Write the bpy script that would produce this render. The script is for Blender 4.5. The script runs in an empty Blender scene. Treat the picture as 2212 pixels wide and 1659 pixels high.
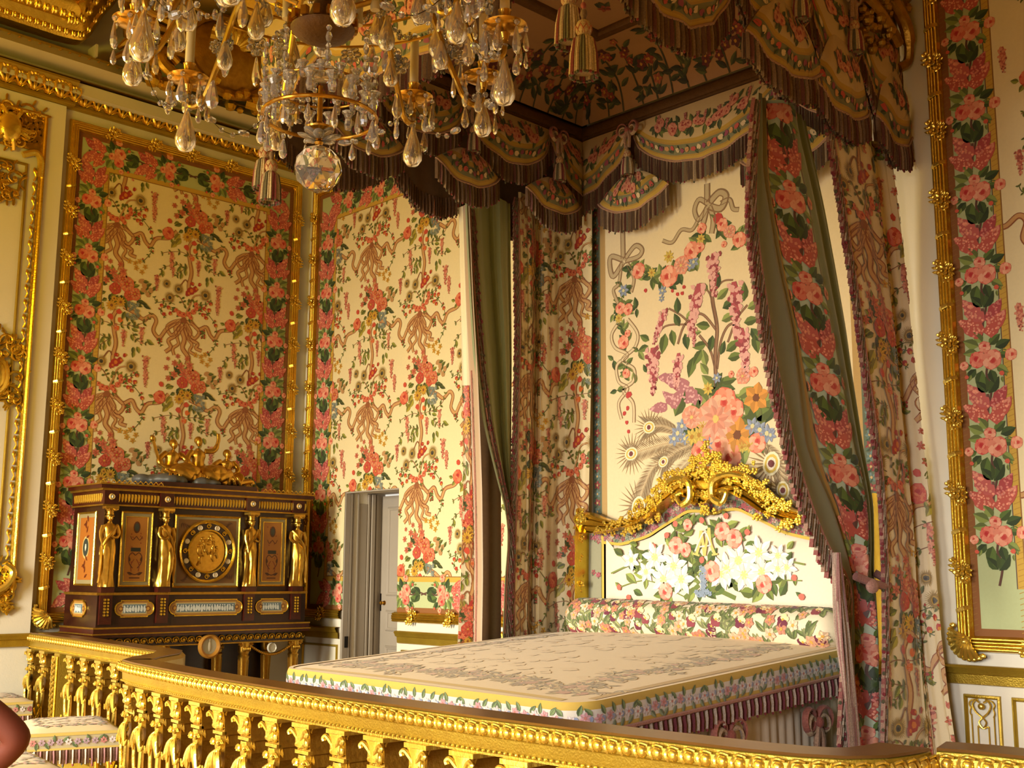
import bpy, bmesh, math, random
import numpy as np
from mathutils import Vector, Matrix
PI = math.pi
rnd = random.Random(7)
S = bpy.context.scene
COL = S.collection

# ---------------------------------------------------------------- camera
CAM = Vector((9.559, -6.4, 1.6))
_p, _y, _r = (math.radians(a) for a in (9.284, 45.978, .28))
_f = Vector((-math.sin(_y) * math.cos(_p), math.cos(_y) * math.cos(_p), math.sin(_p)))
_rt = Vector((math.cos(_y), math.sin(_y), 0)); _up = _rt.cross(_f)
_rt, _up = math.cos(_r) * _rt + math.sin(_r) * _up, -math.sin(_r) * _rt + math.cos(_r) * _up
cd = bpy.data.cameras.new('camera'); cam = bpy.data.objects.new('camera', cd); COL.objects.link(cam)
cd.sensor_width = 36; cd.lens = 36 * 2518.66 / 2212; cd.clip_start = .05; cd.clip_end = 100
M4 = Matrix((_rt, _up, -_f)).transposed().to_4x4(); M4.translation = CAM
cam.matrix_world = M4
S.camera = cam
C_ = S.cycles; C_.max_bounces = 7; C_.diffuse_bounces = 3; C_.glossy_bounces = 3; C_.transmission_bounces = 6; C_.caustics_reflective = False; C_.caustics_refractive = False; C_.use_adaptive_sampling = True; C_.adaptive_threshold = .035

# ---------------------------------------------------------------- light
WINX = (2.4, 5.7, 9.0); WPOW = (430, 130, 210); WCOL = ((1.0, .95, .83), (1.0, .95, .84), (.98, .97, 1.0)); WTILT = (27, 28, 33); WSPREAD = 96; EXPO = 0.08
LAMPS = ((3.0, -6.6, 4.2, 200), (6.4, -8.0, 4.2, 30)); LCOL = (1.0, .77, .05)
S.view_settings.view_transform = 'Standard'
try: S.view_settings.look = 'None'
except Exception: pass
S.view_settings.gamma = 1; S.view_settings.use_curve_mapping = False
S.view_settings.exposure = EXPO
W = bpy.data.worlds.new('sky'); S.world = W; W.use_nodes = True
W.node_tree.nodes['Background'].inputs[0].default_value = (1.0, .93, .8, 1)
W.node_tree.nodes['Background'].inputs[1].default_value = .8
def area(name, loc, rot, sx, sy, power, col):
    l = bpy.data.lights.new(name, 'AREA'); l.shape = 'RECTANGLE'; l.size = sx; l.size_y = sy
    l.energy = power; l.color = col
    o = bpy.data.objects.new(name, l); o.location = loc; o.rotation_euler = rot; COL.objects.link(o)
    return o
# daylight entering by the tall windows of the wall opposite the bed; sky light comes in slanting downwards
for wx, wp, wc, wt in zip(WINX, WPOW, WCOL, WTILT):
    o = area('window_daylight', (wx, -9.30, 1.95), (math.radians(90 - wt), 0, 0), 1.7, 2.9, wp, wc)
    o.data.spread = math.radians(WSPREAD)
# added warm fill lamps without fixture, out of view, yellowing the upper walls
for lx, ly, lz, lp in LAMPS:
    l = bpy.data.lights.new('warm_fill_lamp', 'POINT'); l.energy = lp; l.color = LCOL; l.shadow_soft_size = .45
    o = bpy.data.objects.new('warm_fill_lamp', l); o.location = (lx, ly, lz); COL.objects.link(o)
# ---------------------------------------------------------------- small library
def lin(c):
    c = np.asarray(c, float) / 255.
    return np.where(c <= .04045, c / 12.92, ((c + .055) / 1.055) ** 2.4)

class MB:
    """collects vertices and faces; one build() is one mesh object"""
    def __init__(s): s.v = []; s.f = []; s.m = []; s.c = []; s.n = 0
    def add(s, vs, fs, mat=0, col=None):
        o = s.n; vs = [tuple(map(float, q)) for q in vs]; s.v += vs; s.n += len(vs)
        for f in fs:
            s.f.append(tuple(i + o for i in f)); s.m.append(mat); s.c.append(col)
        return s
    def grid(s, P, mat=0, col=None, closeu=False, closev=False, colf=None):
        nu = len(P); nv = len(P[0]); o = s.n
        s.v += [tuple(map(float, q)) for r in P for q in r]; s.n += nu * nv
        for i in range(nu if closeu else nu - 1):
            for j in range(nv if closev else nv - 1):
                i2 = (i + 1) % nu; j2 = (j + 1) % nv
                s.f.append((o + i * nv + j, o + i2 * nv + j, o + i2 * nv + j2, o + i * nv + j2)); s.m.append(mat)
                s.c.append(colf(i, j) if colf else col)
        return s
    def box(s, a, b, mat=0, col=None, bev=0):
        x0, y0, z0 = [min(p, q) for p, q in zip(a, b)]; x1, y1, z1 = [max(p, q) for p, q in zip(a, b)]
        return s.add([(x0,y0,z0),(x1,y0,z0),(x1,y1,z0),(x0,y1,z0),(x0,y0,z1),(x1,y0,z1),(x1,y1,z1),(x0,y1,z1)],
              [(0,3,2,1),(4,5,6,7),(0,1,5,4),(1,2,6,5),(2,3,7,6),(3,0,4,7)], mat, col)
    def obox(s, c, ax, ay, az, mat=0, col=None):
        c = np.array(c, float); ax, ay, az = (np.array(q, float) for q in (ax, ay, az))
        vs = [c + i * ax + j * ay + k * az for k in (-1, 1) for i, j in ((-1,-1),(1,-1),(1,1),(-1,1))]
        return s.add(vs, [(0,3,2,1),(4,5,6,7),(0,1,5,4),(1,2,6,5),(2,3,7,6),(3,0,4,7)], mat, col)
    def lathe(s, prof, c=(0,0,0), seg=16, mat=0, col=None, axis=None, arc=2*PI, ph=0, sc=(1,1)):
        c = Vector(c)
        q = Vector((0,0,1)).rotation_difference(Vector(axis)) if axis is not None else None
        P = []
        full = arc >= 2 * PI - 1e-6
        for i in range(seg if full else seg + 1):
            a = ph + arc * i / seg; row = []
            for r, z in prof:
                v = Vector((r * math.cos(a) * sc[0], r * math.sin(a) * sc[1], z))
                if q: v = q @ v
                row.append(v + c)
            P.append(row)
        return s.grid(P, mat, col, closeu=full)
    def ell(s, c, r, seg=10, rings=6, mat=0, col=None, rot=None):
        if not hasattr(r, '__len__'): r = (r, r, r)
        P = []
        for i in range(seg):
            a = 2 * PI * i / seg; row = []
            for j in range(rings + 1):
                b = PI * j / rings - PI / 2
                v = Vector((r[0] * math.cos(a) * math.cos(b), r[1] * math.sin(a) * math.cos(b), r[2] * math.sin(b)))
                if rot is not None: v = rot @ v
                row.append(v + Vector(c))
            P.append(row)
        return s.grid(P, mat, col, closeu=True)
    def tube(s, pts, r, seg=8, mat=0, col=None, closed=False, caps=True, flat=1.0, up=None):
        pts = [Vector(p) for p in pts]; n = len(pts); P = []
        r = [float(q) for q in r] if hasattr(r, "__len__") else [float(r)] * n
        prev = None
        for i in range(n):
            t = (pts[(i + 1) % n] - pts[i - 1]) if closed else (pts[min(i + 1, n - 1)] - pts[max(i - 1, 0)])
            if t.length < 1e-9: t = Vector((0, 0, 1))
            t.normalize()
            if up is not None: nn = Vector(up) - Vector(up).dot(t) * t
            elif prev is None:
                nn = Vector((0, 0, 1)) if abs(t.z) < .9 else Vector((1, 0, 0)); nn = nn - nn.dot(t) * t
            else: nn = prev - prev.dot(t) * t
            if nn.length < 1e-6: nn = t.orthogonal()
            nn.normalize(); prev = nn; b = t.cross(nn)
            P.append([pts[i] + r[i] * (math.cos(2 * PI * k / seg) * nn * flat + math.sin(2 * PI * k / seg) * b) for k in range(seg)])
        o = s.n
        s.grid(P, mat, col, closeu=closed, closev=True)
        if caps and not closed:
            s.f.append(tuple(o + k for k in range(seg))); s.m.append(mat); s.c.append(col)
            s.f.append(tuple(o + (n - 1) * seg + k for k in reversed(range(seg)))); s.m.append(mat); s.c.append(col)
        return s
    def sweep(s, path, prof, nrm, mat=0, closed=False, col=None):
        """profile points (a along in-plane side, b along nrm) swept along a path lying in a plane with normal nrm, mitred"""
        path = [Vector(p) for p in path]; nrm = Vector(nrm).normalized(); n = len(path); P = []
        for i in range(n):
            if closed or 0 < i < n - 1:
                d0 = (path[i] - path[i - 1]).normalized(); d1 = (path[(i + 1) % n] - path[i]).normalized()
            elif i == 0: d0 = d1 = (path[1] - path[0]).normalized()
            else: d0 = d1 = (path[-1] - path[-2]).normalized()
            s0 = nrm.cross(d0); s1 = nrm.cross(d1); m = s0 + s1
            m = m / max(m.dot(s0), .2)
            P.append([path[i] + m * a + nrm * b for a, b in prof])
        return s.grid(P, mat, col, closeu=closed)
    def build(s, name, mats, parent=None, smooth=True, label=None, loc=None, ang=40):
        me = bpy.data.meshes.new(name)
        me.from_pydata(s.v, [], s.f)
        if not isinstance(mats, (list, tuple)): mats = [mats]
        for m in mats: me.materials.append(MAT[m] if isinstance(m, str) else m)
        if len(mats) > 1: me.polygons.foreach_set('material_index', s.m)
        if any(c is not None for c in s.c):
            at = me.color_attributes.new('Col', 'FLOAT_COLOR', 'CORNER')
            cnt = np.array([len(f) for f in s.f]); cc = {}
            arr = np.ones((len(s.f), 4), np.float32)
            for i, c in enumerate(s.c):
                if c is None: arr[i, :3] = 1; continue
                k = tuple(c)
                if k not in cc: cc[k] = lin(k)
                arr[i, :3] = cc[k]
            at.data.foreach_set('color', np.repeat(arr, cnt, axis=0).ravel())
        if smooth:
            me.polygons.foreach_set('use_smooth', [True] * len(s.f))
        me.update()
        if smooth:
            bm = bmesh.new(); bm.from_mesh(me)
            lim = math.radians(ang)
            for e in bm.edges:
                if len(e.link_faces) == 2 and e.calc_face_angle(0) > lim: e.smooth = False
            bm.to_mesh(me); bm.free()
        o = bpy.data.objects.new(name, me); COL.objects.link(o)
        if parent: o.parent = parent
        if loc is not None: o.location = loc
        if label: o['label'] = label
        return o

def inst(o, name=None, parent=None, loc=None, rot=None, sc=None):
    c = o.copy(); COL.objects.link(c)
    if name: c.name = name
    if parent is not None: c.parent = parent
    if loc is not None: c.location = loc
    if rot is not None: c.rotation_euler = rot
    if sc is not None: c.scale = sc if hasattr(sc, '__len__') else (sc, sc, sc)
    return c
def place(me_obj_list, key, name, mats, maker, parent, loc, rot=(0,0,0), sc=(1,1,1)):
    pass
_protos = {}
def piece(key, maker, mats, name, parent, loc, rot=(0, 0, 0), sc=1, smooth=True):
    """an alike piece: the mesh is built once, later ones share it"""
    if key not in _protos:
        b = MB(); maker(b); o = b.build(name, mats, None, smooth); _protos[key] = o.data
    else:
        o = bpy.data.objects.new(name, _protos[key]); COL.objects.link(o)
    o.parent = parent; o.location = loc; o.rotation_euler = rot
    o.scale = sc if hasattr(sc, '__len__') else (sc, sc, sc)
    return o
def thing(name, label, cat, loc=(0, 0, 0), group=None, rotz=0):
    o = bpy.data.objects.new(name, None); COL.objects.link(o); o.location = loc; o.rotation_euler = (0, 0, rotz)
    o.empty_display_size = .1
    o['label'] = label; o['category'] = cat
    if group: o['group'] = group
    return o
def tag(o, label, cat, group=None):
    o['label'] = label; o['category'] = cat
    if group: o['group'] = group
    return o
def structure(o, label=None):
    o['kind'] = 'structure'
    if label: o['label'] = label
    return o
def bez(pts, n=8):
    """Catmull-Rom through points"""
    pts = [np.array(p, float) for p in pts]; out = []
    for i in range(len(pts) - 1):
        p0 = pts[max(i - 1, 0)]; p1 = pts[i]; p2 = pts[i + 1]; p3 = pts[min(i + 2, len(pts) - 1)]
        for k in range(n):
            t = k / n
            out.append(.5 * ((2 * p1) + (-p0 + p2) * t + (2 * p0 - 5 * p1 + 4 * p2 - p3) * t * t + (-p0 + 3 * p1 - 3 * p2 + p3) * t ** 3))
    out.append(pts[-1]); return out

# ---------------------------------------------------------------- materials
MAT = {}
def mat(name, col, rough=.6, metal=0, bump=0, bscale=40, var=0, vscale=8, col2=None, spec=None, trans=0, ior=1.45, sheen=0, attr=False, weave=0):
    m = bpy.data.materials.new(name); m.use_nodes = True; nt = m.node_tree; N = nt.nodes; L = nt.links
    b = N['Principled BSDF']
    c = (*lin(col), 1)
    b.inputs['Base Color'].default_value = c
    b.inputs['Roughness'].default_value = rough; b.inputs['Metallic'].default_value = metal
    if trans: b.inputs['Transmission Weight'].default_value = trans; b.inputs['IOR'].default_value = ior
    if spec is not None: b.inputs['Specular IOR Level'].default_value = spec
    tc = N.new('ShaderNodeTexCoord')
    src = None
    if attr:
        a = N.new('ShaderNodeVertexColor'); a.layer_name = 'Col'; src = a.outputs['Color']
    if var:
        t = N.new('ShaderNodeTexNoise'); t.inputs['Scale'].default_value = vscale; t.inputs['Detail'].default_value = 4
        L.new(tc.outputs['Object'], t.inputs['Vector'])
        mx = N.new('ShaderNodeMix'); mx.data_type = 'RGBA'; mx.blend_type = 'MIX' if not attr else 'MULTIPLY'
        r = N.new('ShaderNodeMapRange'); r.inputs['From Min'].default_value = .3; r.inputs['From Max'].default_value = .7
        r.inputs['To Min'].default_value = 0; r.inputs['To Max'].default_value = var
        L.new(t.outputs['Fac'], r.inputs['Value']); L.new(r.outputs['Result'], mx.inputs['Factor'])
        if src: L.new(src, mx.inputs[6])
        else: mx.inputs[6].default_value = c
        mx.inputs[7].default_value = (*lin(col2 if col2 else [x * .7 for x in col]), 1)
        src = mx.outputs[2]
    if src: L.new(src, b.inputs['Base Color'])
    if bump:
        t = N.new('ShaderNodeTexNoise'); t.inputs['Scale'].default_value = bscale; t.inputs['Detail'].default_value = 3
        L.new(tc.outputs['Object'], t.inputs['Vector'])
        bp = N.new('ShaderNodeBump'); bp.inputs['Strength'].default_value = bump; bp.inputs['Distance'].default_value = .01
        L.new(t.outputs['Fac'], bp.inputs['Height']); L.new(bp.outputs['Normal'], b.inputs['Normal'])
    if sheen: b.inputs['Sheen Weight'].default_value = sheen
    MAT[name] = m; return m
mat('gold', (238, 200, 74), .25, .90, bump=.16, bscale=60, var=.5, vscale=14, col2=(200, 150, 38))
mat('gold_bright', (248, 218, 98), .24, .84, bump=.2, bscale=50, var=.35, vscale=20, col2=(210, 152, 46))
mat('gold_dark', (186, 144, 50), .36, .8, bump=.3, bscale=70, var=.5, vscale=20, col2=(130, 84, 24))
mat('gold_matt', (184, 154, 50), .38, .62, bump=.3, bscale=120, var=.4, vscale=10, col2=(150, 114, 34))
mat('brown_gilt', (116, 82, 40), .5, .3, bump=.3, bscale=80, var=.5, vscale=30, col2=(84, 54, 24))
mat('rail_top', (126, 88, 40), .32, .45, var=.4, vscale=12, col2=(98, 62, 26))
mat('bronze', (210, 166, 66), .3, .9, var=.4, vscale=30, col2=(150, 104, 34))
mat('wall_white', (238, 230, 208), .7, bump=.06, bscale=90, var=.25, vscale=3, col2=(228, 216, 186))
mat('wall_silk', (196, 164, 84), .7, var=.5, vscale=4, col2=(170, 130, 56))
mat('wall_grey', (222, 218, 208), .7, bump=.05, bscale=90)
mat('ceiling_gilt', (176, 136, 66), .7, var=.5, vscale=2, col2=(140, 100, 50))
mat('ceiling_white', (226, 214, 188), .8, var=.3, vscale=3, col2=(210, 194, 160))
mat('door_grey', (172, 160, 142), .5, bump=.05, bscale=60, var=.2, vscale=6, col2=(158, 146, 128))
mat('wood_floor', (176, 136, 66), .35, var=.6, vscale=5, col2=(136, 98, 40), bump=.1)
mat('print', (255, 255, 255), .75, attr=True, var=.12, vscale=60, col2=(225, 215, 200), bump=.10, bscale=420, sheen=.15)
mat('silk', (255, 255, 255), .5, attr=True, var=.1, vscale=90, col2=(225, 215, 200), bump=.08, bscale=500, sheen=.3)
mat('fringe', (255, 255, 255), .7, attr=True, var=.5, vscale=160, col2=(120, 105, 95), bump=.3, bscale=300, sheen=.2)
mat('green_silk', (112, 132, 104), .45, var=.35, vscale=7, col2=(92, 114, 88), sheen=.4)
mat('brown_lining', (120, 88, 54), .8, var=.3, vscale=40, col2=(92, 62, 36), sheen=.2)
mat('mahogany', (74, 26, 12), .28, var=.6, vscale=18, col2=(40, 12, 6))
mat('dark_wood', (52, 22, 12), .3, var=.5, vscale=18, col2=(28, 10, 6))
mat('crystal', (255, 252, 248), .03, trans=.78, ior=1.5)
mat('crystal_amber', (255, 246, 226), .03, trans=.86, ior=1.5)
mat('crystal_ball', (255, 250, 244), .0, trans=.90, ior=1.3)
mat('candle', (248, 226, 170), .5)
mat('brass', (206, 156, 60), .22, .95, var=.4, vscale=30, col2=(150, 100, 34))
mat('wire', (60, 46, 30), .4, .8)
mat('skin', (118, 54, 28), .75, var=.3, vscale=10, col2=(96, 40, 20))
mat('shirt', (40, 30, 30), .8)
mat('black', (14, 12, 12), .5)
mat('rock_grey', (96, 96, 92), .5, .2, var=.4, vscale=20, col2=(66, 64, 60))
mat('black_iron', (30, 26, 22), .4, .6)
mat('medallion', (255, 255, 255), .35, attr=True)
# ---------------------------------------------------------------- flat print: coloured polygons laid into the cloth
class Paint:
    def __init__(s): s.p = []
    def poly(s, pts, col, lay=1): s.p.append((np.asarray(pts, float), tuple(int(c) for c in col), lay))
    def moved(s, dx=0, dy=0, sc=1, rot=0, flip=1):
        c, n = math.cos(rot), math.sin(rot); R = np.array([[c, n], [-n, c]]) * sc
        q = Paint(); F = np.array([flip, 1.]); T = np.array([dx, dy])
        q.p = [((p * F) @ R + T, col, l) for p, col, l in s.p]; return q
    def put(s, o, *a, **k): s.p += o.moved(*a, **k).p
    def blob(s, x, y, r, col, lay=1, n=9, jag=.12, sy=1, rot=0, seed=0):
        rr = random.Random(seed * 977 + int((x + 5) * 1000) * 31 + int((y + 5) * 1000)); pts = []
        for i in range(n):
            a = 2 * PI * i / n; q = r * (1 + jag * rr.uniform(-1, 1)); px, py = q * math.cos(a), q * math.sin(a) * sy
            pts.append((x + px * math.cos(rot) - py * math.sin(rot), y + px * math.sin(rot) + py * math.cos(rot)))
        s.poly(pts, col, lay)
    def leaf(s, x, y, L, w, a, col, lay=2, dark=None, n=4):
        c, q = math.cos(a), math.sin(a)
        def T(u, v): return (x + u * c - v * q, y + u * q + v * c)
        top = [T(L * i / n, w * math.sin(PI * (i / n) ** .8)) for i in range(n + 1)]
        bot = [T(L * i / n, -w * math.sin(PI * (i / n) ** .8)) for i in range(n, -1, -1)]
        s.poly(top + bot[1:-1], col, lay)
        d = dark or [k * .72 for k in col]
        s.poly([T(0, 0)] + [T(L * i / n, -w * .95 * math.sin(PI * (i / n) ** .8)) for i in range(1, n)] + [T(L, 0)], d, lay + 1)
    def stroke(s, pts, w, col, lay=1, n=6, edge=None):
        P = bez(pts, n); m = len(P); 
        L = []; R = []
        for i in range(m):
            t = P[min(i + 1, m - 1)] - P[max(i - 1, 0)]; t = t / (np.linalg.norm(t) + 1e-9); nn = np.array([-t[1], t[0]])
            ww = w(i / (m - 1)) if callable(w) else w
            L.append(P[i] + nn * ww / 2); R.append(P[i] - nn * ww / 2)
        for i in range(m - 1): s.poly([L[i], L[i + 1], R[i + 1], R[i]], col, lay)
        if edge is not None:
            for i in range(m - 1):
                a, b = L[i], L[i + 1]; c, d = R[i], R[i + 1]
                s.poly([a, b, b + (d - b) * .22, a + (c - a) * .22], edge, lay + 1)
                s.poly([c, d, d + (b - d) * .14, c + (a - c) * .14], edge, lay + 1)
    def petals(s, x, y, r, n, col, lay=2, w=.42, a0=0, cen=None, inner=.15):
        for i in range(n):
            s.leaf(x + inner * r * math.cos(a0 + 2*PI*i/n), y + inner * r * math.sin(a0 + 2*PI*i/n), r * (1 - inner), r * w * .55, a0 + 2 * PI * i / n, col, lay, [k * .88 for k in col], 3)
        if cen: s.blob(x, y, r * .26, cen, lay + 2, 7)
    def rose(s, x, y, r, a=0, c0=(226, 128, 112), c1=(244, 178, 158), c2=(196, 60, 58), lay=3):
        mx = lambda p, q, t: [u + (v - u) * t for u, v in zip(p, q)]
        s.blob(x, y, r, mx(c0, c2, .25), lay, 11, .08)
        for i in range(6):
            t = a + 2 * PI * i / 6 + .3
            s.blob(x + .50 * r * math.cos(t), y + .50 * r * math.sin(t), r * .50, mx(c0, c1, (.35, 1, .65)[i % 3]), lay + 1, 7, .06, .82, t)
        for i in range(4):
            t = a + 2 * PI * i / 4
            s.blob(x + (.14 * math.cos(a) + .26 * math.cos(t)) * r, y + (.14 * math.sin(a) + .26 * math.sin(t)) * r, r * .36, mx(c0, c1, (.05, .75)[i % 2]), lay + 2, 6, .06, .75, t)
        s.blob(x + .16 * r * math.cos(a), y + .16 * r * math.sin(a), r * .33, mx(c0, c2, .55), lay + 3, 7, .12)
        s.blob(x + .20 * r * math.cos(a), y + .20 * r * math.sin(a), r * .20, c2, lay + 4, 6, .2)
        s.blob(x - .12 * r * math.cos(a), y - .12 * r * math.sin(a), r * .30, c1, lay + 4, 7, .05, .45, a + PI / 2)
    def lilac(s, x, y, L, a, c0=(198, 92, 84), c1=(230, 152, 136), lay=2, w=.34, nd=34, seed=1):
        rr = random.Random(seed); c, q = math.cos(a), math.sin(a); n = 12; pts = []
        for sg in (1, -1):
            for i in range(n + 1):
                k = i / n if sg == 1 else 1 - i / n
                u = k * L; v = sg * w * L * (math.sin(PI * min(1, (k * .85 + .15))) ** .8) * (1 - .35 * k) * (1 + rr.uniform(-.18, .18))
                pts.append((x + u * c - v * q, y + u * q + v * c))
        s.poly(pts, c0, lay)
        for i in range(nd):
            k = rr.uniform(.04, .95); vm = w * L * math.sin(PI * (k * .85 + .15)) * (1 - .35 * k) * .86
            u = k * L; v = rr.uniform(-.75, 1) * vm
            s.blob(x + u * c - v * q, y + u * q + v * c, L * rr.uniform(.03, .05), c1 if rr.random() < .7 else [min(255, t * 1.1) for t in c1], lay + 1, 5, .2, seed=i)
    def wist(s, x, y, L, c0=(196, 104, 100), c1=(222, 150, 140), lay=2, seed=1, lean=0):
        rr = random.Random(seed)
        s.poly([(x - .05 * L, y), (x + .05 * L, y), (x + (.12 + lean * .3) * L, y - .3 * L), (x + (.06 + lean * .7) * L, y - .7 * L), (x + lean * L, y - .95 * L), (x + (-.06 + lean * .7) * L, y - .7 * L), (x + (-.11 + lean * .3) * L, y - .28 * L)], c0, lay)
        for i in range(int(34 + L * 120)):
            k = rr.random() ** .8; r = L * .048 * (1.25 - .6 * k)
            s.blob(x + lean * k * L + rr.uniform(-1, 1) * L * .19 * (1 - .72 * k), y - k * L, r, [q * .86 for q in c0] if rr.random() < .3 else c1, lay + 1 + (i % 2), 5, .3, seed=i)
    def sprig(s, pts, col, nl=6, ll=.035, lay=1, dark=None, seed=0, ber=None, w=.005):
        rr = random.Random(seed); s.stroke(pts, w, dark or [k * .8 for k in col], lay, 4)
        P = bez(pts, 8); m = len(P)
        for i in range(nl):
            k = (i + .7) / nl; j = min(m - 2, int(k * (m - 1))); t = P[j + 1] - P[j]; a = math.atan2(t[1], t[0])
            for sg in ((1, -1) if nl < 9 else ((1,) if i % 2 else (-1,))):
                L = ll * rr.uniform(.75, 1.2) * (1.1 - .4 * k)
                s.leaf(P[j][0], P[j][1], L, L * .24, a + sg * rr.uniform(.6, 1.1), col if rr.random() < .6 else [min(255, q * 1.15) for q in col], lay + 1, None, 3)
                if ber and rr.random() < .5: s.blob(P[j][0] + sg * L * .6 * math.sin(a) , P[j][1] - sg * L * .6 * math.cos(a), ll * .26, ber, lay + 3, 6)
    def eye(s, x, y, r, lay=2, a=0):
        for i in range(30):
            t = 2 * PI * i / 30
            s.leaf(x, y, r * 2.1, r * .10, t, (196, 168, 116), lay, (176, 146, 96), 2)
        s.blob(x, y, r * 1.25, (150, 122, 70), lay + 2, 10, .08); s.blob(x, y, r * .86, (190, 156, 84), lay + 3, 10, .03)
        s.blob(x, y, r * .62, (84, 80, 66), lay + 4, 8, .03); s.blob(x, y - r * .1, r * .30, (50, 40, 42), lay + 5, 7)
    def pansy(s, x, y, r, c=(120, 44, 66), lay=3, c2=(246, 226, 170)):
        for a, q in ((2.2, 1), (.94, 1), (3.5, .85), (-.36, .85), (-PI / 2, 1.0)):
            s.blob(x + .5 * r * math.cos(a), y + .5 * r * math.sin(a), r * .52 * q, c if a in (2.2, .94) or r > .03 and a == 3.5 else c2, lay, 7, .08)
        s.blob(x, y - .1 * r, r * .2, (220, 170, 60), lay + 1, 6)
    def rect(s, x0, y0, x1, y1, col, lay=0): s.poly([(x0, y0), (x1, y0), (x1, y1), (x0, y1)], col, lay)
    def emit(s, mb, fmap, clip=None, off=.0012, step=.0008, maxlen=None):
        for k_, (p, col, lay) in enumerate(s.p):
            if clip is not None:
                x0, y0, x1, y1 = clip; mn = p.min(0); mxx = p.max(0)
                if mxx[0] <= x0 or mn[0] >= x1 or mxx[1] <= y0 or mn[1] >= y1: continue
                if mn[0] < x0 or mxx[0] > x1 or mn[1] < y0 or mxx[1] > y1:
                    p = clip_poly(p, clip)
                    if len(p) < 3: continue
            a = np.roll(p, -1, 0); ar = (p[:, 0] * a[:, 1] - a[:, 0] * p[:, 1]).sum()
            if abs(ar) < 1e-9: continue
            if ar < 0: p = p[::-1]
            d = off + step * lay + (k_ % 40) * 1.8e-5
            if maxlen and (p.max(0) - p.min(0)).max() > maxlen:
                c = p.mean(0); q = []
                for i in range(len(p)):
                    e0 = p[i]; e1 = p[(i + 1) % len(p)]; k = max(1, int(np.linalg.norm(e1 - e0) / maxlen + .999))
                    q += [e0 + (e1 - e0) * t / k for t in range(k)]
                mid = [c + (x - c) * .5 for x in q]; n = len(q)
                vs = [fmap(x[0], x[1], d) for x in q] + [fmap(x[0], x[1], d) for x in mid] + [fmap(c[0], c[1], d)]
                fs = []
                for i in range(n):
                    j = (i + 1) % n; fs += [(i, j, n + j, n + i), (n + i, n + j, 2 * n)]
                mb.add(vs, fs, 0, col)
            else:
                mb.add([fmap(x[0], x[1], d) for x in p], [tuple(range(len(p)))], 0, col)
def clip_poly(p, clip):
    x0, y0, x1, y1 = clip; P = [tuple(q) for q in p]
    for ax, val, sg in ((0, x0, 1), (0, x1, -1), (1, y0, 1), (1, y1, -1)):
        out = []; n = len(P)
        for i in range(n):
            a, b = P[i], P[(i + 1) % n]; ia = sg * (a[ax] - val) >= 0; ib = sg * (b[ax] - val) >= 0
            if ia: out.append(a)
            if ia != ib:
                t = (val - a[ax]) / (b[ax] - a[ax]); out.append((a[0] + t * (b[0] - a[0]), a[1] + t * (b[1] - a[1])))
        P = out
        if len(P) < 3: return np.zeros((0, 2))
    return np.array(P)

GRN = (112, 122, 52); GRN2 = (150, 156, 66); GRD = (78, 88, 40); RIB = (206, 160, 120); RIBE = (150, 90, 58)
RED = (204, 78, 60); PNK = (226, 132, 120); ORG = (222, 112, 56); YEL = (226, 174, 62); BLU = (136, 152, 176); BRN = (140, 92, 60)
def D(zx, zy): return ((zx - 550) * .00135, (1210 - zy) * .000844)

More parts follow.
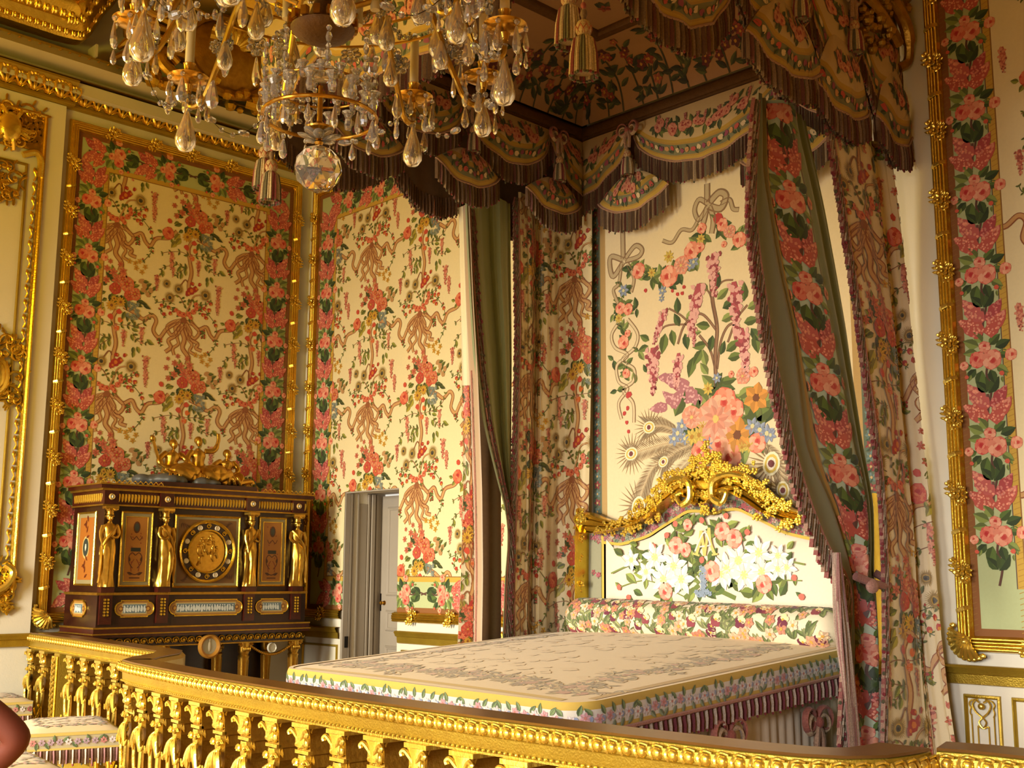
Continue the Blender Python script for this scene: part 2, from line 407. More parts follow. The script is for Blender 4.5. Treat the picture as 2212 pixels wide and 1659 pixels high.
def field_motif():
    """one repeat of the wall silk, origin at the knot of the bow, 1.508 m tall"""
    m = Paint(); rr = random.Random(3)
    rb = lambda pts, w=.036: m.stroke([D(*q) for q in pts], w, RIB, 1, 6, RIBE)
    # bow tails
    rb([(550,1215),(540,1320),(562,1420),(552,1520),(596,1610),(588,1700)], .046)
    rb([(540,1220),(492,1310),(500,1390),(446,1460),(466,1530),(428,1590)], .036)
    rb([(545,1290),(508,1400),(520,1480),(482,1540),(492,1610)], .030)
    rb([(555,1220),(604,1330),(596,1400),(660,1450),(650,1500),(694,1520)], .036)
    rb([(560,1290),(590,1410),(620,1470),(604,1540),(640,1570)], .030)
    for sg in (-1, 1):
        m.stroke([D(550,1215), D(550+sg*70,1250), D(550+sg*118,1320), D(550+sg*84,1400), D(550+sg*48,1350), D(550,1240)], .034, RIB, 1, 5, RIBE)
    m.blob(*D(550,1215), .03, RIBE, 4)
    # ribbons to the neighbouring columns
    rb([(600,1210),(660,1290),(720,1250),(752,1330),(790,1365),(830,1270),(920,1235),(975,1140)])
    rb([(510,1245),(430,1340),(380,1445),(335,1380),(352,1270),(320,1220),(260,1275),(200,1225),(120,1180)])
    # wreath of small red flowers with leaves above the knot
    for i in range(14): 
        a = rr.uniform(0, 2*PI); q = rr.uniform(.04, .13); x, y = D(570, 1120)
        m.leaf(x + q*math.cos(a), y + .7*q*math.sin(a), rr.uniform(.03,.05), .011, a, GRN if i % 2 else GRN2, 1)
    for zx, zy, r in ((515,1150,.028),(545,1160,.03),(585,1140,.026),(620,1105,.026),(640,1060,.024),(635,1020,.022),(490,1120,.02),(600,1175,.02)):
        m.rose(*D(zx, zy), r, 1, (208,92,74), (228,138,112), (176,44,40))
    # berry sprigs
    for pts in ([(500,1110),(450,1120),(400,1090),(380,1170),(420,1220)],[(480,1060),(420,1040),(350,1070),(330,1010)],[(640,1080),(690,1060),(740,1120),(790,1210),(800,1300)],[(650,1020),(720,990),(750,960)],[(385,1445),(380,1480),(400,1530)],[(790,1365),(795,1440),(740,1560)],[(690,1290),(700,1380)]):
        m.sprig([D(*q) for q in pts], GRN, 4, .034, 1, GRD, len(pts) + pts[0][0], (176,58,40))
    for zx, zy in ((450,1165),(405,1185),(435,1105),(385,1095),(700,1050),(735,1055),(690,1120),(745,985),(790,1215),(715,1150)):
        x, y = D(zx, zy); m.blob(x, y, .019, (186,58,44), 3, 7); m.blob(x + .006, y - .008, .010, (222,150,60), 4, 6)
    # peacock feathers
    for zx, zy, r in ((412,850,.024),(500,885,.030),(440,995,.030),(702,900,.034)): m.eye(*D(zx, zy), r)
    m.stroke([D(500,885), D(545,770), D(570,820), D(565,950)], .012, BRN, 1); m.stroke([D(440,995), D(505,960), D(560,1080)], .008, BRN, 1); m.stroke([D(702,900), D(620,930), D(590,1040), D(565,1130)], .014, RIB, 1, 6, RIBE)
    for i in range(16):
        zx, zy = rr.uniform(500, 660), rr.uniform(950, 1080); m.leaf(*D(zx, zy), .04, .010, rr.uniform(0, 2*PI), GRN if i % 3 else GRN2, 1)
    for zx, zy, r in ((590,880,.042),(625,850,.03),(570,915,.026),(655,790,.018),(600,800,.02)): m.blob(*D(zx, zy), r, (172,50,40), 3, 8, .25); m.blob(*D(zx + 8, zy - 4), r * .45, (214,120,48), 4, 6)
    # stem
    rb([(585,330),(560,420),(575,560),(590,680),(575,820),(580,900)], .038)
    for zx, zy in ((545,410),(600,345),(590,520),(610,430)): m.blob(*D(zx, zy), .026, RED if zy < 420 else ORG, 3, 8, .2)
    # wisteria and leaf sprigs
    for i, (zx, zy, L) in enumerate(((440,490,.17),(455,655,.10),(640,525,.15),(762,470,.15),(342,770,.15),(800,770,.17),(300,20,.16),(585,470,.08))): m.wist(*D(zx, zy), L, seed=i)
    for pts in ([(590,520),(520,470),(430,490),(360,530)],[(600,480),(680,470),(740,460)],[(690,480),(790,400),(820,300)],[(560,640),(500,620),(440,600)],[(700,540),(740,620),(800,640)],[(480,620),(380,680),(370,760)],[(560,620),(500,700),(480,740)]):
        m.sprig([D(*q) for q in pts], GRN, 4, .042, 1, BRN, pts[0][1])
    for zx, zy, a in ((690,560,-1.2),(710,690,-1.6),(735,680,-1.2),(715,730,-1.7),(378,710,-1.5),(510,640,-2.2),(540,650,-1.4),(520,700,-1.8),(690,500,-.3),(800,590,-.6),(805,620,-.2)): m.leaf(*D(zx, zy), .066, .017, a, GRN2 if zy % 3 else GRN, 3)
    # bouquet
    B = lambda zx, zy: D(zx, zy)
    for i in range(46):
        a = rr.uniform(0, 2*PI); q = rr.uniform(.06, .20); x, y = B(605, 110)
        m.leaf(x + q*math.cos(a), y + q*.75*math.sin(a), rr.uniform(.05,.085), .018, a + rr.uniform(-.5,.5), (GRN, GRN2, GRD)[i % 3], 1)
    for zx, zy, r in ((570,10,.05),(500,30,.04),(460,80,.032),(545,-60,.045),(610,-90,.04),(500,-90,.035),(440,-30,.03),(590,-160,.03),(520,-170,.026),(450,-130,.022)):
        m.petals(*B(zx, zy), r, 6, (214,120,104), 3, .5, zx, (190,84,74))
    for zx, zy in ((700,-150),(740,-120),(690,-200),(760,-180),(720,-230),(650,-210)): m.petals(*B(zx, zy), .028, 5, YEL, 3, .5, zx, (196,130,40))
    for zx, zy, r in ((640,40,.066),(700,130,.055),(560,110,.052),(660,160,.045),(610,-10,.05)):
        m.blob(*B(zx, zy), r, ((204, 78, 60), (214, 112, 92), (196, 70, 62))[zx % 3], 4, 11, .16); m.petals(*B(zx, zy), r * .95, 8, ((224, 112, 84), (230, 150, 124), (214, 98, 84))[zx % 3], 5, .5, zy, (214, 170, 84)); m.petals(*B(zx, zy), r * .55, 6, ((204, 84, 64), (220, 128, 104))[zx % 2], 7, .5, zy + .3)
    for zx, zy, r in ((545,290,.055),(605,240,.05),(560,215,.03)): m.petals(*B(zx, zy), r, 11, YEL, 6, .34, 0, (140,84,34))
    for zx, zy in ((500,320),(490,270),(470,360)): m.leaf(*B(zx, zy), .09, .028, -2.2, (178,166,66), 2)
    for i in range(34):
        k = rr.random(); m.petals(*B(650 + 90*rr.random(), 225 + 180*k), .016, 5, BLU if i % 3 else (170,180,196), 5, .55, i)
    for zx, zy, a in ((655,340,-1.5),(680,360,-1.2),(640,330,-1.9),(730,200,-.2),(760,225,-.4)): m.leaf(*B(zx, zy), .085, .017, a, GRD if zx > 700 else GRN, 4)
    m.rose(*B(405,290), .058, 1, (212,88,70), (228,136,110), (180,46,40)); m.blob(*B(412,152), .024, RED, 3, 7)
    for zx, zy, a in ((380,330,-2.2),(430,345,-1.2),(360,300,2.8)): m.leaf(*B(zx, zy), .05, .016, a, GRN2, 2)
    for zx, zy in ((760,70),(790,110),(765,20),(810,60),(740,-20)): m.blob(*B(zx, zy), .026, (190,146,110), 3, 7, .2); m.leaf(*B(zx + 10, zy), .06, .016, .3 + zy * .01, GRN, 2)
    return m
def warmer(m, k=.84): m.p = [(p, (c[0], int(c[1] * .985), int(c[2] * k)), l) for p, c, l in m.p]; return m
FIELD = warmer(field_motif(), .80)

def border_motif():
    """one repeat (.49 m) of the rose and lilac stripe, .27 m wide, origin between repeats at the roses"""
    m = Paint()
    G = (92, 118, 54); G2 = (140, 158, 84); G3 = (66, 88, 42)
    m.stroke([(0, -.245), (.02, -.15), (.0, -.08), (.02, .0)], .011, (96, 62, 52), 1)
    m.stroke([(-.02, .08), (-.005, .16), (0, .245)], .014, (110, 70, 66), 1)
    for x, y, L, a in ((-.03,.06,.085,2.7),(-.01,.075,.075,2.2),(-.04,.035,.07,3.2),(.02,.06,.075,.7),(.05,.045,.08,.35),(.06,.01,.06,-.2),(-.05,-.05,.07,3.9),(-.02,-.06,.085,-1.9),(.02,-.06,.075,-1.3),(.05,-.045,.07,-.6),(-.07,-.03,.055,3.4),
                       (.0,-.17,.08,2.3),(.005,-.175,.095,.95),(-.005,-.165,.075,1.6)):
        m.leaf(x, y, L, L * .30, a, (G, G2, G3)[int(abs(x * 100 + y * 70)) % 3], 2)
    for x, y, L, a in ((-.075,-.075,.035,-2),(.085,-.07,.035,-1.2),(-.09,-.06,.03,-1.6),(.075,-.1,.03,-1.5)): m.leaf(x, y, L, L*.25, a, G2, 2)
    m.lilac(-.005, .12, .145, 2.55, seed=1, w=.33); m.lilac(.015, .11, .15, .85, seed=2, w=.30)
    m.lilac(-.01, .17, .16, 2.15, seed=3, w=.30, c0=(200,100,100)); m.lilac(.02, .175, .13, .95, seed=4, w=.28, c0=(178,74,80), c1=(212,128,126))
    m.rose(-.038, -.005, .042, 2.6, (222,98,88), (240,150,132), (196,44,48)); m.rose(.030, -.012, .050, -.8); m.rose(.0, .052, .030, 1.4)
    m.rose(.125, .0, .030, 0, (232,132,112), (246,184,160), (206,70,60)); m.blob(.075, -.085, .013, (218,96,76), 4, 6); m.blob(-.098, -.085, .011, (218,96,76), 4, 6); m.rose(-.108, -.028, .022, 2, (236,140,120), (246,184,160), (206,80,70))
    m.stroke([(.05, .01), (.09, .03), (.125, .0)], .005, G, 1); m.stroke([(.04, -.04), (.075, -.06), (.077, -.085)], .004, G, 1)
    return m
BORDER = warmer(border_motif(), .88)
PER = .49
# ---------------------------------------------------------------- the room
RX, RY, RZ = 11.6, -9.4, 6.75
FZ = .14
floor = MB().box((-.3, RY - .3, -.1), (RX + .2, .9, FZ)).build('floor', 'wood_floor', smooth=False); structure(floor)
ceil = MB().box((-.3, RY - .3, RZ), (RX + .2, .3, RZ + .2)).build('ceiling', 'ceiling_gilt', smooth=False); structure(ceil)
# left wall, its left part stands 6 cm proud
wl = MB(); wl.box((-.25, RY - .2, 0), (0, .0, RZ)); wall_left = structure(wl.build('wall_left', 'wall_white', smooth=False))
structure(MB().box((0, RY, FZ), (.06, -2.555, 5.55)).build('trim_10', 'wall_white', smooth=False))
# back wall with the little door's opening
DX0, DX1, DZ = .737, 1.532, 2.344
wb = MB(); wb.box((-.25, 0, 0), (DX0, .25, RZ)); wb.box((DX1, 0, 0), (RX, .25, RZ)); wb.box((DX0, 0, DZ), (DX1, .25, RZ))
wall_back = structure(wb.build('wall_back', 'wall_white', smooth=False))
wr = MB().box((RX, RY - .2, 0), (RX + .25, .25, RZ)); wall_right = structure(wr.build('wall_right', 'wall_silk', smooth=False))
wf = MB(); xs = [-.25]
for wx in WINX: xs += [wx - .9, wx + .9]
xs.append(RX)
for i in range(0, len(xs), 2): wf.box((xs[i], RY - .2, 0), (xs[i + 1], RY, RZ))
for wx in WINX: wf.box((wx - .9, RY - .2, 0), (wx + .9, RY, .4)); wf.box((wx - .9, RY - .2, 3.5), (wx + .9, RY, RZ))
wall_front = structure(wf.build('wall_front', 'wall_silk', smooth=False))

# ---- door recess: panelled reveals and the door leaf
d = MB(); d.box((DX0 - .03, .25, 0), (DX0, .46, DZ)); d.box((DX1, .25, 0), (DX1 + .03, .46, DZ)); d.box((DX0 - .03, .25, DZ), (DX1 + .03, .46, DZ + .03))
d.box((DX0 - .02, -.004, 0), (DX0 + .012, .05, DZ + .0)); d.box((DX0 - .0, -.002, DZ - .012), (DX1, .05, DZ))
door_case = d.build('door_1', 'door_grey', smooth=False); structure(door_case)
for y0, y1, pr in ((.055, .075, .014), (.085, .10, .010), (.135, .15, .012), (.255, .275, .016), (.29, .325, .030), (.345, .37, .018)):
    MB().box((DX0, y0, 0), (DX0 + pr, y1, DZ - .01)).build('moulding', 'door_grey', door_case, smooth=False)
MB().box((DX0 - .002, .155, 0.1), (DX0 + .006, .245, DZ - .1)).build('panel', 'door_grey', door_case, smooth=False)
leaf = MB().box((DX0 + .01, .42, 0), (DX1 - .005, .465, DZ - .02)).build('leaf', 'door_grey', door_case, smooth=False)
def rect_path(x0, x1, z0, z1, y): return [(x0, y, z0), (x1, y, z0), (x1, y, z1), (x0, y, z1)]
PROF = [(0, 0), (.004, .012), (.012, .016), (.018, .010), (.026, .010), (.032, .004), (.032, 0)]
for z0, z1 in ((.15, .95), (1.08, 1.27) , (1.40, 2.22)):
    f = MB(); f.sweep(rect_path(DX0 + .10, DX1 - .10, z0, z1, .42), PROF, (0, -1, 0), closed=True); f.build('panel_moulding', 'door_grey', leaf)
k = MB(); k.lathe([(0, .055), (.014, .052), (.02, .04), (.016, .026), (.008, .02), (.008, .006), (.02, .004), (.022, 0)], (DX0 + .072, .42, 1.335), 12, axis=(0, -1, 0)); k.build('door_knob', 'brass', leaf)
MB().box((DX0 + .012, .415, 1.26), (DX0 + .026, .42, 1.42)).build('lock_plate', 'black_iron', leaf, smooth=False)
for z in (1.0, .3): MB().box((DX0 + .002, .02, z - .06), (DX0 + .018, .055, z + .04)).build('hinge', 'black_iron', door_case, smooth=False)

# ---- dado rail and base mouldings
RAIL = [(0, 0), (-.0, .05), (.012, .062), (.03, .05), (.045, .044), (.05, .028), (.10, .022), (.105, .012), (.105, 0)]
def rail(a, b, nrm, name, kindname=None):
    m = MB(); m.sweep([a, b], RAIL, nrm); return m
zt = 1.122
m = MB(); m.sweep([(1.56, 0, zt), (3.6, 0, zt)], [(-a, b) for a, b in RAIL], (0, -1, 0)); m.sweep([(6.2, 0, zt), (RX, 0, zt)], [(-a, b) for a, b in RAIL], (0, -1, 0)); m.sweep([(0, 0, zt), (DX0 - .03, 0, zt)], [(-a, b) for a, b in RAIL], (0, -1, 0))
structure(m.build('trim_1', 'gold_matt'))
m = MB(); m.sweep([(.0, 0, zt), (.0, -2.555, zt)], [(a, b) for a, b in RAIL], (1, 0, 0)); m.sweep([(.06, -2.555, zt), (.06, RY, zt)], [(a, b) for a, b in RAIL], (1, 0, 0))
t2 = m.build('trim_2', 'gold_matt'); structure(t2)
for x0, x1 in ((.12, .68), (1.6, 2.3), (2.4, 3.4), (6.10, 6.44), (6.535, 6.742), (6.80, 7.6), (7.7, 8.5)):
    f = MB(); f.sweep(rect_path(x0, x1, .2, .965, 0), [(0, 0), (.003, .014), (.012, .018), (.02, .010), (.022, 0)], (0, -1, 0), closed=True)
    p = f.build('dado_panel', 'gold_matt', wall_back)
    if 6.5 < x0 < 6.6:   # carved grotesque on the narrow panel
        g = MB(); cx = (x0 + x1) / 2
        for sg in (-1, 1):
            g.tube(bez([(cx, -.012, .845), (cx + sg * .035, -.016, .875), (cx + sg * .05, -.016, .91), (cx + sg * .035, -.016, .935), (cx + sg * .012, -.016, .925)], 6), .0055, 6)
            g.tube(bez([(cx + sg * .02, -.01, .94), (cx + sg * .055, -.012, .935), (cx + sg * .07, -.012, .915), (cx + sg * .062, -.012, .895)], 5), .0045, 6)
            g.tube(bez([(cx + sg * .06, -.01, .90), (cx + sg * .068, -.012, .87), (cx + sg * .06, -.01, .85)], 5), .004, 6)
            g.tube([(cx + sg * .062, -.008, .86), (cx + sg * .062, -.008, .25)], .004, 6); g.tube([(cx + sg * .03, -.008, .80), (cx + sg * .03, -.008, .25)], .004, 6)
            g.tube(bez([(cx, -.01, .845), (cx - sg * .02, -.014, .82), (cx, -.014, .79), (cx + sg * .028, -.01, .80)], 5), .0045, 6)
        g.ell((cx, -.02, .905), (.02, .014, .018)); g.build('carving', 'gold_bright', p)

# ---- upper mouldings of the left wall: frieze, fascia, cornice
def strip(y0, y1, z0, z1, d0, d1, name, mt, par=None):
    m = MB(); m.sweep([(0, y0, z0), (0, y1, z0)], [(0, 0), (0, d0), (z1 - z0, d1), (z1 - z0, 0)], (1, 0, 0)); return structure(m.build(name, mt, par)) if not par else m.build(name, mt, par)
fr = MB(); fr.sweep([(0, 0, 5.555), (0, -2.50, 5.555)], [(.0, 0), (0, .035), (-.012, .05), (-.03, .05), (-.035, .03), (-.10, .055), (-.17, .09), (-.19, .11), (-.21, .11), (-.21, 0)], (1, 0, 0))
fr.sweep([(.0, -2.50, 5.555), (.0, RY, 5.555)], [(.0, 0), (0, .095), (-.012, .11), (-.03, .11), (-.035, .09), (-.10, .115), (-.17, .15), (-.19, .17), (-.21, .17), (-.21, 0)], (1, 0, 0))
frieze = structure(fr.build('trim_3', 'gold_matt'))
def acanth(b):
    for sg in (-1, 1):
        b.tube(bez([(.0, 0, 0), (.012, sg * .03, .03), (.016, sg * .055, .075), (.012, sg * .045, .115), (.014, sg * .022, .10)], 5), [.012] * 20 + [.006], 6)
        b.tube(bez([(.0, sg * .02, .0), (.012, sg * .045, .02), (.012, sg * .075, .03)], 5), .008, 6)
    b.ell((.012, 0, .05), (.014, .016, .05), 8, 5); b.ell((.016, 0, .115), (.012, .022, .014), 8, 4)
def fluting(b):
    for i in range(4): b.tube(bez([(.0, -.045 + i * .03, 0), (.015, -.042 + i * .03, .06), (.03, -.036 + i * .03, .12)], 4), .010, 6)
yy = -.1; i = 0
while yy > -3.4:
    dx = .04 if yy > -2.5 else .10
    piece('acanth', acanth, 'gold', 'frieze_leaf', frieze, (dx, yy, 5.598), (0, .22, 0), (1.35, (1.2, .8)[i % 2], (1.2, 1.0)[i % 2]))
    yy -= .115; i += 1
strip(0, -4.5, 5.77, 5.885, .115, .15, 'trim_4', 'wall_white'); strip(0, -4.5, 5.797, 5.803, .128, .132, 'trim_5', 'gold_dark')
m = MB(); m.sweep([(0, .0, 5.885), (0, -4.5, 5.885)], [(0, 0), (0, .155), (-.02, .175), (-.05, .18), (-.085, .20), (-.10, .215), (-.11, .215), (-.11, 0)], (1, 0, 0)); c5 = structure(m.build('trim_6', 'gold_matt'))
def corn_leaf(b):
    b.ell((0, 0, 0), (.02, .030, .030), 8, 5); b.tube(bez([(0, -.035, -.03), (.02, -.01, 0), (.02, .03, .03)], 4), .009, 6); b.ell((.012, .035, -.012), (.012, .012, .02), 6, 4)
yy = -.1
while yy > -3.6: piece('corn', corn_leaf, 'gold', 'cornice_leaf', c5, (.195, yy, 5.94), (0, .3, 0)); yy -= .085
strip(0, -4.5, 5.995, 6.12, .19, .30, 'trim_7', 'ceiling_white')
m = MB(); m.box((.10, -2.42, 5.99), (.26, -2.40, 6.1)); structure(m.build('trim_9', 'ceiling_white', smooth=False))
# great gilt cornice of the cove, its end sweeping up in an arch
cp = [(.0, -4.5, 6.06), (.0, -2.75, 6.06)] + [tuple(q) for q in bez([(0, -2.62, 6.07), (0, -2.50, 6.12), (0, -2.38, 6.36), (0, -2.28, 6.52), (0, -2.2, 6.74)], 5)]
GC = [(.0, .14), (.0, .27), (.03, .30), (.055, .30), (.06, .32), (.12, .36), (.125, .40), (.17, .42), (.20, .47), (.25, .49), (.26, .55), (.34, .58), (.34, .14)]
m = MB(); m.sweep(cp, GC, (1, 0, 0)); great = structure(m.build('trim_8', 'gold'))
def egg(b): b.ell((0, 0, 0), (.022, .020, .034), 8, 6); b.tube([(.0, -.028, .03), (.012, -.026, -.01), (0, -.024, -.03)], .007, 5)
for s0, n, dx, dz, sc in ((0, 40, .31, .04, .8), (1, 40, .41, .145, 1.0)):
    for i in range(n):
        t = i / n
        y = -3.75 + i * (.062 if s0 == 0 else .07)
        if y < -2.68: piece('egg', egg, 'gold_bright', 'egg_moulding', great, (dx, y, 6.06 + dz), (0, .5, 0), sc)
        else:
            k = min(len(cp) - 2, 2 + int((y + 2.68) / .035)); q = cp[k]
            if k < len(cp) - 2: piece('egg', egg, 'gold_bright', 'egg_moulding', great, (dx, q[1] - dz * .7, q[2] + dz * .6), (0, .5, 0), sc)

# ---- gilt trophy in the corner of the cove
tro = thing('corner_cartouche', 'gilded cove trophy with shield, wings and scrolls behind the chandelier', 'ornament', (.15, -1.25, 5.93))
b = MB()
P = []
for i in range(13):
    a = -1.15 + 2.3 * i / 12; P.append([(.28 + .16 * math.cos(a) * math.sin(PI * (j + .5) / 9) , .42 * math.sin(a) * (1 - .25 * (j / 8 - .5) ** 2), .05 + .62 * j / 8) for j in range(9)])
b.grid(P); b.tube([(.32, .44 * math.sin(t), .36 + .36 * math.cos(t)) for t in np.linspace(0, 2 * PI, 26)[:-1]], .045, 8, closed=True); b.build('shield', 'gold_dark', tro)
for sg in (-1, 1):
    for k in range(6):
        w = MB(); a = .25 + k * .22
        pts = bez([(.2, sg * .3, .18 + k * .06), (.3, sg * (.5 + .05 * k), .22 + k * .085), (.28, sg * (.85 + .04 * k), .16 + .10 * k), (.22, sg * (1.08 - .06 * k), .02 + .12 * k)], 6)
        w.tube(pts, [.03 + .045 * math.sin(PI * i / (len(pts) - 1)) for i in range(len(pts))], 8, flat=.6); w.build('wing_feather', 'gold' if k % 2 else 'gold_dark', tro)
    s_ = MB(); s_.tube(bez([(.3, sg * .2, -.02), (.42, sg * .5, -.06), (.44, sg * .72, .04), (.4, sg * .66, .16), (.4, sg * .55, .1)], 8), [.05] * 20 + [.035] * 13, 8); s_.build('scroll', 'gold', tro)
h = MB(); 
for k in range(9):
    a = PI * k / 8; h.tube(bez([(.36, 0, .40), (.46, .12 * math.cos(a), .44 + .1 * math.sin(a)), (.42, .26 * math.cos(a), .46 + .18 * math.sin(a))], 5), [.02 + .002 * i for i in range(11)], 6)
h.build('shell', 'gold_bright', tro)
rr = random.Random(5); g = MB()
for i in range(60): g.ell((.2 + rr.uniform(0, .2), rr.uniform(-1.0, 1.0), rr.uniform(-.1, .12)), rr.uniform(.03, .07), 7, 4)
g.build('garland', 'gold', tro)
# ---------------------------------------------------------------- framed silk hangings on the walls
def reed_prof(w=.085, d=.045):
    p = [(0, 0), (0, .02)]
    n = 4
    for i in range(n):
        for k in range(9):
            a = PI * k / 8; c = (i + .5) / n * w * .86 + .004
            p.append((c - math.cos(a) * w * .86 / n / 2, d * (.62 + .25 * math.sin(PI * (i + .5) / n)) + .010 * math.sin(a)))
    p += [(w * .92, .022), (w, .014), (w, 0)]
    return p
def clasp(b):
    rr = random.Random(11)
    def flower(cx, cy, cz, r):
        for i in range(5):
            a = 2 * PI * i / 5 + rr.random(); b.ell((cx + .55 * r * math.cos(a), cy + .55 * r * math.sin(a), cz), (r * .48, r * .40, r * .25), 7, 4, rot=Matrix.Rotation(a, 3, 'Z') @ Matrix.Rotation(-.5, 3, 'Y'))
        b.ell((cx, cy, cz + r * .2), r * .25, 6, 4)
    flower(0, 0, .036, .040); flower(.034, -.045, .026, .028); flower(-.034, .048, .026, .030); flower(.040, .028, .018, .020)
    for i in range(12):
        a = rr.uniform(0, 2 * PI); q = rr.uniform(.03, .07)
        b.ell((q * math.cos(a) * .8, q * math.sin(a) * 1.15, .014 + rr.random() * .012), (.024, .009, .007), 6, 4, rot=Matrix.Rotation(a + rr.uniform(-.5, .5), 3, 'Z') @ Matrix.Rotation(-.4, 3, 'Y'))
def wrap(b): b.tube([(-.040, -.012, .018), (-.015, -.005, .046), (.015, .005, .046), (.040, .012, .018)], .014, 6, flat=.35)
def shell_corner(b):
    for i in range(9):
        a = -.35 + i * (PI / 2 + .7) / 8
        b.tube(bez([(0, 0, .035), (.05 * math.cos(a), .05 * math.sin(a), .06), (.11 * math.cos(a), .11 * math.sin(a), .03)], 5), [.007 + .0010 * k for k in range(11)], 6)
    for i in range(13):
        a = -.6 + i * (PI / 2 + 1.2) / 12; b.ell((.115 * math.cos(a), .115 * math.sin(a), .022), (.020, .016, .016), 7, 4)
    b.ell((.02, .02, .04), (.035, .035, .03), 9, 5)

def hanging(name, label, o, U, V, N, u0, u1, v0, v1, cols, z0s, holes=(), clasps=((), ()), base=(239, 222, 170), mint=(188, 196, 140), shells=(0, 0, 0, 0), cuts=None, fwid=.085):
    """u0..u1, v0..v1 are the outer edges of the frame"""
    o, U, V, N = (np.array(q, float) for q in (o, U, V, N))
    fm = lambda u, v, d=0: o + U * u + V * v + N * d
    t = thing(name, label, 'wall hanging', tuple(fm((u0 + u1) / 2, v0)))
    base_loc = fm((u0 + u1) / 2, v0)
    fl = lambda u, v, d=0: fm(u, v, d) - base_loc
    a0, a1, b0, b1 = u0 + fwid - .01, u1 - fwid + .01, v0 + fwid - .01, v1 - fwid + .01
    m = MB(); br, fw, bd = .05, .215, .048
    rects = [(a0, b0, a1, b1)] if not holes else holes
    P = Paint()
    P.rect(a0, b0, a1, b1, mint, 0)
    # braid, bands, field
    BR = (142, 88, 36); BD = (208, 166, 62); BDD = (150, 104, 40)
    for x0, y0, x1, y1, c, l in ((a0, b0, a0 + br, b1, BR, 1), (a1 - br, b0, a1, b1, BR, 1), (a0, b1 - br, a1, b1, BR, 1), (a0, b0, a1, b0 + br, BR, 1)): P.rect(x0, y0, x1, y1, c, l)
    s = br + fw; e = s + bd
    P.rect(a0 + s, b0 + s, a1 - s, b1 - s, BD, 1); P.rect(a0 + s - .006, b0 + s, a0 + s, b1 - s, (96, 78, 66), 1); P.rect(a1 - s, b0 + s, a1 - s + .006, b1 - s, (96, 78, 66), 1)
    P.rect(a0 + e - .008, b0 + e - .008, a1 - e + .008, b1 - e + .008, BDD, 2); P.rect(a0 + e, b0 + e, a1 - e, b1 - e, base, 3)
    for k in range(int((b1 - b0) / .03)):   # twisted hatch on braid and bands
        y = b0 + k * .03
        for x in (a0 + .006, a1 - br + .006): P.poly([(x, y), (x + .028, y + .010), (x + .028, y + .014), (x, y + .005)], BDD, 2)
        for x in (a0 + s + .006, a1 - e + .008): P.poly([(x, y), (x + .034, y + .012), (x + .034, y + .015), (x, y + .004)], (182, 136, 46), 2)
    F = Paint()
    for c, z0 in zip(cols, z0s):
        k0 = int(math.floor((v0 - z0) / 1.508)) - 1
        for k in range(k0, k0 + 6): F.put(FIELD, c, z0 + 1.508 * k)
    Bp = Paint(); mid = (a0 + br + fw / 2 + .008, a1 - br - fw / 2 - .008)
    n = int((b1 - b0) / PER) + 2; zb = z_border
    for k in range(-1, 14):
        z = zb + k * PER
        if b0 + .12 < z < b1 - .18:
            Bp.put(BORDER, mid[0], z, sc=1.16); Bp.put(BORDER, mid[1], z, flip=-1, sc=1.16)
    for y, fl_ in ((b1 - br - fw / 2, 1), (b0 + br + fw / 2, -1)):
        c = (a0 + a1) / 2; x = .24
        while c - x > a0 + .25:
            Bp.put(BORDER, c - x, y, rot=PI / 2 * 1, flip=1, sc=1.12); Bp.put(BORDER, c + x, y, rot=-PI / 2, flip=-1, sc=1.12); x += PER
    for r in rects:
        m.add([fl(r[0], r[1]), fl(r[2], r[1]), fl(r[2], r[3]), fl(r[0], r[3])], [(0, 1, 2, 3)], 0, mint)
        P.emit(m, fl, r, off=.0008)
        F.emit(m, fl, (max(r[0], a0 + e), max(r[1], b0 + e), min(r[2], a1 - e), min(r[3], b1 - e)), off=.0044)
        Bp.emit(m, fl, r, off=.0030)
    m.build('silk_panel', 'print', t, smooth=False)
    # frame
    pr = reed_prof(fwid); f = MB()
    if cuts is None: f.sweep([fl(u0, v0), fl(u1, v0), fl(u1, v1), fl(u0, v1)], pr, N, closed=True)
    else:
        f.sweep([fl(cuts[0], v0), fl(u0, v0), fl(u0, v1), fl(u1, v1), fl(u1, v0), fl(cuts[1], v0)][::-1], pr, N)
    fo = f.build('frame', 'gold', t, ang=65)
    M = Matrix((Vector(U), Vector(V), Vector(N))).transposed(); E0 = M.to_euler(); E90 = (M @ Matrix.Rotation(PI / 2, 3, 'Z')).to_euler()
    hw = fwid * .5; (us, vs) = clasps
    for v in vs:
        for u in (u0 + hw, u1 - hw):
            if u > 9.3 or (name == 'x'): continue
            piece('clasp', clasp, 'gold_bright', 'flower_clasp', fo, tuple(fl(u, v, .022)), E0 if u < (u0 + u1) / 2 else (M @ Matrix.Rotation(PI, 3, 'Z')).to_euler())
            piece('wrap', wrap, 'gold_bright', 'ribbon_wrap', fo, tuple(fl(u, v - .21, .012)), E0)
    for u in us:
        for v in (v0 + hw, v1 - hw):
            if cuts and v < 2 and cuts[0] < u < cuts[1]: continue
            piece('clasp', clasp, 'gold_bright', 'flower_clasp', fo, tuple(fl(u, v, .022)), E90)
    for k, (u, v, a) in enumerate(((u0 + .075, v0 + .075, PI), (u1 - .05, v0 + .05, -PI / 2), (u1 - .05, v1 - .05, 0), (u0 + .05, v1 - .05, PI / 2))):
        if shells[k]: piece('shellc', shell_corner, 'gold_bright', 'shell_corner', fo, tuple(fl(u, v, .02)), (M @ Matrix.Rotation(a, 3, 'Z')).to_euler())
    return t
z_border = 1.86
vsA = [5.08 - .424 * i for i in range(9)]
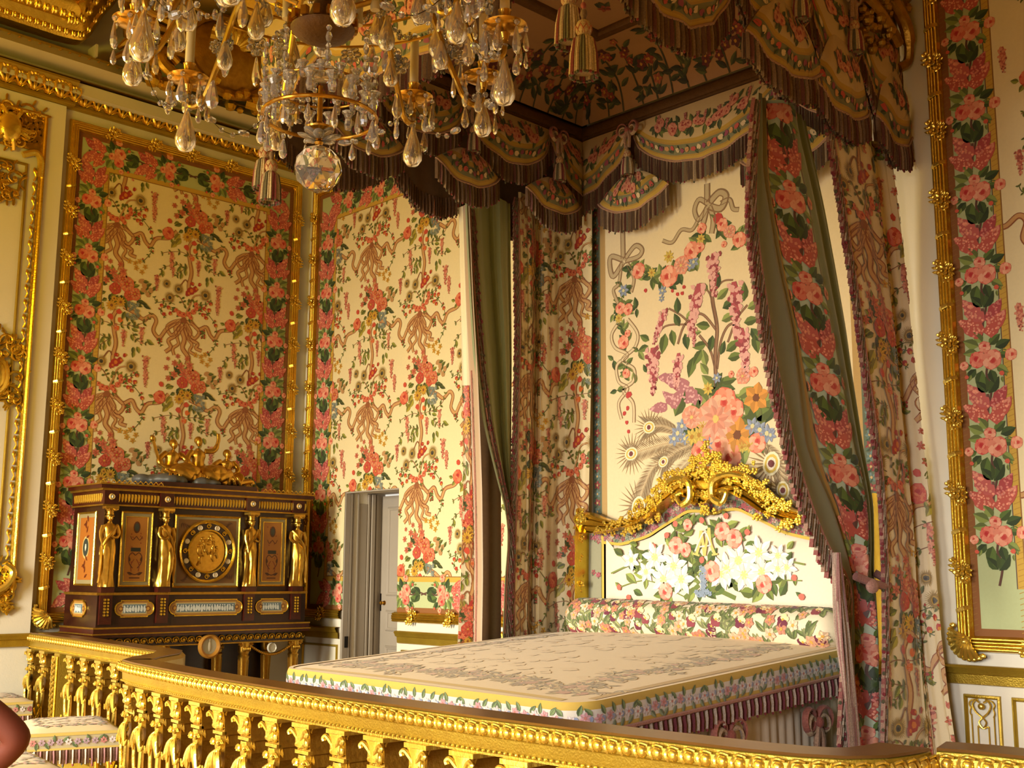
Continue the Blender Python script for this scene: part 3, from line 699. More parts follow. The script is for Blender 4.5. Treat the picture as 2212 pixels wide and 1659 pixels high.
hanging('silk_hanging', 'gilt-framed flowered silk hanging behind the dark jewel cabinet', (.006, 0, 0), (0, 1, 0), (0, 0, 1), (1, 0, 0),
        -2.50, -.125, 1.195, 5.465, (-2.02, -1.335, -.66), (3.12, 3.875, 3.12), clasps=((-2.12, -1.72, -1.34, -.94, -.55), vsA), shells=(1, 0, 0, 0))
z_border = 1.855
DH = ((.175, 1.27, DX0, 5.5), (DX1, 1.27, 3.6, 5.5), (DX0, DZ, DX1, 5.5))
hanging('silk_hanging', 'gilt-framed flowered silk hanging cut by the small grey door', (0, -.006, 0), (1, 0, 0), (0, 0, 1), (0, -1, 0),
        .10, 3.68, 1.195, 5.40, (.33, 1.05, 1.775, 2.50), (3.875, 3.132, 2.358, 3.132), holes=DH, clasps=((.45, 1.78, 2.27, 2.8), vsA), cuts=(DX0, DX1 - .02))
z_border = 1.836
hanging('silk_hanging', 'gilt-framed flowered silk hanging at the right edge, right of the bed', (0, -.006, 0), (1, 0, 0), (0, 0, 1), (0, -1, 0),
        6.535, 9.6, 1.195, 5.465, (7.32, 8.04, 8.76), (3.60, 2.85, 3.60), clasps=((6.95, 7.4, 7.85), [4.63 - .428 * i for i in range(8)] + [5.06]), shells=(1, 0, 0, 0))

# ---------------------------------------------------------------- carved and gilt panel at the far left
cp_ = thing('carved_panel', 'white and gold carved panelling at the left edge', 'wall panel', (.062, -2.95, 1.3))
def L(y, z, d=0): return (d, y + 2.95, z - 1.3)
m = MB(); m.sweep([L(-3.9, 1.42), L(-2.71, 1.42), L(-2.71, 5.42), L(-3.9, 5.42)], [(0, 0), (.004, .03), (.02, .036), (.032, .026), (.040, .028), (.05, .012), (.05, 0)], (1, 0, 0)); m.build('outer_moulding', 'gold', cp_)
m = MB(); m.sweep([L(-3.9, 1.62), L(-2.845, 1.62), L(-2.845, 4.96), L(-3.9, 4.96)], [(0, 0), (.003, .014), (.014, .018), (.022, 0)], (1, 0, 0)); m.build('inner_moulding', 'gold_matt', cp_)
def bud(b): b.tube(bez([(.006, 0, -.05), (.014, .012, -.01), (.014, -.006, .03), (.006, 0, .06)], 4), .008, 6); b.ell((.014, .008, .03), (.010, .012, .02), 6, 4)
for i in range(26): piece('bud', bud, 'gold', 'husk', cp_, L(-2.79, 1.75 + i * .125))
def scrollwork(c, name, seed, hgt, wid, n=16):
    rr = random.Random(seed); b = MB(); cy, cz = c
    for i in range(n):
        y = cy + rr.uniform(-wid, wid); z = cz + rr.uniform(-hgt, hgt); r = rr.uniform(.04, .085); a0 = rr.uniform(0, 6.28); sg = rr.choice((-1, 1))
        b.tube([L(y + r * (1 - .75 * t) * math.cos(a0 + sg * 5.2 * t), z + r * (1 - .75 * t) * math.sin(a0 + sg * 5.2 * t), .016 + .012 * t) for t in np.linspace(0, 1, 16)], [.012 * (1 - .4 * t) for t in np.linspace(0, 1, 16)], 6)
        b.ell(L(y, z, .024), (.012, .022, .022), 7, 4)
        for k in range(3):
            a = rr.uniform(0, 6.28); b.ell(L(y + 1.3 * r * math.cos(a), z + 1.3 * r * math.sin(a), .014), (.008, .035, .012), 6, 4, rot=Matrix.Rotation(a, 3, 'X'))
    return b.build(name, 'gold', cp_)
scrollwork((-2.98, 5.25), 'corner_trophy', 1, .16, .2, 26)
m = MB(); m.ell(L(-3.03, 5.22, .05), (.05, .10, .13), 12, 8)
for k in range(7): m.tube(bez([L(-3.03, 5.2, .05), L(-3.03 + .1 * math.cos(k), 5.22 + .12 * math.sin(k), .06), L(-3.03 + .17 * math.cos(k), 5.22 + .19 * math.sin(k), .03)], 4), .018, 6)
m.build('mask', 'gold_bright', cp_)
for i, (y, z) in enumerate(((-2.80, 5.12), (-2.79, 5.33))):
    m = MB(); q = bez([L(-2.90, 5.02 + .0, .02), L(-2.80, 5.06, .03), L(-2.755, 5.0, .03), L(-2.75, 4.86, .02)], 6)
    if i == 0: m.tube(q, .028, 8); m.build('volute', 'gold_bright', cp_)
m = MB(); m.box(L(-2.99, 5.08, .004), L(-2.755, 5.40, .016))
for k in range(5):
    m.obox(L(-2.87, 5.14 + .055 * k, .02), (.004, 0, 0), (0, .11, .03), (0, -.002, .006)); m.obox(L(-2.95 + .045 * k, 5.24, .02), (.004, 0, 0), (0, .03, -.11), (0, .006, .002))
m.build('trellis', 'gold_dark', cp_)
scrollwork((-3.0, 4.78), 'sprays', 9, .12, .14, 12)
m = MB(); q = bez([L(-3.1, 4.55, .012), L(-3.02, 4.62, .016), L(-2.98, 4.70, .016), L(-2.92, 4.70, .016), L(-2.90, 4.80, .016), L(-2.85, 4.84, .012)], 6); m.tube(q, .012, 6); m.build('scallop', 'gold', cp_)
scrollwork((-2.93, 3.20), 'centre_ornament', 4, .26, .12, 20)
m = MB(); m.ell(L(-2.97, 3.15, .03), (.035, .10, .16), 12, 8); m.ell(L(-2.97, 3.15, .05), (.03, .06, .11), 12, 8); m.build('cartouche', 'gold_bright', cp_)
scrollwork((-2.84, 1.46), 'foot_trophy', 6, .18, .10, 18)
m = MB(); m.tube(bez([L(-2.80, 1.66, .02), L(-2.74, 1.60, .04), L(-2.78, 1.50, .05), L(-2.9, 1.42, .04)], 6), .03, 8); m.build('volute', 'gold_bright', cp_)
# ---------------------------------------------------------------- textile helpers
FRC = [(176, 150, 118), (116, 84, 60), (150, 122, 92), (122, 70, 58), (112, 102, 76), (166, 138, 106), (98, 70, 50), (134, 108, 82)]
def interp(pts, s):
    if s <= pts[0][0]: return pts[0][1]
    for (a, p), (b, q) in zip(pts, pts[1:]):
        if s <= b: return p + (q - p) * (s - a) / (b - a + 1e-9)
    return pts[-1][1]
def fringe(mb, edge, length, step=.016, out=None, seed=0, cols=FRC, wob=.008, lean=(0, 0, 0)):
    """hanging strands below an edge polyline"""
    rr = random.Random(seed); E = [np.array(e, float) for e in edge]; out = np.array(out, float); lean = np.array(lean, float)
    acc = 0; k = 0; dn = np.array([0, 0, -1.])
    for a, b in zip(E, E[1:]):
        d = b - a; L = np.linalg.norm(d)
        if L < 1e-6: continue
        h = d / L; n = max(1, int(round(L / step)))
        for i in range(n):
            p = a + d * (i + .5) / n; w = h * (L / n) * .5; k += 1
            c = cols[k % len(cols)]; l = length * rr.uniform(.92, 1.06); o1 = out * (.004 + .007 * (k % 2)); sw = lean * l + h * rr.uniform(-1, 1) * wob * .4
            q = p + dn * l + sw; m1 = p + dn * l * .5 + sw * .5
            vs = [p - w, p + o1, p + w, m1 - w * .92, m1 + o1 * 1.7, m1 + w * .92, q - w * .95, q + o1 * 1.5, q + w * .95]
            mb.add(vs, [(0, 1, 4, 3), (1, 2, 5, 4), (3, 4, 7, 6), (4, 5, 8, 7)], 0, c)
            if k % 3 == 0: mb.ell(q + dn * .004 + o1, (.007, .007, .009), 5, 3, 0, (140, 44, 48) if k % 2 else (96, 92, 66))
CREAM = (206, 178, 124); YB = (192, 154, 58); FLB = (128, 124, 84)
def garland(w, d0, seed, big=1.0):
    P = Paint(); rr = random.Random(seed)
    n = max(3, int(w / .16))
    for i in range(n):
        u = w * (.16 + .68 * (i + .5) / n); y = d0(u) + rr.uniform(-.02, .03)
        for k in range(9):
            a = rr.uniform(0, 2 * PI); P.leaf(u + .03 * math.cos(a), y + .02 * math.sin(a), .075 * big, .018 * big, a, (GRN, GRD, (96, 104, 60))[k % 3], 1)
        for k in range(3):
            P.rose(u + rr.uniform(-.05, .05), y + rr.uniform(-.03, .03), rr.uniform(.028, .042) * big, rr.uniform(0, 6), (200, 112, 88), (224, 158, 122), (164, 58, 52))
        P.wist(u + rr.uniform(-.04, .04), y + .09, .09, (178, 92, 82), (206, 138, 112), 3, seed + i)
    return P
def valance(parent, A, B, N, zt, outline, name, fr=.15, bulge=.05, taper=1.0, seed=0, lining=None, nu=28, flowers=True, plain=None):
    """a hung piece: A, B plan ends, outline bottom heights over u 0..1"""
    A, B, N = (np.array(q, float) for q in (A, B, N)); Wd = np.linalg.norm((B - A)[:2])
    def pos(u, d, off=0):          # d = height above the bottom of the cloth
        zb = interp(outline, u); h = max(zt - zb, .02); v = min(1, max(0, 1 - d / h))
        uu = .5 + (u - .5) * (taper + (1 - taper) * v ** .8)
        p = A + (B - A) * uu; bl = bulge * (math.sin(PI * min(1, v * .9)) + .25) * (math.sin(PI * min(max(u, 0), 1)) ** .5) + .010 * math.sin(u * 9 * PI * max(.3, Wd)) * v
        return np.array([p[0], p[1], zb + d]) + N * (bl + off)
    hm = max(zt - z for _, z in outline)
    rows = [0, .012, .030, .042, .115, .128, .15] 
    hmin = max(.03, min(zt - z for _, z in outline)); m = MB()
    def rowd(r, u):
        h = max(zt - interp(outline, u), .02)
        if r < len(rows): return min(rows[r], h * (.18 + .6 * r / len(rows)) if h < .22 else rows[r])
        k = (r - len(rows) + 1) / 5; b0 = rowd(len(rows) - 1, u); return b0 + (h - b0) * k
    nr = len(rows) + 5
    P = [[pos(i / nu, rowd(r, i / nu)) for r in range(nr)] for i in range(nu + 1)]
    bc = [(190, 146, 110), YB, (178, 140, 56), FLB, FLB, YB] + [CREAM] * 8
    bc = [(190, 146, 110), YB, (178, 140, 56), FLB, (182, 142, 58), YB] + [CREAM] * 8
    m.grid(P, 0, None, colf=lambda i, j: plain or bc[j])
    if plain is None:
        pt = Paint(); rr = random.Random(seed); n = int(Wd / .045)
        for i in range(n):
            u = (i + .5) / n * Wd; c = ((196, 84, 70), (222, 196, 150), (150, 70, 90), (206, 150, 90))[i % 4]
            pt.blob(u, .078 + rr.uniform(-.012, .012), .019, c, 2, 7, .25); pt.leaf(u + .01, .07, .04, .010, rr.uniform(0, 6), (78, 92, 54), 1)
        if flowers:
            pt.p += garland(Wd, lambda u: .15 + min(.13, .45 * max(0, zt - interp(outline, u / Wd) - .2)), seed).p
        pt.emit(m, lambda a, d, off: pos(min(max(a / Wd, 0), 1), max(.0, min(d, zt - interp(outline, a / Wd) - .005)), off), off=.003, maxlen=.06)
    edge = [pos(i / (nu * 2), 0) for i in range(nu * 2 + 1)]
    o = m.build(name, 'print', parent)
    f = MB(); fringe(f, edge, fr, out=N, seed=seed)
    if plain is None:
        k = MB(); k.tube([e + N * .006 for e in edge], .007, 5, 0, (196, 160, 128)); f.v += k.v and []; 
        f.tube([e + N * .006 for e in edge], .007, 5, 0, (196, 150, 118))
    fo = f.build('fringe', 'fringe', o); fo['kind'] = 'stuff'
    if lining:
        l = MB(); Q = [[pos(i / nu, rowd(r, i / nu), -.012) for r in range(nr)] for i in range(nu + 1)]; l.grid(Q[::-1]); 
        e2 = [q - N * .014 for q in edge]; lo = l.build('lining', lining, o)
        f2 = MB(); fringe(f2, e2, fr * .96, out=-N, seed=seed + 5, cols=[(128, 94, 66), (112, 80, 54), (140, 106, 76)]); q = f2.build('lining_fringe', 'fringe', o); q['kind'] = 'stuff'
    return o
def tassel_mesh(b, s=1.0, cols=((236, 214, 170), (150, 60, 60), (216, 190, 150), (120, 112, 80))):
    """hanging down from the origin"""
    b.lathe([(0, 0), (.012, -.004), (.016, -.02), (.010, -.034), (.010, -.045)], (0, 0, 0), 10, 0, (150, 120, 90))
    b.lathe([(.010, -.045), (.026, -.055), (.034, -.075), (.032, -.10), (.022, -.118), (.020, -.122)], (0, 0, 0), 14, 0, (226, 196, 142))
    for i in range(8):
        for sg in (-1, 1):
            a = 2 * PI * i / 8; b.tube([(.034 * math.sin(PI * (.15 + .7 * t)) * math.cos(a + sg * t * 1.2), .034 * math.sin(PI * (.15 + .7 * t)) * math.sin(a + sg * t * 1.2), -.05 - .07 * t) for t in np.linspace(0, 1, 6)], .0028, 4, 0, (206, 120, 80))
    n = 26
    for i in range(n):
        a = 2 * PI * i / n; r0, r1 = .022, .052 + .004 * (i % 2); c = cols[(i // 2) % len(cols)]
        pts = [(r * math.cos(a), r * math.sin(a), z) for r, z in ((r0, -.118), (r0 + .018, -.135), (r1 - .004, -.20), (r1, -.285))]
        b.tube(pts, [.004, .0062, .0066, .0066], 5, 0, c)
        b.ell((r1 * math.cos(a), r1 * math.sin(a), -.288), (.008, .008, .008), 5, 3, 0, ((92, 98, 60), (140, 48, 48), (108, 96, 60))[i % 3])
    b.lathe([(.02, -.12), (.036, -.15), (.044, -.27), (0, -.27)], (0, 0, 0), 14, 0, (176, 150, 112))
def bow_mesh(b):
    for sg in (-1, 1):
        for k, (r, t) in enumerate(((.045, .5), (.035, -.35))):
            pts = [(sg * (.01 + r * (1 - math.cos(a)) * .8), -.012 * math.sin(a * .5), r * .85 * math.sin(a) + .02 * t) for a in np.linspace(.1, 2 * PI - .1, 14)]
            b.tube(pts, .012, 6, 0, (206, 176, 140) if k else (176, 104, 88), flat=.5)
        b.tube(bez([(0, -.01, 0), (sg * .018, -.014, -.06), (sg * .012, -.01, -.12)], 5), .011, 6, 0, (190, 150, 120))
    b.ell((0, -.016, 0), (.018, .016, .02), 8, 5, 0, (160, 84, 70))

# ---------------------------------------------------------------- the tester over the bed
TX0, TX1, TYF = 3.52, 6.36, -2.75
BC = 4.955
tester = thing('bed_canopy', 'fringed flowered canopy with gilt crown above the bed', 'canopy', (BC, 0, 4.2))
def tl(x, y, z): return (x - BC, y, z - 4.2)
def tp(m):
    m.v = [tl(*v) for v in m.v]; return m
# inner moulding band, cove and soffit
IX0, IX1, IYB, IYF = 3.80, 6.11, -.10, -2.55
ring = [(IX0, IYB, 4.86), (IX0, IYF, 4.86), (IX1, IYF, 4.86), (IX1, IYB, 4.86)]
m = MB(); m.sweep(ring, [(-.05, 0), (0, 0), (.0, .0), (.0, .02), (-.012, .03), (-.012, .045), (0, .05), (.004, .10), (-.01, .12), (-.02, .135), (-.05, .14)], (0, 0, 1), closed=True); tp(m).build('inner_moulding', 'brown_gilt', tester)
COVC = (170, 130, 94)
def cove(t):      # 0 at the band, 1 at the soffit frame
    return (.52 * (1 - math.cos(t * PI / 2) ) * .55 + .52 * .45 * t, .42 * math.sin(t * PI / 2))
m = MB(); P = []
for i in range(13):
    dx, dz = cove(i / 12); sy = .40 / .52; P.append([(IX0 + dx, IYB - dx * sy, 5.0 + dz), (IX0 + dx, IYF + dx * sy, 5.0 + dz), (IX1 - dx, IYF + dx * sy, 5.0 + dz), (IX1 - dx, IYB - dx * sy, 5.0 + dz)])
m.grid(P, 0, COVC, closev=True)
def covemap(side):
    def f(u, v, off):      # u metres along from the back left corner, v 0..0.6 up the slope
        t = min(1, max(0, v / .62)); dx, dz = cove(t); sy = .40 / .52
        if side == 'back': x = min(max(IX0 + u, IX0 + dx), IX1 - dx); return (x, IYB - dx * sy - off, 5.0 + dz - off)
        return (IX0 + dx + off, max(min(IYB - u, IYB - dx * sy), IYF + dx * sy), 5.0 + dz - off)
    return f
def cove_plants(W, seed):
    P = Paint(); rr = random.Random(seed); x = .08
    while x < W:
        h = rr.uniform(.25, .5)
        P.stroke([(x, 0), (x + rr.uniform(-.03, .03), h * .5), (x + rr.uniform(-.06, .06), h)], .012, (64, 66, 40), 1)
        for k in range(12):
            y = rr.uniform(.02, h); a = rr.choice((.5, 2.6)) + rr.uniform(-.5, .5); P.leaf(x + rr.uniform(-.05, .05), y, .10, .02, a, ((70, 76, 42), (86, 92, 50), (56, 58, 36))[k % 3], 1)
        for k in range(4): 
            c = rr.choice(((150, 62, 50), (110, 44, 44), (176, 96, 70), (92, 40, 44))); P.petals(x + rr.uniform(-.07, .07), rr.uniform(.12, h), rr.uniform(.03, .045), 5, c, 3, .7, k, (190, 140, 60))
        x += rr.uniform(.13, .2)
    return P
cove_plants(2.3, 3).emit(m, covemap('back'), off=.004, maxlen=.08); cove_plants(2.4, 8).emit(m, covemap('left'), off=.004, maxlen=.08)
tp(m).build('cove', 'print', tester)
cx0, cx1, cyb, cyf = IX0 + .52, IX1 - .52, IYB - .40, IYF + .40
m = MB(); m.box((cx0 - .02, cyf - .02, 5.44), (cx1 + .02, cyb + .02, 5.46), 0, COVC)
Pq = Paint(); rr = random.Random(2)
for i in range(26):
    x, y = rr.uniform(cx0 + .1, cx1 - .1), rr.uniform(cyf + .1, cyb - .1)
    for k in range(5): Pq.leaf(x, y, .1, .022, rr.uniform(0, 6.3), (76, 80, 46), 1)
    Pq.petals(x, y, .05, 5, (156, 70, 56), 2, .6, i)
Pq.emit(m, lambda a, b, off: (a, b, 5.44 - off), off=.003); tp(m).build('soffit', 'print', tester, smooth=False)
m = MB(); m.sweep([(cx0, cyb, 5.40), (cx0, cyf, 5.40), (cx1, cyf, 5.40), (cx1, cyb, 5.40)], [(-.03, .04), (-.03, 0), (.03, 0), (.045, .02), (.045, .04)], (0, 0, 1), closed=True); tp(m).build('soffit_moulding', 'brown_gilt', tester)
# outer shell and gilt cornice
m = MB(); m.box((TX0 + .02, TYF + .02, 4.95), (IX0 - .04, -.0, 5.1)); m.box((IX1 + .04, TYF + .02, 4.95), (TX1 - .02, 0, 5.1)); m.box((TX0 + .02, TYF + .02, 4.95), (TX1 - .02, IYF - .04, 5.1)); tp(m).build('frame', 'dark_wood', tester, smooth=False)
m = MB(); m.sweep([(TX0, 0, 4.98), (TX0, TYF, 4.98), (TX1, TYF, 4.98), (TX1, 0, 4.98)], [(-.02, 0), (-.06, .0), (-.07, .03), (-.05, .05), (-.06, .09), (-.10, .12), (-.13, .16), (-.14, .22), (-.10, .25), (.0, .26)], (0, 0, 1)); tp(m).build('gilt_cornice', 'gold_dark', tester)
m = MB(); m.box((TX0 + .05, TYF + .05, 5.1), (TX0 + .09, 0, 5.5)); m.box((TX1 - .09, TYF + .05, 5.1), (TX1 - .05, 0, 5.5)); m.box((TX0 + .05, TYF + .05, 5.1), (TX1 - .05, TYF + .09, 5.5)); m.box((TX0 + .05, TYF + .05, 5.5), (TX1 - .05, 0, 5.54)); tp(m).build('upper_box', 'gold_dark', tester, smooth=False)
for y in (-2.4, -1.5, -.62):    # carved scrolls along the right cornice
    m = MB(); rr = random.Random(int(y * 10))
    for i in range(14): m.ell((TX1 + .08 + rr.uniform(-.02, .05), y + rr.uniform(-.12, .12), 4.98 + rr.uniform(-.12, .14)), rr.uniform(.02, .045), 7, 4)
    m.tube(bez([(TX1 + .08, y - .16, 5.1), (TX1 + .12, y - .08, 4.98), (TX1 + .10, y, 4.88), (TX1 + .12, y + .08, 4.98), (TX1 + .08, y + .16, 5.1)], 6), .026, 7); tp(m).build('carved_scroll', 'gold_dark', tester)
m = MB()   # gilt volute bracket where the cornice meets the wall
m.tube(bez([(TX1 + .02, -.62, 5.12), (TX1 + .08, -.42, 5.06), (TX1 + .10, -.24, 4.98), (TX1 + .10, -.10, 4.86), (TX1 + .07, -.04, 4.70), (TX1 + .03, -.09, 4.64)], 8), [.05] * 14 + [.042] * 14 + [.03] * 13, 8)
m.tube(bez([(TX1 + .05, -.7, 4.98), (TX1 + .09, -.5, 4.90), (TX1 + .10, -.32, 4.80), (TX1 + .09, -.2, 4.74)], 8), .035, 8)
rr = random.Random(4)
for i in range(26): m.ell((TX1 + .05 + rr.uniform(0, .06), -.42 + rr.uniform(-.18, .12), 4.72 + rr.uniform(-.10, .12)), rr.uniform(.02, .04), 7, 4)
for i in range(18): m.ell((TX1 + .05 + rr.uniform(0, .06), -.22 + rr.uniform(-.14, .14), 5.02 + rr.uniform(-.10, .12)), rr.uniform(.02, .045), 7, 4)
tp(m).build('volute_bracket', 'gold_dark', tester)

class _T: pass
def swag_outline(z0, sag, p=.55): return [(i / 20, z0 - sag * math.sin(PI * i / 20) ** p) for i in range(21)]
def half_outline(z0, sag, flip): 
    o = [(i / 20, z0 - sag * math.sin(PI / 2 * i / 20) ** .6) for i in range(21)]
    return [(1 - u, z) for u, z in reversed(o)] if flip else o
def tail_outline(low, rise): return [(i / 20, low + rise * abs(2 * i / 20 - 1) ** 2.2) for i in range(21)]
def V(A, B, N, *a, **k): return valance(tester, (A[0] - BC, A[1], 0), (B[0] - BC, B[1], 0), N, *a, **k)
def lowz(o): return [(u, z - 4.2) for u, z in o]
def swag(A, B, N, sag=.37, z0=4.80, zt=4.87, **k): return V(A, B, N, zt - 4.2, lowz(swag_outline(z0, sag)), 'swag', **k)
def tail(A, B, N, low=4.19, rise=.13, zt=4.48, **k): return V(A, B, N, zt - 4.2, lowz(tail_outline(low, rise)), 'tail', taper=.25, bulge=.05, nu=20, **k)
def joint(x, y, N, z=4.80):
    a = math.atan2(N[1], N[0]) + PI / 2
    piece('bow', bow_mesh, 'fringe', 'cord_bow', tester, tl(x + N[0] * .06, y + N[1] * .06, z), (0, 0, a), 1.15)
    piece('tassel', tassel_mesh, 'fringe', 'tassel', tester, tl(x + N[0] * .075, y + N[1] * .075, z - .12), (0, 0, a), .80)
nb = (0, -1, 0); ni = (1, 0, 0)
# along the wall behind the bed head
V((IX0, -.1), (4.31, -.1), nb, .67, lowz(half_outline(4.80, .37, True)[::1]), 'swag', seed=1); swag((4.31, -.1), (5.60, -.1), nb, seed=2, sag=.36); V((5.60, -.1), (IX1, -.1), nb, .67, lowz(half_outline(4.80, .37, False)), 'swag', seed=3)
for x in (4.33, 5.60): tail((x - .33, -.14), (x + .33, -.14), nb, seed=int(x * 10)); joint(x, -.12, nb)
# inner face of the left side
V((IX0, -.45), (IX0, -.1), ni, .67, lowz(half_outline(4.80, .37, False)), 'swag', seed=4); swag((IX0, -1.30), (IX0, -.45), ni, seed=5, sag=.30); swag((IX0, -2.15), (IX0, -1.30), ni, seed=6, sag=.30); V((IX0, -2.55), (IX0, -2.15), ni, .67, lowz(half_outline(4.80, .30, True)), 'swag', seed=7)
for y in (-.45, -1.30, -2.15): tail((IX0 + .04, y - .30), (IX0 + .04, y + .30), ni, seed=int(-y * 10), low=4.22); joint(IX0 + .02, y, ni)
# outer face of the left side, seen from its lined back
no = (-1, 0, 0)
for y0, y1, s in ((-2.75, -1.70, 11), (-1.70, -.95, 12), (-.95, -.05, 13)):
    V((TX0, y1), (TX0, y0), no, .78, lowz([(i / 20, 4.47 - .25 * math.sin(PI * i / 20) ** .6) for i in range(21)]), 'swag', seed=s, lining='brown_lining', flowers=False)
# outer face of the right side
nr_ = (1, 0, 0)
V((TX1, -2.75), (TX1, -1.78), nr_, .86, lowz([(0, 4.50), (.06, 4.38), (.12, 4.30), (.25, 4.22), (.4, 4.18), (.6, 4.18), (.8, 4.27), (.92, 4.40), (1, 4.52)]), 'swag', seed=21, lining='brown_lining')
swag((TX1, -1.80), (TX1, -1.02), nr_, seed=22, sag=.36, z0=4.78, zt=5.04, lining='brown_lining'); swag((TX1, -1.06), (TX1, -.50), nr_, seed=23, sag=.34, z0=4.74, zt=5.04, lining='brown_lining'); swag((TX1, -.54), (TX1, -.04), nr_, seed=24, sag=.34, z0=4.70, zt=5.04, lining='brown_lining')
for y, w, lo in ((-1.36, .36, 4.19), (-.79, .30, 4.12), (-.20, .22, 4.11)): tail((TX1 + .04, y - w), (TX1 + .04, y + w), nr_, seed=int(-y * 100), low=lo, zt=4.60, lining='brown_lining')
for y in (-1.28, -.72): joint(TX1 + .02, y, nr_, 4.86)
# front
nf = (0, -1, 0)
V((4.15, TYF), (5.92, TYF), nf, .84, lowz([(0, 4.6), (.08, 4.42), (.3, 4.28), (.6, 4.26), (.78, 4.30), (.88, 4.40), (.95, 4.52), (1, 4.66)]), 'swag', seed=31, lining='brown_lining'); V((TX0, TYF), (4.15, TYF), nf, .84, lowz([(0, 4.66), (.3, 4.46), (.6, 4.4), (1, 4.6)]), 'swag', seed=32, lining='brown_lining')
# loose corner tassels on cords
def corner_tassels(label, x0, x1, za, zb):
    t = thing('hanging_tassels', label, 'tassel', (x0, TYF + .05, 4.9))
    for x, z, nm in ((x0, za, 'a'), (x1, zb, 'b')):
        c = MB(); c.tube([(x - x0, 0, 0), (x - x0 + .004, 0, (z - 4.9) * .5), (x - x0, 0, z - 4.9)], .006, 6, 0, (206, 166, 120)); c.ell((x - x0, 0, z - 4.9 + .02), (.014, .014, .018), 8, 5, 0, (190, 96, 84)); c.build('cord', 'fringe', t)
        piece('tassel', tassel_mesh, 'fringe', 'tassel', t, (x - x0, 0, z - 4.9), (0, 0, x), 1.12)
corner_tassels('pair of striped tassels hanging at the canopy corner above the headboard', 6.10, 6.19, 4.335, 4.155)
corner_tassels('pair of striped tassels hanging beside the crystal ball', 3.51, 3.59, 4.27, 4.165)
# ---------------------------------------------------------------- curtains
def curve3(pts, X=None, n=60, zs=None):
    """resample a polyline of (y, z) or (x, y, z) at n equal steps in z"""
    P = [((X, p[0], p[1]) if len(p) == 2 else tuple(p)) for p in pts]
    P = sorted(P, key=lambda q: -q[2]); return P
def at_z(P, z):
    if z >= P[0][2]: return np.array([P[0][0], P[0][1], z])
    for a, b in zip(P, P[1:]):
        if z >= b[2]:
            t = (a[2] - z) / (a[2] - b[2] + 1e-9); return np.array([a[0] + (b[0] - a[0]) * t, a[1] + (b[1] - a[1]) * t, z])
    return np.array([P[-1][0], P[-1][1], z])
def smooth_cols(C):
    C = np.array(C); K = C.copy()
    for _ in range(3): K[1:-1] = .25 * K[:-2] + .5 * K[1:-1] + .25 * K[2:]
    return K
class Cloth:
    """curtain lofted between boundary curves; u runs over the curves 0..n-1, z is the height"""
    def __init__(s, curves, zt, zb, N, nz=90, sub=6, dx=None, wave=None, disp=None):
        disp = np.array(N if disp is None else disp, float)
        s.zt, s.zb, s.N = zt, zb, np.array(N, float); s.nz = nz; s.sub = sub; s.nc = len(curves)
        s.zs = np.linspace(zt, zb, nz + 1)
        B = np.array([smooth_cols([at_z(c, z) for z in s.zs]) for c in curves])     # nc, nz+1, 3
        if dx is not None:
            for i, d in enumerate(dx): B[i] += disp * d
        nu = (s.nc - 1) * sub; G = np.zeros((nu + 1, nz + 1, 3))
        for k in range(nu + 1):
            u = k / sub; i = min(s.nc - 2, int(u)); t = u - i; tt = t * t * (3 - 2 * t)
            q = B[i] * (1 - t) + B[i + 1] * t
            nrm = (B[i] * (1 - tt) + B[i + 1] * tt) @ s.N; q = q + np.outer(nrm - q @ s.N, s.N) * (0 if abs(disp[1]) > 1 else 1)
            G[k] = q
            if wave: 
                for j in range(nz + 1): G[k, j] += s.N * wave(u, s.zs[j])
        s.G = G; s.nu = nu
    def at(s, u, z, off=0):
        k = min(max(u * s.sub, 0), s.nu - 1e-6); j = min(max((s.zt - z) / (s.zt - s.zb) * s.nz, 0), s.nz - 1e-6)
        i0, j0 = int(k), int(j); a, b = k - i0, j - j0; G = s.G
        p = (G[i0, j0] * (1 - a) + G[i0 + 1, j0] * a) * (1 - b) + (G[i0, j0 + 1] * (1 - a) + G[i0 + 1, j0 + 1] * a) * b
        if off:
            du = G[i0 + 1, j0] - G[i0, j0]; dv = G[i0, j0 + 1] - G[i0, j0]; n = np.cross(du, dv); L = np.linalg.norm(n)
            n = n / L if L > 1e-12 else s.N
            if n @ s.N < 0: n = -n
            p = p + n * off
        return p
    def mesh(s, colf, mb): mb.grid(s.G.tolist(), 0, None, colf=lambda i, j: colf(i / s.sub, s.zs[j])); return mb
GS = (140, 150, 104); OL = (138, 126, 82); MINT = (196, 212, 178); BRAID = (168, 128, 52)
EDGEC = [(206, 176, 150), (166, 96, 88), (214, 194, 164), (134, 122, 92), (190, 150, 126), (140, 116, 90)]
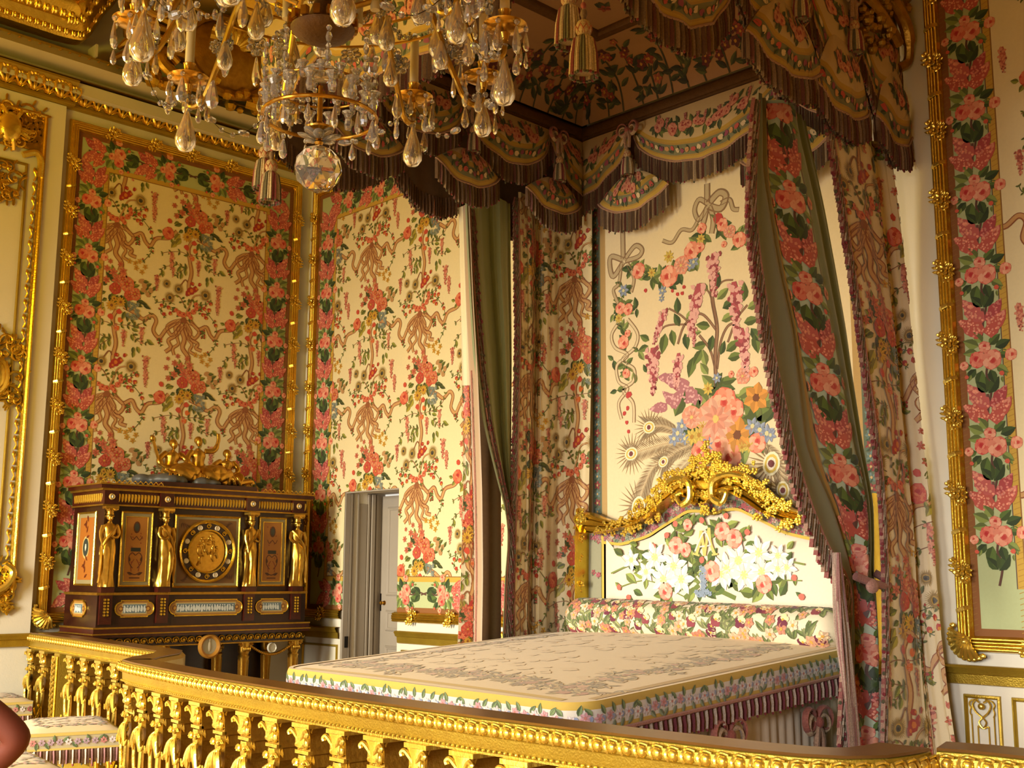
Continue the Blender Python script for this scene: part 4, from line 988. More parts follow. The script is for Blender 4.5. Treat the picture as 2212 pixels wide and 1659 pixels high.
def edge_fringe(parent, cl, u, z0, z1, out, side, width=.07, drop=.10, seed=0):
    """tufted fringe lying along a curtain edge: short strands leaning outwards"""
    m = MB(); rr = random.Random(seed); z = z0; k = 0; out = np.array(out, float); side = np.array(side, float)
    while z > z1:
        p = cl.at(u, z); k += 1
        for w in range(3):
            c = EDGEC[(k * 3 + w * 2) % 6]; a = p + side * width * w / 3; b = a + side * width * .42 + np.array([0, 0, -drop * rr.uniform(.8, 1.1)])
            t = out * (.006 + .006 * rr.random()); h = np.array([0, 0, .0]); s2 = side * .010
            m.add([a - s2, a + t * 1.5, a + s2, b - s2, b + t * 1.8, b + s2], [(0, 1, 4, 3), (1, 2, 5, 4)], 0, c)
            if rr.random() < .35: m.ell(b + t, (.011, .011, .012), 5, 3, 0, rr.choice(((146, 44, 54), (100, 96, 66), (150, 60, 64))))
        z -= .026
    m.tube([cl.at(u, zz) + out * .008 for zz in np.linspace(z0, z1, 60)], .008, 5, 0, (190, 130, 110))
    o = m.build('edge_fringe', 'fringe', parent); o['kind'] = 'stuff'; return o
def local(o, loc):
    """shift a mesh built in room coordinates below an Empty at loc"""
    o.location = (-loc[0], -loc[1], -loc[2])

R_EDGE = [(-1.444, 4.09), (-1.476, 3.883), (-1.508, 3.662), (-1.527, 3.407), (-1.491, 3.167), (-1.402, 2.725), (-1.223, 2.206), (-1.142, 2.041), (-1.042, 1.875), (-0.921, 1.716), (-0.735, 1.586), (-0.731, 1.514), (-0.77, 1.272), (-0.823, 0.977), (-0.855, 0.688), (-.87, .16)]
R_LIN2 = [(-1.41, 4.103), (-1.415, 3.901), (-1.422, 3.684), (-1.392, 3.572), (-1.304, 3.202), (-1.191, 2.886), (-1.109, 2.254), (-1.006, 2.13), (-0.865, 1.953), (-0.761, 1.76), (-0.69, 1.586), (-0.69, 1.514), (-0.70, 1.269), (-0.726, 0.97), (-0.769, 0.679), (-.78, .16)]
R_STR0 = [(-1.37, 4.108), (-1.375, 3.905), (-1.37, 3.689), (-1.34, 3.527), (-1.255, 3.208), (-1.151, 2.891), (-0.987, 2.265), (-0.929, 2.135), (-0.823, 1.985), (-0.73, 1.781), (-0.655, 1.586), (-0.651, 1.513), (-0.661, 1.268), (-0.686, 0.967), (-0.721, 0.674), (-.73, .16)]
R_STR1 = [(-1.158, 4.176), (-1.124, 3.98), (-1.052, 3.777), (-0.992, 3.614), (-0.905, 3.279), (-0.801, 2.946), (-0.617, 2.294), (-0.566, 2.158), (-0.517, 1.999), (-0.514, 1.786), (-0.552, 1.586), (-0.476, 1.491), (-0.466, 1.261), (-0.49, 0.954), (-0.531, 0.655), (-.54, .16)]
R_G0 = [(-1.09, 4.19), (-1.035, 4.0), (-0.955, 3.80), (-0.895, 3.635), (-0.80, 3.30), (-0.705, 2.96), (-0.55, 2.30), (-0.505, 2.16), (-0.465, 2.0), (-0.47, 1.787), (-0.50, 1.586), (-0.455, 1.491), (-0.452, 1.261), (-0.482, 0.954), (-0.525, 0.655), (-.535, .16)]
R_GRN1 = [(-1.0, 4.217), (-0.949, 4.029), (-0.867, 3.824), (-0.806, 3.657), (-0.708, 3.317), (-0.618, 2.974), (-0.49, 2.304), (-0.449, 2.165), (-0.41, 2.004), (-0.429, 1.788), (-0.447, 1.586), (-0.443, 1.491), (-0.447, 1.261), (-0.479, 0.954), (-0.521, 0.654), (-.53, .16)]
loc = (6.30, -.9, 0)
t = thing('bed_curtain', 'tied-back bed curtain with stripe of roses and lilac on mint, right of the headboard', 'curtain', loc)
cv = [curve3(c, 6.28) for c in (R_EDGE, R_LIN2, R_STR0, R_STR1, R_G0, R_GRN1)]
cl = Cloth(cv, 4.12, .16, (1, 0, 0), 100, 8, dx=(.01, -.03, -.04, .04, -.02, -.05), disp=(1, -1.5, 0), wave=lambda u, z: .010 * math.sin(u * 7 + z * .6))
m = MB()
def rc(u, z):
    if u < .9: return (128, 134, 104) if u > .12 else (150, 130, 92)
    if u < 1.62: return OL
    if u < 2: return BRAID
    if u < 3: return MINT
    if 3 <= u < 3.12: return (120, 96, 60)
    return GS
cl.mesh(rc, m)
P = Paint(); Wst = .30
for k in range(9): P.put(BORDER, .5 * Wst, .72 + k * .478, sc=1.22)
def fmap(u, v, off):
    w = np.linalg.norm(cl.at(3, v) - cl.at(2, v)); uu = 2 + .5 + (u - .5 * Wst) / max(w, .10)
    return cl.at(min(max(uu, 1.6), 3.4), min(max(v, .04), 4.1), off)
P.emit(m, fmap, (-.06, .3, .36, 4.1), off=.004, maxlen=.04)
o = m.build('cloth', 'silk', t); local(o, loc)
fo = edge_fringe(t, cl, 0, 4.05, .18, (1, 0, 0), (0, -1, 0), .075, .11, 1); local(fo, loc)
m = MB(); m.tube(bez([(6.36, -.80, 1.60), (6.40, -.66, 1.56), (6.38, -.50, 1.55), (6.32, -.40, 1.58), (6.26, -.42, 1.62)], 6), .022, 8, 0, (176, 120, 110)); m.ell((6.40, -.70, 1.55), (.03, .05, .04), 9, 6, 0, (190, 140, 124)); o = m.build('tie_cord', 'fringe', t); local(o, loc)
m = MB()   # long silk strands of the tie-back tassel
rr = random.Random(9)
for i in range(26):
    a = rr.uniform(-.05, .05); m.tube(bez([(6.36 + rr.uniform(-.02, .02), -.98 + a * .4, 1.72), (6.36 + rr.uniform(-.02, .02), -.96 + a, 1.35), (6.36, -.90 + a * 1.2, .95), (6.36, -.88 + a * 1.3, .55)], 4), .006, 4, 0, rr.choice(((206, 178, 156), (188, 150, 136), (216, 196, 170), (170, 120, 112))))
o = m.build('silk_tassel', 'fringe', t); local(o, loc)

# floral curtain at the wall, right
RB0 = [(6.34, -0.919, 4.12), (6.34, -0.885, 3.939), (6.34, -0.835, 3.726), (6.34, -0.794, 3.511), (6.34, -0.709, 3.127), (6.34, -0.66, 2.814), (6.34, -0.54, 2.158), (6.34, -0.53, 1.891), (6.34, -0.54, 1.576), (6.34, -0.564, 1.267), (6.34, -0.602, .966), (6.34, -0.639, .673), (6.34, -.66, .16)]
RB1 = [(6.34, -0.543, 4.125), (6.34, -0.501, 3.994), (6.34, -0.43, 3.59), (6.34, -0.351, 3.189), (6.34, -0.318, 2.865), (6.36, -0.25, 1.899), (6.36, -0.25, 1.576), (6.36, -0.25, 1.258), (6.37, -0.25, 0.944), (6.38, -0.25, 0.646), (6.39, -.26, .16)]
RB2 = [(6.34, -0.342, 4.18), (6.34, -0.299, 4.047), (6.34, -0.228, 3.634), (6.34, -0.185, 3.217), (6.345, -0.18, 2.884), (6.382, -0.18, 1.901), (6.394, -0.18, 1.576), (6.422, -0.18, 1.258), (6.444, -0.18, 0.946), (6.468, -0.18, 0.682), (6.50, -.19, .16)]
RB3 = [(6.34, -0.248, 4.207), (6.34, -0.205, 4.072), (6.34, -0.142, 3.652), (6.356, -0.13, 3.224), (6.369, -0.13, 2.887), (6.427, -0.13, 1.902), (6.432, -0.13, 1.576), (6.442, -0.13, 1.257), (6.464, -0.13, 0.944), (6.493, -0.13, 0.679), (6.54, -.13, .16)]
def floral_curtain(label, curves, zt, N, loc, dx, phase, side_fr=None, seed=0, cream=(236, 216, 168), nsub=10, amp=.0):
    t = thing('bed_curtain', label, 'curtain', loc)
    cl = Cloth([curve3(c, None) for c in curves], zt, .16, N, 100, nsub, dx=dx, wave=lambda u, z: amp * math.sin(u * 9 + 1) + .006 * math.sin(u * 17 + z))
    m = MB(); cl.mesh(lambda u, z: cream, m)
    # arc length across
    mid = [cl.at(u, 2.4) for u in np.linspace(0, cl.nc - 1, 80)]; s = [0]
    for a, b in zip(mid, mid[1:]): s.append(s[-1] + float(np.linalg.norm(b - a)))
    tot = s[-1] * 1.15; us = np.linspace(0, cl.nc - 1, 80)
    P = Paint(); c = .18
    k = 0
    while c < tot + .3:
        for j in range(-3, 3): P.put(FIELD, c, phase + 1.508 * j + (.754 if k % 2 else 0))
        c += .60; k += 1
    P.emit(m, lambda a, z, off: cl.at(float(np.interp(a / 1.15, s, us)), z, off), (0.0, .06, tot, zt - .02), off=.0035, maxlen=.035)
    o = m.build('cloth', 'silk', t); local(o, loc)
    if side_fr:
        fo = edge_fringe(t, cl, 0, zt - .05, .18, N, side_fr, .05, .08, seed); local(fo, loc)
    return t
floral_curtain('long flowered cream bed curtain falling beside the right wall panel', (RB0, RB1, RB2, RB3), 4.14, (1, 0, 0), (6.4, -.4, 0), (.05, .05, -.03, .04), 3.55, (0, -1, 0), 4)

# left: floral curtain at the wall
def z3(a, b, c): return [tuple(a), tuple(b), tuple(c), (c[0], c[1], .03)]
LBs = [z3((3.58, -.575, 4.4), (3.58, -.55, 3.34), (3.58, -.60, 1.523)), z3((3.58, -.453, 4.4), (3.58, -.449, 3.354), (3.58, -.48, 1.523)), z3((3.58, -.363, 4.4), (3.58, -.362, 3.367), (3.58, -.41, 1.523)), z3((3.58, -.303, 4.4), (3.58, -.31, 3.375), (3.58, -.35, 1.522)),
       z3((3.66, -.16, 4.4), (3.66, -.16, 3.377), (3.62, -.17, 1.522)), z3((3.90, -.10, 4.4), (3.89, -.10, 3.351), (3.85, -.12, 1.524))]
floral_curtain('flowered cream bed curtain hanging in folds left of the headboard', LBs, 4.40, (.8, -.6, 0), (3.7, -.3, 0), (.05, .04, -.05, .03, -.02, -.01), 3.05, (0, -1, 0), 5)
# left: green lined curtain, drawn back
L_E0 = [(-1.138, 4.166), (-1.116, 3.854), (-1.084, 3.457), (-1.045, 3.064), (-0.954, 2.653), (-0.881, 2.439), (-0.804, 2.225), (-0.73, 2.044), (-0.70, 1.849), (-.73, 1.6), (-.75, 1.17), (-.76, .16)]
L_F1 = [(-1.05, 4.197), (-1.02, 3.781), (-0.97, 3.382), (-0.93, 3.085), (-0.86, 2.65), (-0.80, 2.448), (-0.73, 2.232), (-0.69, 2.047), (-0.68, 1.849), (-.69, 1.6), (-.72, 1.17), (-.73, .16)]
L_MD = [(-.88, 4.25), (-.85, 3.8), (-.81, 3.4), (-.77, 3.1), (-.74, 2.65), (-.71, 2.4), (-.68, 2.2), (-.665, 2.0), (-.66, 1.849), (-.67, 1.6), (-.70, 1.17), (-.71, .16)]
L_MD2 = [(-.79, 4.25), (-.775, 3.8), (-.74, 3.4), (-.72, 3.1), (-.70, 2.65), (-.685, 2.4), (-.665, 2.2), (-.655, 2.0), (-.65, 1.849), (-.66, 1.6), (-.69, 1.17), (-.70, .16)]
L_GR = [(-0.67, 4.343), (-0.66, 3.837), (-0.65, 3.422), (-0.645, 3.114), (-0.645, 2.649), (-0.645, 2.401), (-0.645, 2.068), (-0.645, 1.794), (-.66, 1.17), (-.67, .16)]
loc = (3.6, -.9, 0)
t = thing('bed_curtain', 'green silk lined bed curtain drawn back, left of the bed', 'curtain', loc)
cl = Cloth([curve3(c, 3.60) for c in (L_E0, L_F1, L_MD, L_MD2, L_GR)], 4.30, .16, (.9, -.44, 0), 100, 8, dx=(.07, .05, -.04, .03, .0), wave=lambda u, z: .008 * math.sin(u * 11))
m = MB(); cl.mesh(lambda u, z: (160, 168, 124) if u < .6 else (150, 152, 98), m)
Pz = Paint()
for k in range(10): Pz.rect(0, .3 + k * .4, .03, .3 + k * .4 + .4, (190, 168, 80), 1)
o = m.build('cloth', 'silk', t); local(o, loc)
fo = edge_fringe(t, cl, .55, 4.15, 1.2, (.9, -.44, 0), (0, .6, 0), .09, .12, 6); local(fo, loc)
# left: outer hanging edge with fringe
loc = (3.6, -1.0, 0)
t = thing('bed_curtain', 'narrow fringed bed curtain edge hanging straight beside the small grey door', 'curtain', loc)
O0 = [(-1.12, 4.2), (-1.09, 3.5), (-1.07, 2.95), (-1.06, 2.7), (-1.045, 2.2), (-1.06, 1.5), (-1.08, 1.19), (-1.09, .16)]; O1 = [(-1.10, 4.2), (-1.06, 3.5), (-1.02, 2.95), (-.995, 2.5), (-.975, 2.16), (-.955, 1.6), (-.96, 1.19), (-.96, .16)]; O2 = [(-1.08, 4.2), (-1.03, 3.5), (-.98, 2.95), (-.95, 2.5), (-.93, 2.16), (-.915, 1.6), (-.92, 1.19), (-.92, .16)]
cl = Cloth([curve3(c, 3.54) for c in (O0, O1, O2)], 4.18, .16, (.9, -.44, 0), 80, 6, dx=(.0, .05, .16))
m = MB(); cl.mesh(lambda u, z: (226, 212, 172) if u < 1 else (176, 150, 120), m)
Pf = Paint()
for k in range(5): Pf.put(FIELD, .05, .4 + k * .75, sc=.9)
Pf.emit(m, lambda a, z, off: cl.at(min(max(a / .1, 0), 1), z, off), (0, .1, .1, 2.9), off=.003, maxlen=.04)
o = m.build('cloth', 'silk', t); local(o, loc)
fo = edge_fringe(t, cl, 1.3, 3.0, .18, (.9, -.44, 0), (0, .7, 0), .06, .10, 7); local(fo, loc)
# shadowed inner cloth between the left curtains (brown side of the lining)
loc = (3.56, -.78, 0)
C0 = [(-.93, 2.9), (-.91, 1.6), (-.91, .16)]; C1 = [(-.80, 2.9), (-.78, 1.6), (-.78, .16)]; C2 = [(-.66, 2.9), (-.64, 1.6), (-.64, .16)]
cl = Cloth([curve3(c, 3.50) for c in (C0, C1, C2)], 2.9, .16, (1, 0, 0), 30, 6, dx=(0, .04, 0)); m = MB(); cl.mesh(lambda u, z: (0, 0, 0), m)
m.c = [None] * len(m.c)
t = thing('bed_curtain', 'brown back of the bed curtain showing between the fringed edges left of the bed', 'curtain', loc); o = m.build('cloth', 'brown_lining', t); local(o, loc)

# ---------------------------------------------------------------- hanging behind the bed head
HH = [0.00243765, 8.42958e-05, 3.76549, 0.000254944, -0.00131371, 4.62444, 0.000155206, 2.4976e-05]
HB = [0.00196574, 6.94102e-05, 3.5242, 0.000206301, -0.00105296, 2.56607, 0.000125623, 2.02156e-05]
def hm(H, a, b): w = H[6] * a + H[7] * b + 1; return ((H[0] * a + H[1] * b + H[2]) / w, (H[3] * a + H[4] * b + H[5]) / w)
def head_print():
    """embroidery of the bed-head hanging; Q reads a point of its layout sheet into metres on the cloth"""
    P = Paint(); Q = lambda a, b: hm(HH, a, b); rr = random.Random(12)
    g1, g2, g3 = (108, 124, 60), (146, 158, 84), (80, 100, 52); rb = (190, 168, 130); rbe = (140, 108, 76)
    def ribbon(pts, w=.035, c=rb): P.stroke([Q(*p) for p in pts], w, c, 2, 6, rbe)
    # bows
    ribbon([(685, 40), (685, 150)], .05); ribbon([(690, 155), (640, 130), (615, 190), (640, 240), (690, 165)], .04); ribbon([(690, 155), (750, 90), (790, 110), (760, 180), (690, 165)], .055); ribbon([(760, 150), (810, 130), (830, 180), (862, 185)], .035)
    ribbon([(685, 170), (670, 240), (660, 270)], .045); ribbon([(700, 170), (720, 240), (710, 320)], .045); ribbon([(640, 230), (600, 300), (540, 300), (490, 370), (435, 360)], .03)
    ribbon([(212, 310), (215, 460)], .045); ribbon([(215, 470), (150, 450), (140, 500), (160, 560), (215, 480)], .045); ribbon([(220, 470), (280, 390), (320, 410), (300, 450), (225, 475)], .04)
    ribbon([(205, 490), (190, 600), (160, 640), (190, 720)], .03); ribbon([(240, 490), (275, 570), (260, 650)], .03)
    ribbon([(190, 820), (150, 890), (170, 960), (240, 1000), (180, 1060), (190, 1150), (240, 1190), (190, 1270), (205, 1360)], .028, (222, 200, 160)); ribbon([(240, 800), (295, 880), (280, 960), (210, 1030), (275, 1080), (270, 1150), (215, 1200), (270, 1270), (275, 1380)], .028, (222, 200, 160))
    def fl(a, b, r, k='rose'):
        x, y = Q(a, b); r *= .80
        if k == 'rose': P.rose(x, y, r, rr.uniform(0, 6), (226, 126, 98), (244, 178, 146), (196, 62, 54))
        elif k == 'peony': P.blob(x, y, r, (228, 146, 118), 3, 11, .12); P.petals(x, y, r * .95, 9, (240, 176, 148), 4, .5, .4, (214, 178, 92)); P.petals(x, y, r * .62, 7, (232, 150, 124), 6, .5, .1, (222, 190, 110))
        elif k == 'blue': P.petals(x, y, r, 6, (150, 160, 182), 3, .5, rr.random(), (210, 200, 150))
        elif k == 'yel': P.petals(x, y, r, 8, (222, 190, 88), 3, .45, rr.random(), (180, 130, 50))
        elif k == 'org': P.petals(x, y, r, 6, (220, 150, 66), 3, .7, .3, (120, 70, 40))
        else: P.blob(x, y, r, (190, 60, 56), 3, 8, .2)
    def lv(a, b, L, ang, c=None): x, y = Q(a, b); P.leaf(x, y, L, L * .27, ang, c or rr.choice((g1, g2, g3)), 1)
    # garlands
    for (a, b) in ((265, 500), (310, 530), (350, 560), (390, 560), (430, 570), (480, 580), (520, 540), (560, 500), (600, 450), (640, 380), (655, 330), (750, 260), (780, 290), (840, 320), (870, 360)):
        for k in range(5): lv(a + rr.uniform(-20, 20), b + rr.uniform(-15, 15), .10, rr.uniform(0, 6.3))
    for a, b, r, k in ((300, 530, .075, 'rose'), (375, 540, .05, 'yel'), (470, 450, .06, 'yel'), (470, 560, .10, 'rose'), (540, 500, .085, 'peony'), (600, 415, .085, 'rose'), (645, 395, .05, 'rose'), (650, 350, .05, 'yel'), (655, 290, .05, 'rose'), (610, 480, .06, 'blue'), (435, 640, .05, 'blue'), (430, 685, .035, 'blue'), (770, 270, .06, 'rose'), (745, 235, .05, 'dark'), (865, 355, .07, 'rose'), (810, 310, .06, 'peony'), (780, 380, .03, 'rose'), (590, 500, .05, 'blue')): fl(a, b, r, k)
    for a, b in ((490, 640), (520, 660), (545, 655), (340, 640), (555, 620)): fl(a, b, .018, 'dark')
    # left drop
    for (a, b) in ((215, 620), (215, 700), (195, 750), (240, 750), (215, 850), (225, 930), (230, 1060), (230, 1110)):
        for k in range(6): lv(a + rr.uniform(-15, 15), b + rr.uniform(-15, 15), .08, rr.uniform(0, 6.3))
    for a, b, r, k in ((217, 640, .065, 'blue'), (200, 740, .06, 'rose'), (243, 745, .055, 'rose'), (190, 795, .05, 'yel'), (240, 880, .035, 'rose'), (217, 930, .065, 'rose'), (232, 1105, .045, 'rose'), (245, 1225, .035, 'dark'), (222, 1330, .02, 'dark'), (235, 1380, .02, 'dark'), (245, 1430, .018, 'dark'), (240, 1300, .02, 'dark')): fl(a, b, r, k)
    for a, b in ((160, 1030), (300, 980), (180, 1200), (280, 1160), (290, 740), (160, 770)): lv(a, b, .09, rr.uniform(0, 6.3)); lv(a, b, .07, rr.uniform(0, 6.3))
    # the flowering branch
    st = lambda pts, w=.02: P.stroke([Q(*p) for p in pts], w, (150, 112, 84), 1, 6, (112, 78, 58))
    st([(735, 1180), (730, 1000), (740, 850), (715, 700), (705, 560)], .03); st([(730, 1080), (700, 970), (640, 890)], .018); st([(735, 860), (650, 770), (560, 830), (520, 940)], .018); st([(600, 840), (540, 780), (470, 740)], .014); st([(590, 830), (450, 840), (390, 930)], .014)
    st([(740, 1080), (760, 930), (800, 840), (850, 820)], .018); st([(800, 930), (850, 800), (910, 720)], .016); st([(740, 830), (700, 660), (650, 620)], .012); st([(715, 660), (770, 590), (830, 580)], .012)
    for i, (a, b, L, ln) in enumerate(((720, 430, .31, 0), (640, 600, .36, -.25), (835, 590, .36, .05), (450, 745, .24, -.45), (380, 960, .34, .0), (525, 990, .26, -.1), (610, 850, .14, 0), (875, 850, .33, .1))): 
        x, y = Q(a, b); P.wist(x, y, L, (176, 78, 86), (226, 168, 158), 3, i + 40, ln)
    for a, b, L, an in ((730, 640, .13, 1.3), (740, 690, .12, .6), (770, 740, .13, .4), (690, 640, .10, 2.4), (765, 810, .12, .3), (700, 840, .12, 2.9), (715, 890, .12, -1.8), (680, 940, .12, 3.2), (655, 970, .13, -2.2), (610, 1010, .15, -1.9), (790, 980, .13, .5), (800, 1020, .12, .1), (760, 1000, .1, 1.2), (450, 880, .15, -1.8), (485, 860, .12, -1.4), (530, 840, .11, 2), (560, 880, .12, -1.4), (360, 920, .10, 2.6), (355, 950, .1, 3.4), (520, 770, .12, 1.6), (565, 800, .1, .6), (890, 700, .13, 1.5), (910, 740, .12, .3), (890, 820, .12, .1), (930, 850, .12, -1), (950, 880, .14, -1.4), (680, 1060, .12, 1.8), (690, 1110, .11, 2.2), (345, 1100, .07, 2), (600, 880, .08, 0)): lv(a, b, L, an)
    # the great bouquet
    for i in range(90):
        a = rr.uniform(500, 1050); b = 1150 + rr.random() * 420; 
        if abs(a - 780) / 290 + abs(b - 1370) / 250 < 1.05: lv(a, b, rr.uniform(.12, .2), rr.uniform(0, 6.3))
    for a, b, L in ((530, 1140, .2), (580, 1180, .22), (630, 1230, .24), (460, 1290, .16), (520, 1290, .18), (650, 1270, .2)):
        x, y = Q(a, b); P.lilac(x, y, L, rr.uniform(2.2, 3.2), (176, 112, 118), (212, 158, 156), 2, .26, 20, a)
    for a, b, r, k in ((820, 1110, .03, 'rose'), (885, 1120, .07, 'peony'), (945, 1095, .045, 'rose'), (690, 1190, .06, 'yel'), (740, 1130, .05, 'blue'), (780, 1255, .115, 'rose'), (835, 1310, .10, 'rose'), (960, 1240, .13, 'org'), (600, 1350, .10, 'peony'), (735, 1360, .21, 'peony'), (855, 1450, .16, 'org'), (520, 1440, .08, 'blue'), (545, 1400, .07, 'blue'), (500, 1470, .07, 'blue'), (560, 1470, .06, 'blue'), (600, 1460, .08, 'yel'), (640, 1450, .08, 'yel'), (660, 1400, .06, 'yel'), (940, 1400, .08, 'blue'), (980, 1420, .08, 'blue'), (1020, 1440, .08, 'blue'), (1040, 1450, .06, 'blue'), (745, 1490, .11, 'rose'), (690, 1500, .07, 'blue'), (965, 1495, .085, 'rose'), (920, 1510, .06, 'yel'), (650, 1545, .10, 'rose'), (815, 1570, .115, 'rose'), (880, 1520, .05, 'yel')): fl(a, b, r, k)
    # peacock feathers
    def feather(pts, r):
        S_ = [Q(*p) for p in pts]; B = bez(S_, 10)
        P.stroke(S_, .008, (196, 170, 130), 1, 10)
        for i in range(1, len(B) - 1):
            t = B[i + 1] - B[i - 1]; an = math.atan2(t[1], t[0]); L = .05 + .10 * i / len(B)
            for sg in (1, -1):
                for q in (0, .5): P.leaf(B[i][0] + q * t[0] * .5, B[i][1] + q * t[1] * .5, L, L * .045, an + sg * .75, (206, 182, 142) if i % 2 else (176, 146, 108), 1, None, 2)
        x, y = B[-1]
        for i in range(20): P.leaf(x, y, r * 2.6, r * .08, an + (i - 10) * .26, (180, 146, 100), 1, None, 2)
        P.blob(x, y, r, (236, 226, 190), 3, 12, .02, .8, an); P.blob(x, y, r * .78, (214, 184, 84), 4, 12, .02, .8, an); P.blob(x, y, r * .55, (240, 226, 200), 5, 10, .02, .8, an); P.blob(x, y, r * .32, (120, 62, 62), 6, 8, .05)
    feather([(520, 1430), (440, 1400), (360, 1407)], .055); feather([(600, 1480), (440, 1500), (260, 1555)], .06); feather([(620, 1500), (520, 1540), (440, 1600)], .045)
    feather([(640, 1520), (420, 1600), (340, 1720), (300, 1850)], .075); feather([(650, 1540), (540, 1640), (480, 1760), (470, 1860)], .075); feather([(1000, 1500), (1050, 1560), (1045, 1610)], .08); feather([(1010, 1500), (1090, 1650), (1110, 1760)], .06)
    return P
loc = (BC, -.02, 1.2)
t = thing('bed_head_hanging', 'embroidered cream hanging with bows, bouquet and peacock feathers behind the headboard', 'wall hanging', loc)
m = MB(); hx0, hx1, hz0, hz1 = 3.83, 6.10, 1.0, 4.86
P = Paint(); P.rect(hx0, hz0, hx1, hz1, (232, 210, 168), 0)
for x in (hx0, hx1 - .085): P.rect(x, hz0, x + .085, hz1, (96, 104, 84), 1)
P.rect(hx0 + .085, hz0, hx0 + .135, hz1, (186, 150, 92), 1); P.rect(hx1 - .135, hz0, hx1 - .085, hz1, (186, 150, 92), 1)
for k in range(60):
    z = hz0 + .03 + k * .064
    for x in (hx0 + .043, hx1 - .043): 
        P.petals(x, z, .034, 5, (150, 66, 66) if k % 2 else (110, 132, 130), 2, .6, k, (190, 160, 110)); P.leaf(x - .03, z + .03, .05, .012, .6, (86, 110, 90), 2)
P.emit(m, lambda u, v, off: (u - loc[0], -.03 - off - loc[1], v - loc[2]), (hx0, hz0, hx1, hz1))
head_print().emit(m, lambda u, v, off: (u - loc[0], -.03 - off - loc[1], v - loc[2]), (hx0 + .14, hz0, hx1 - .14, hz1), off=.002)
m.box((hx0 - loc[0], -.029 - loc[1], hz0 - loc[2]), (hx1 - loc[0], -.004 - loc[1], hz1 - loc[2]), 0, (232, 210, 168)); m.build('cloth', 'print', t, smooth=False)

# ---------------------------------------------------------------- the bed
loc = (BC, -1.4, 0)
bed = thing('bed', 'state bed with carved gilt headboard painted with lilies and roses', 'bed', loc)
def bl(v): return (v[0] - loc[0], v[1] - loc[1], v[2] - loc[2])
def bp(m): m.v = [bl(v) for v in m.v]; return m
m = MB(); m.box((3.95, -2.48, .25), (5.95, -.30, .90)); bp(m).build('bed_base', 'dark_wood', bed, smooth=False)
for x, y in ((4.02, -2.4), (5.88, -2.4), (4.02, -.4), (5.88, -.4)):
    m = MB(); m.lathe([(0, 0), (.04, 0), (.05, .03), (.035, .06), (.05, .12)], (x, y, 0), 12); bp(m).build('leg', 'gold', bed)
m = MB(); P = []
for i in range(25):
    u = i / 24; row = []
    for j in range(17):
        v = j / 16; x = 3.90 + 2.10 * u; y = -2.55 + 2.15 * v; row.append((x, y, .99 + .15 * v + .035 * math.sin(PI * u) * math.sin(PI * min(1, v + .25))))
    P.append(row)
m.grid(P); m.box((3.90, -2.55, .88), (6.0, -.40, .985)); bp(m).build('mattress', 'wall_white', bed)
# headboard
HO = [(3.784, 1.05), (3.784, 2.0), (3.80, 2.035), (3.898, 2.045), (4.01, 2.004), (4.147, 1.979), (4.30, 1.995), (4.427, 2.061), (4.557, 2.156), (4.634, 2.215), (4.734, 2.27), (4.84, 2.30), (4.955, 2.31)]
HI = [(4.004, 1.05), (4.008, 1.817), (4.01, 1.818), (4.09, 1.81), (4.172, 1.805), (4.318, 1.833), (4.42, 1.86), (4.501, 1.899), (4.60, 1.945), (4.665, 1.974), (4.752, 2.01), (4.85, 2.01), (4.955, 1.99)]
HG = [(3.85, 1.05), (3.86, 1.88), (3.90, 1.90), (3.97, 1.89), (4.105, 1.90), (4.28, 1.925), (4.40, 1.955), (4.502, 1.995), (4.62, 2.07), (4.68, 2.10), (4.75, 2.13), (4.85, 2.10), (4.955, 2.06)]
def mirror(L): return L + [(2 * BC - x, z) for x, z in reversed(L[:-1])]
def band(m, A, B, prof, y0, col=None, mat=0, sub=3):
    A = bez(mirror(A), sub); B = bez(mirror(B), sub)
    m.grid([[(a[0] + (b[0] - a[0]) * t, y0 - d, a[1] + (b[1] - a[1]) * t) for t, d in prof] for a, b in zip(A, B)], mat, col)
hb = MB(); o_ = bez(mirror(HO), 3); n = len(o_)
hb.grid([[(a[0], -.05, a[1]), (a[0], -.10, a[1])] for a in o_]); hb.add([(a[0], -.05, a[1]) for a in o_], [tuple(range(n))]); bp(hb).build('headboard_back', 'dark_wood', bed)
m = MB(); pf = [(0, .0), (0, .05)]
for i in range(3):
    for k in range(5): a = PI * k / 4; pf.append((.05 + i * .30 + .30 * (.5 - .5 * math.cos(a)), .055 + .02 * math.sin(PI * (i + .5) / 3) + .022 * math.sin(a)))
pf += [(.97, .05), (1, .16), (1, 0)]
band(m, HO, HG, pf, -.10); hf = bp(m).build('headboard_frame', 'gold', bed)
m = MB(); band(m, HG, HI, [(0, .012), (.5, .016), (.80, .014)], -.10, (150, 146, 118)); band(m, [(x + .0, z) for x, z in HI], [(x - (.02 if i < 3 else 0), z + (.02 if i >= 2 else 0)) for i, (x, z) in enumerate(HI)], [(0, .02), (1, .022)], -.10, (208, 176, 70))
q = mirror(HG); rr = random.Random(3); Pb = Paint()
A_ = bez(mirror(HG), 3); B_ = bez(mirror(HI), 3)
for a, b in list(zip(A_, B_))[::1]:
    for k in range(3):
        t_ = rr.uniform(.15, .75); x, z = a[0] + (b[0] - a[0]) * t_ + rr.uniform(-.02, .02), a[1] + (b[1] - a[1]) * t_
        Pb.petals(x, z, .022, 5, rr.choice(((190, 110, 120), (120, 140, 120), (214, 190, 160), (176, 84, 90))), 2, .6, k); Pb.leaf(x, z, .03, .008, rr.uniform(0, 6), (104, 124, 84), 1)
Pb.emit(m, lambda u, v, off: (u, -.116 - off, v)); bp(m).build('floral_gimp', 'print', bed)
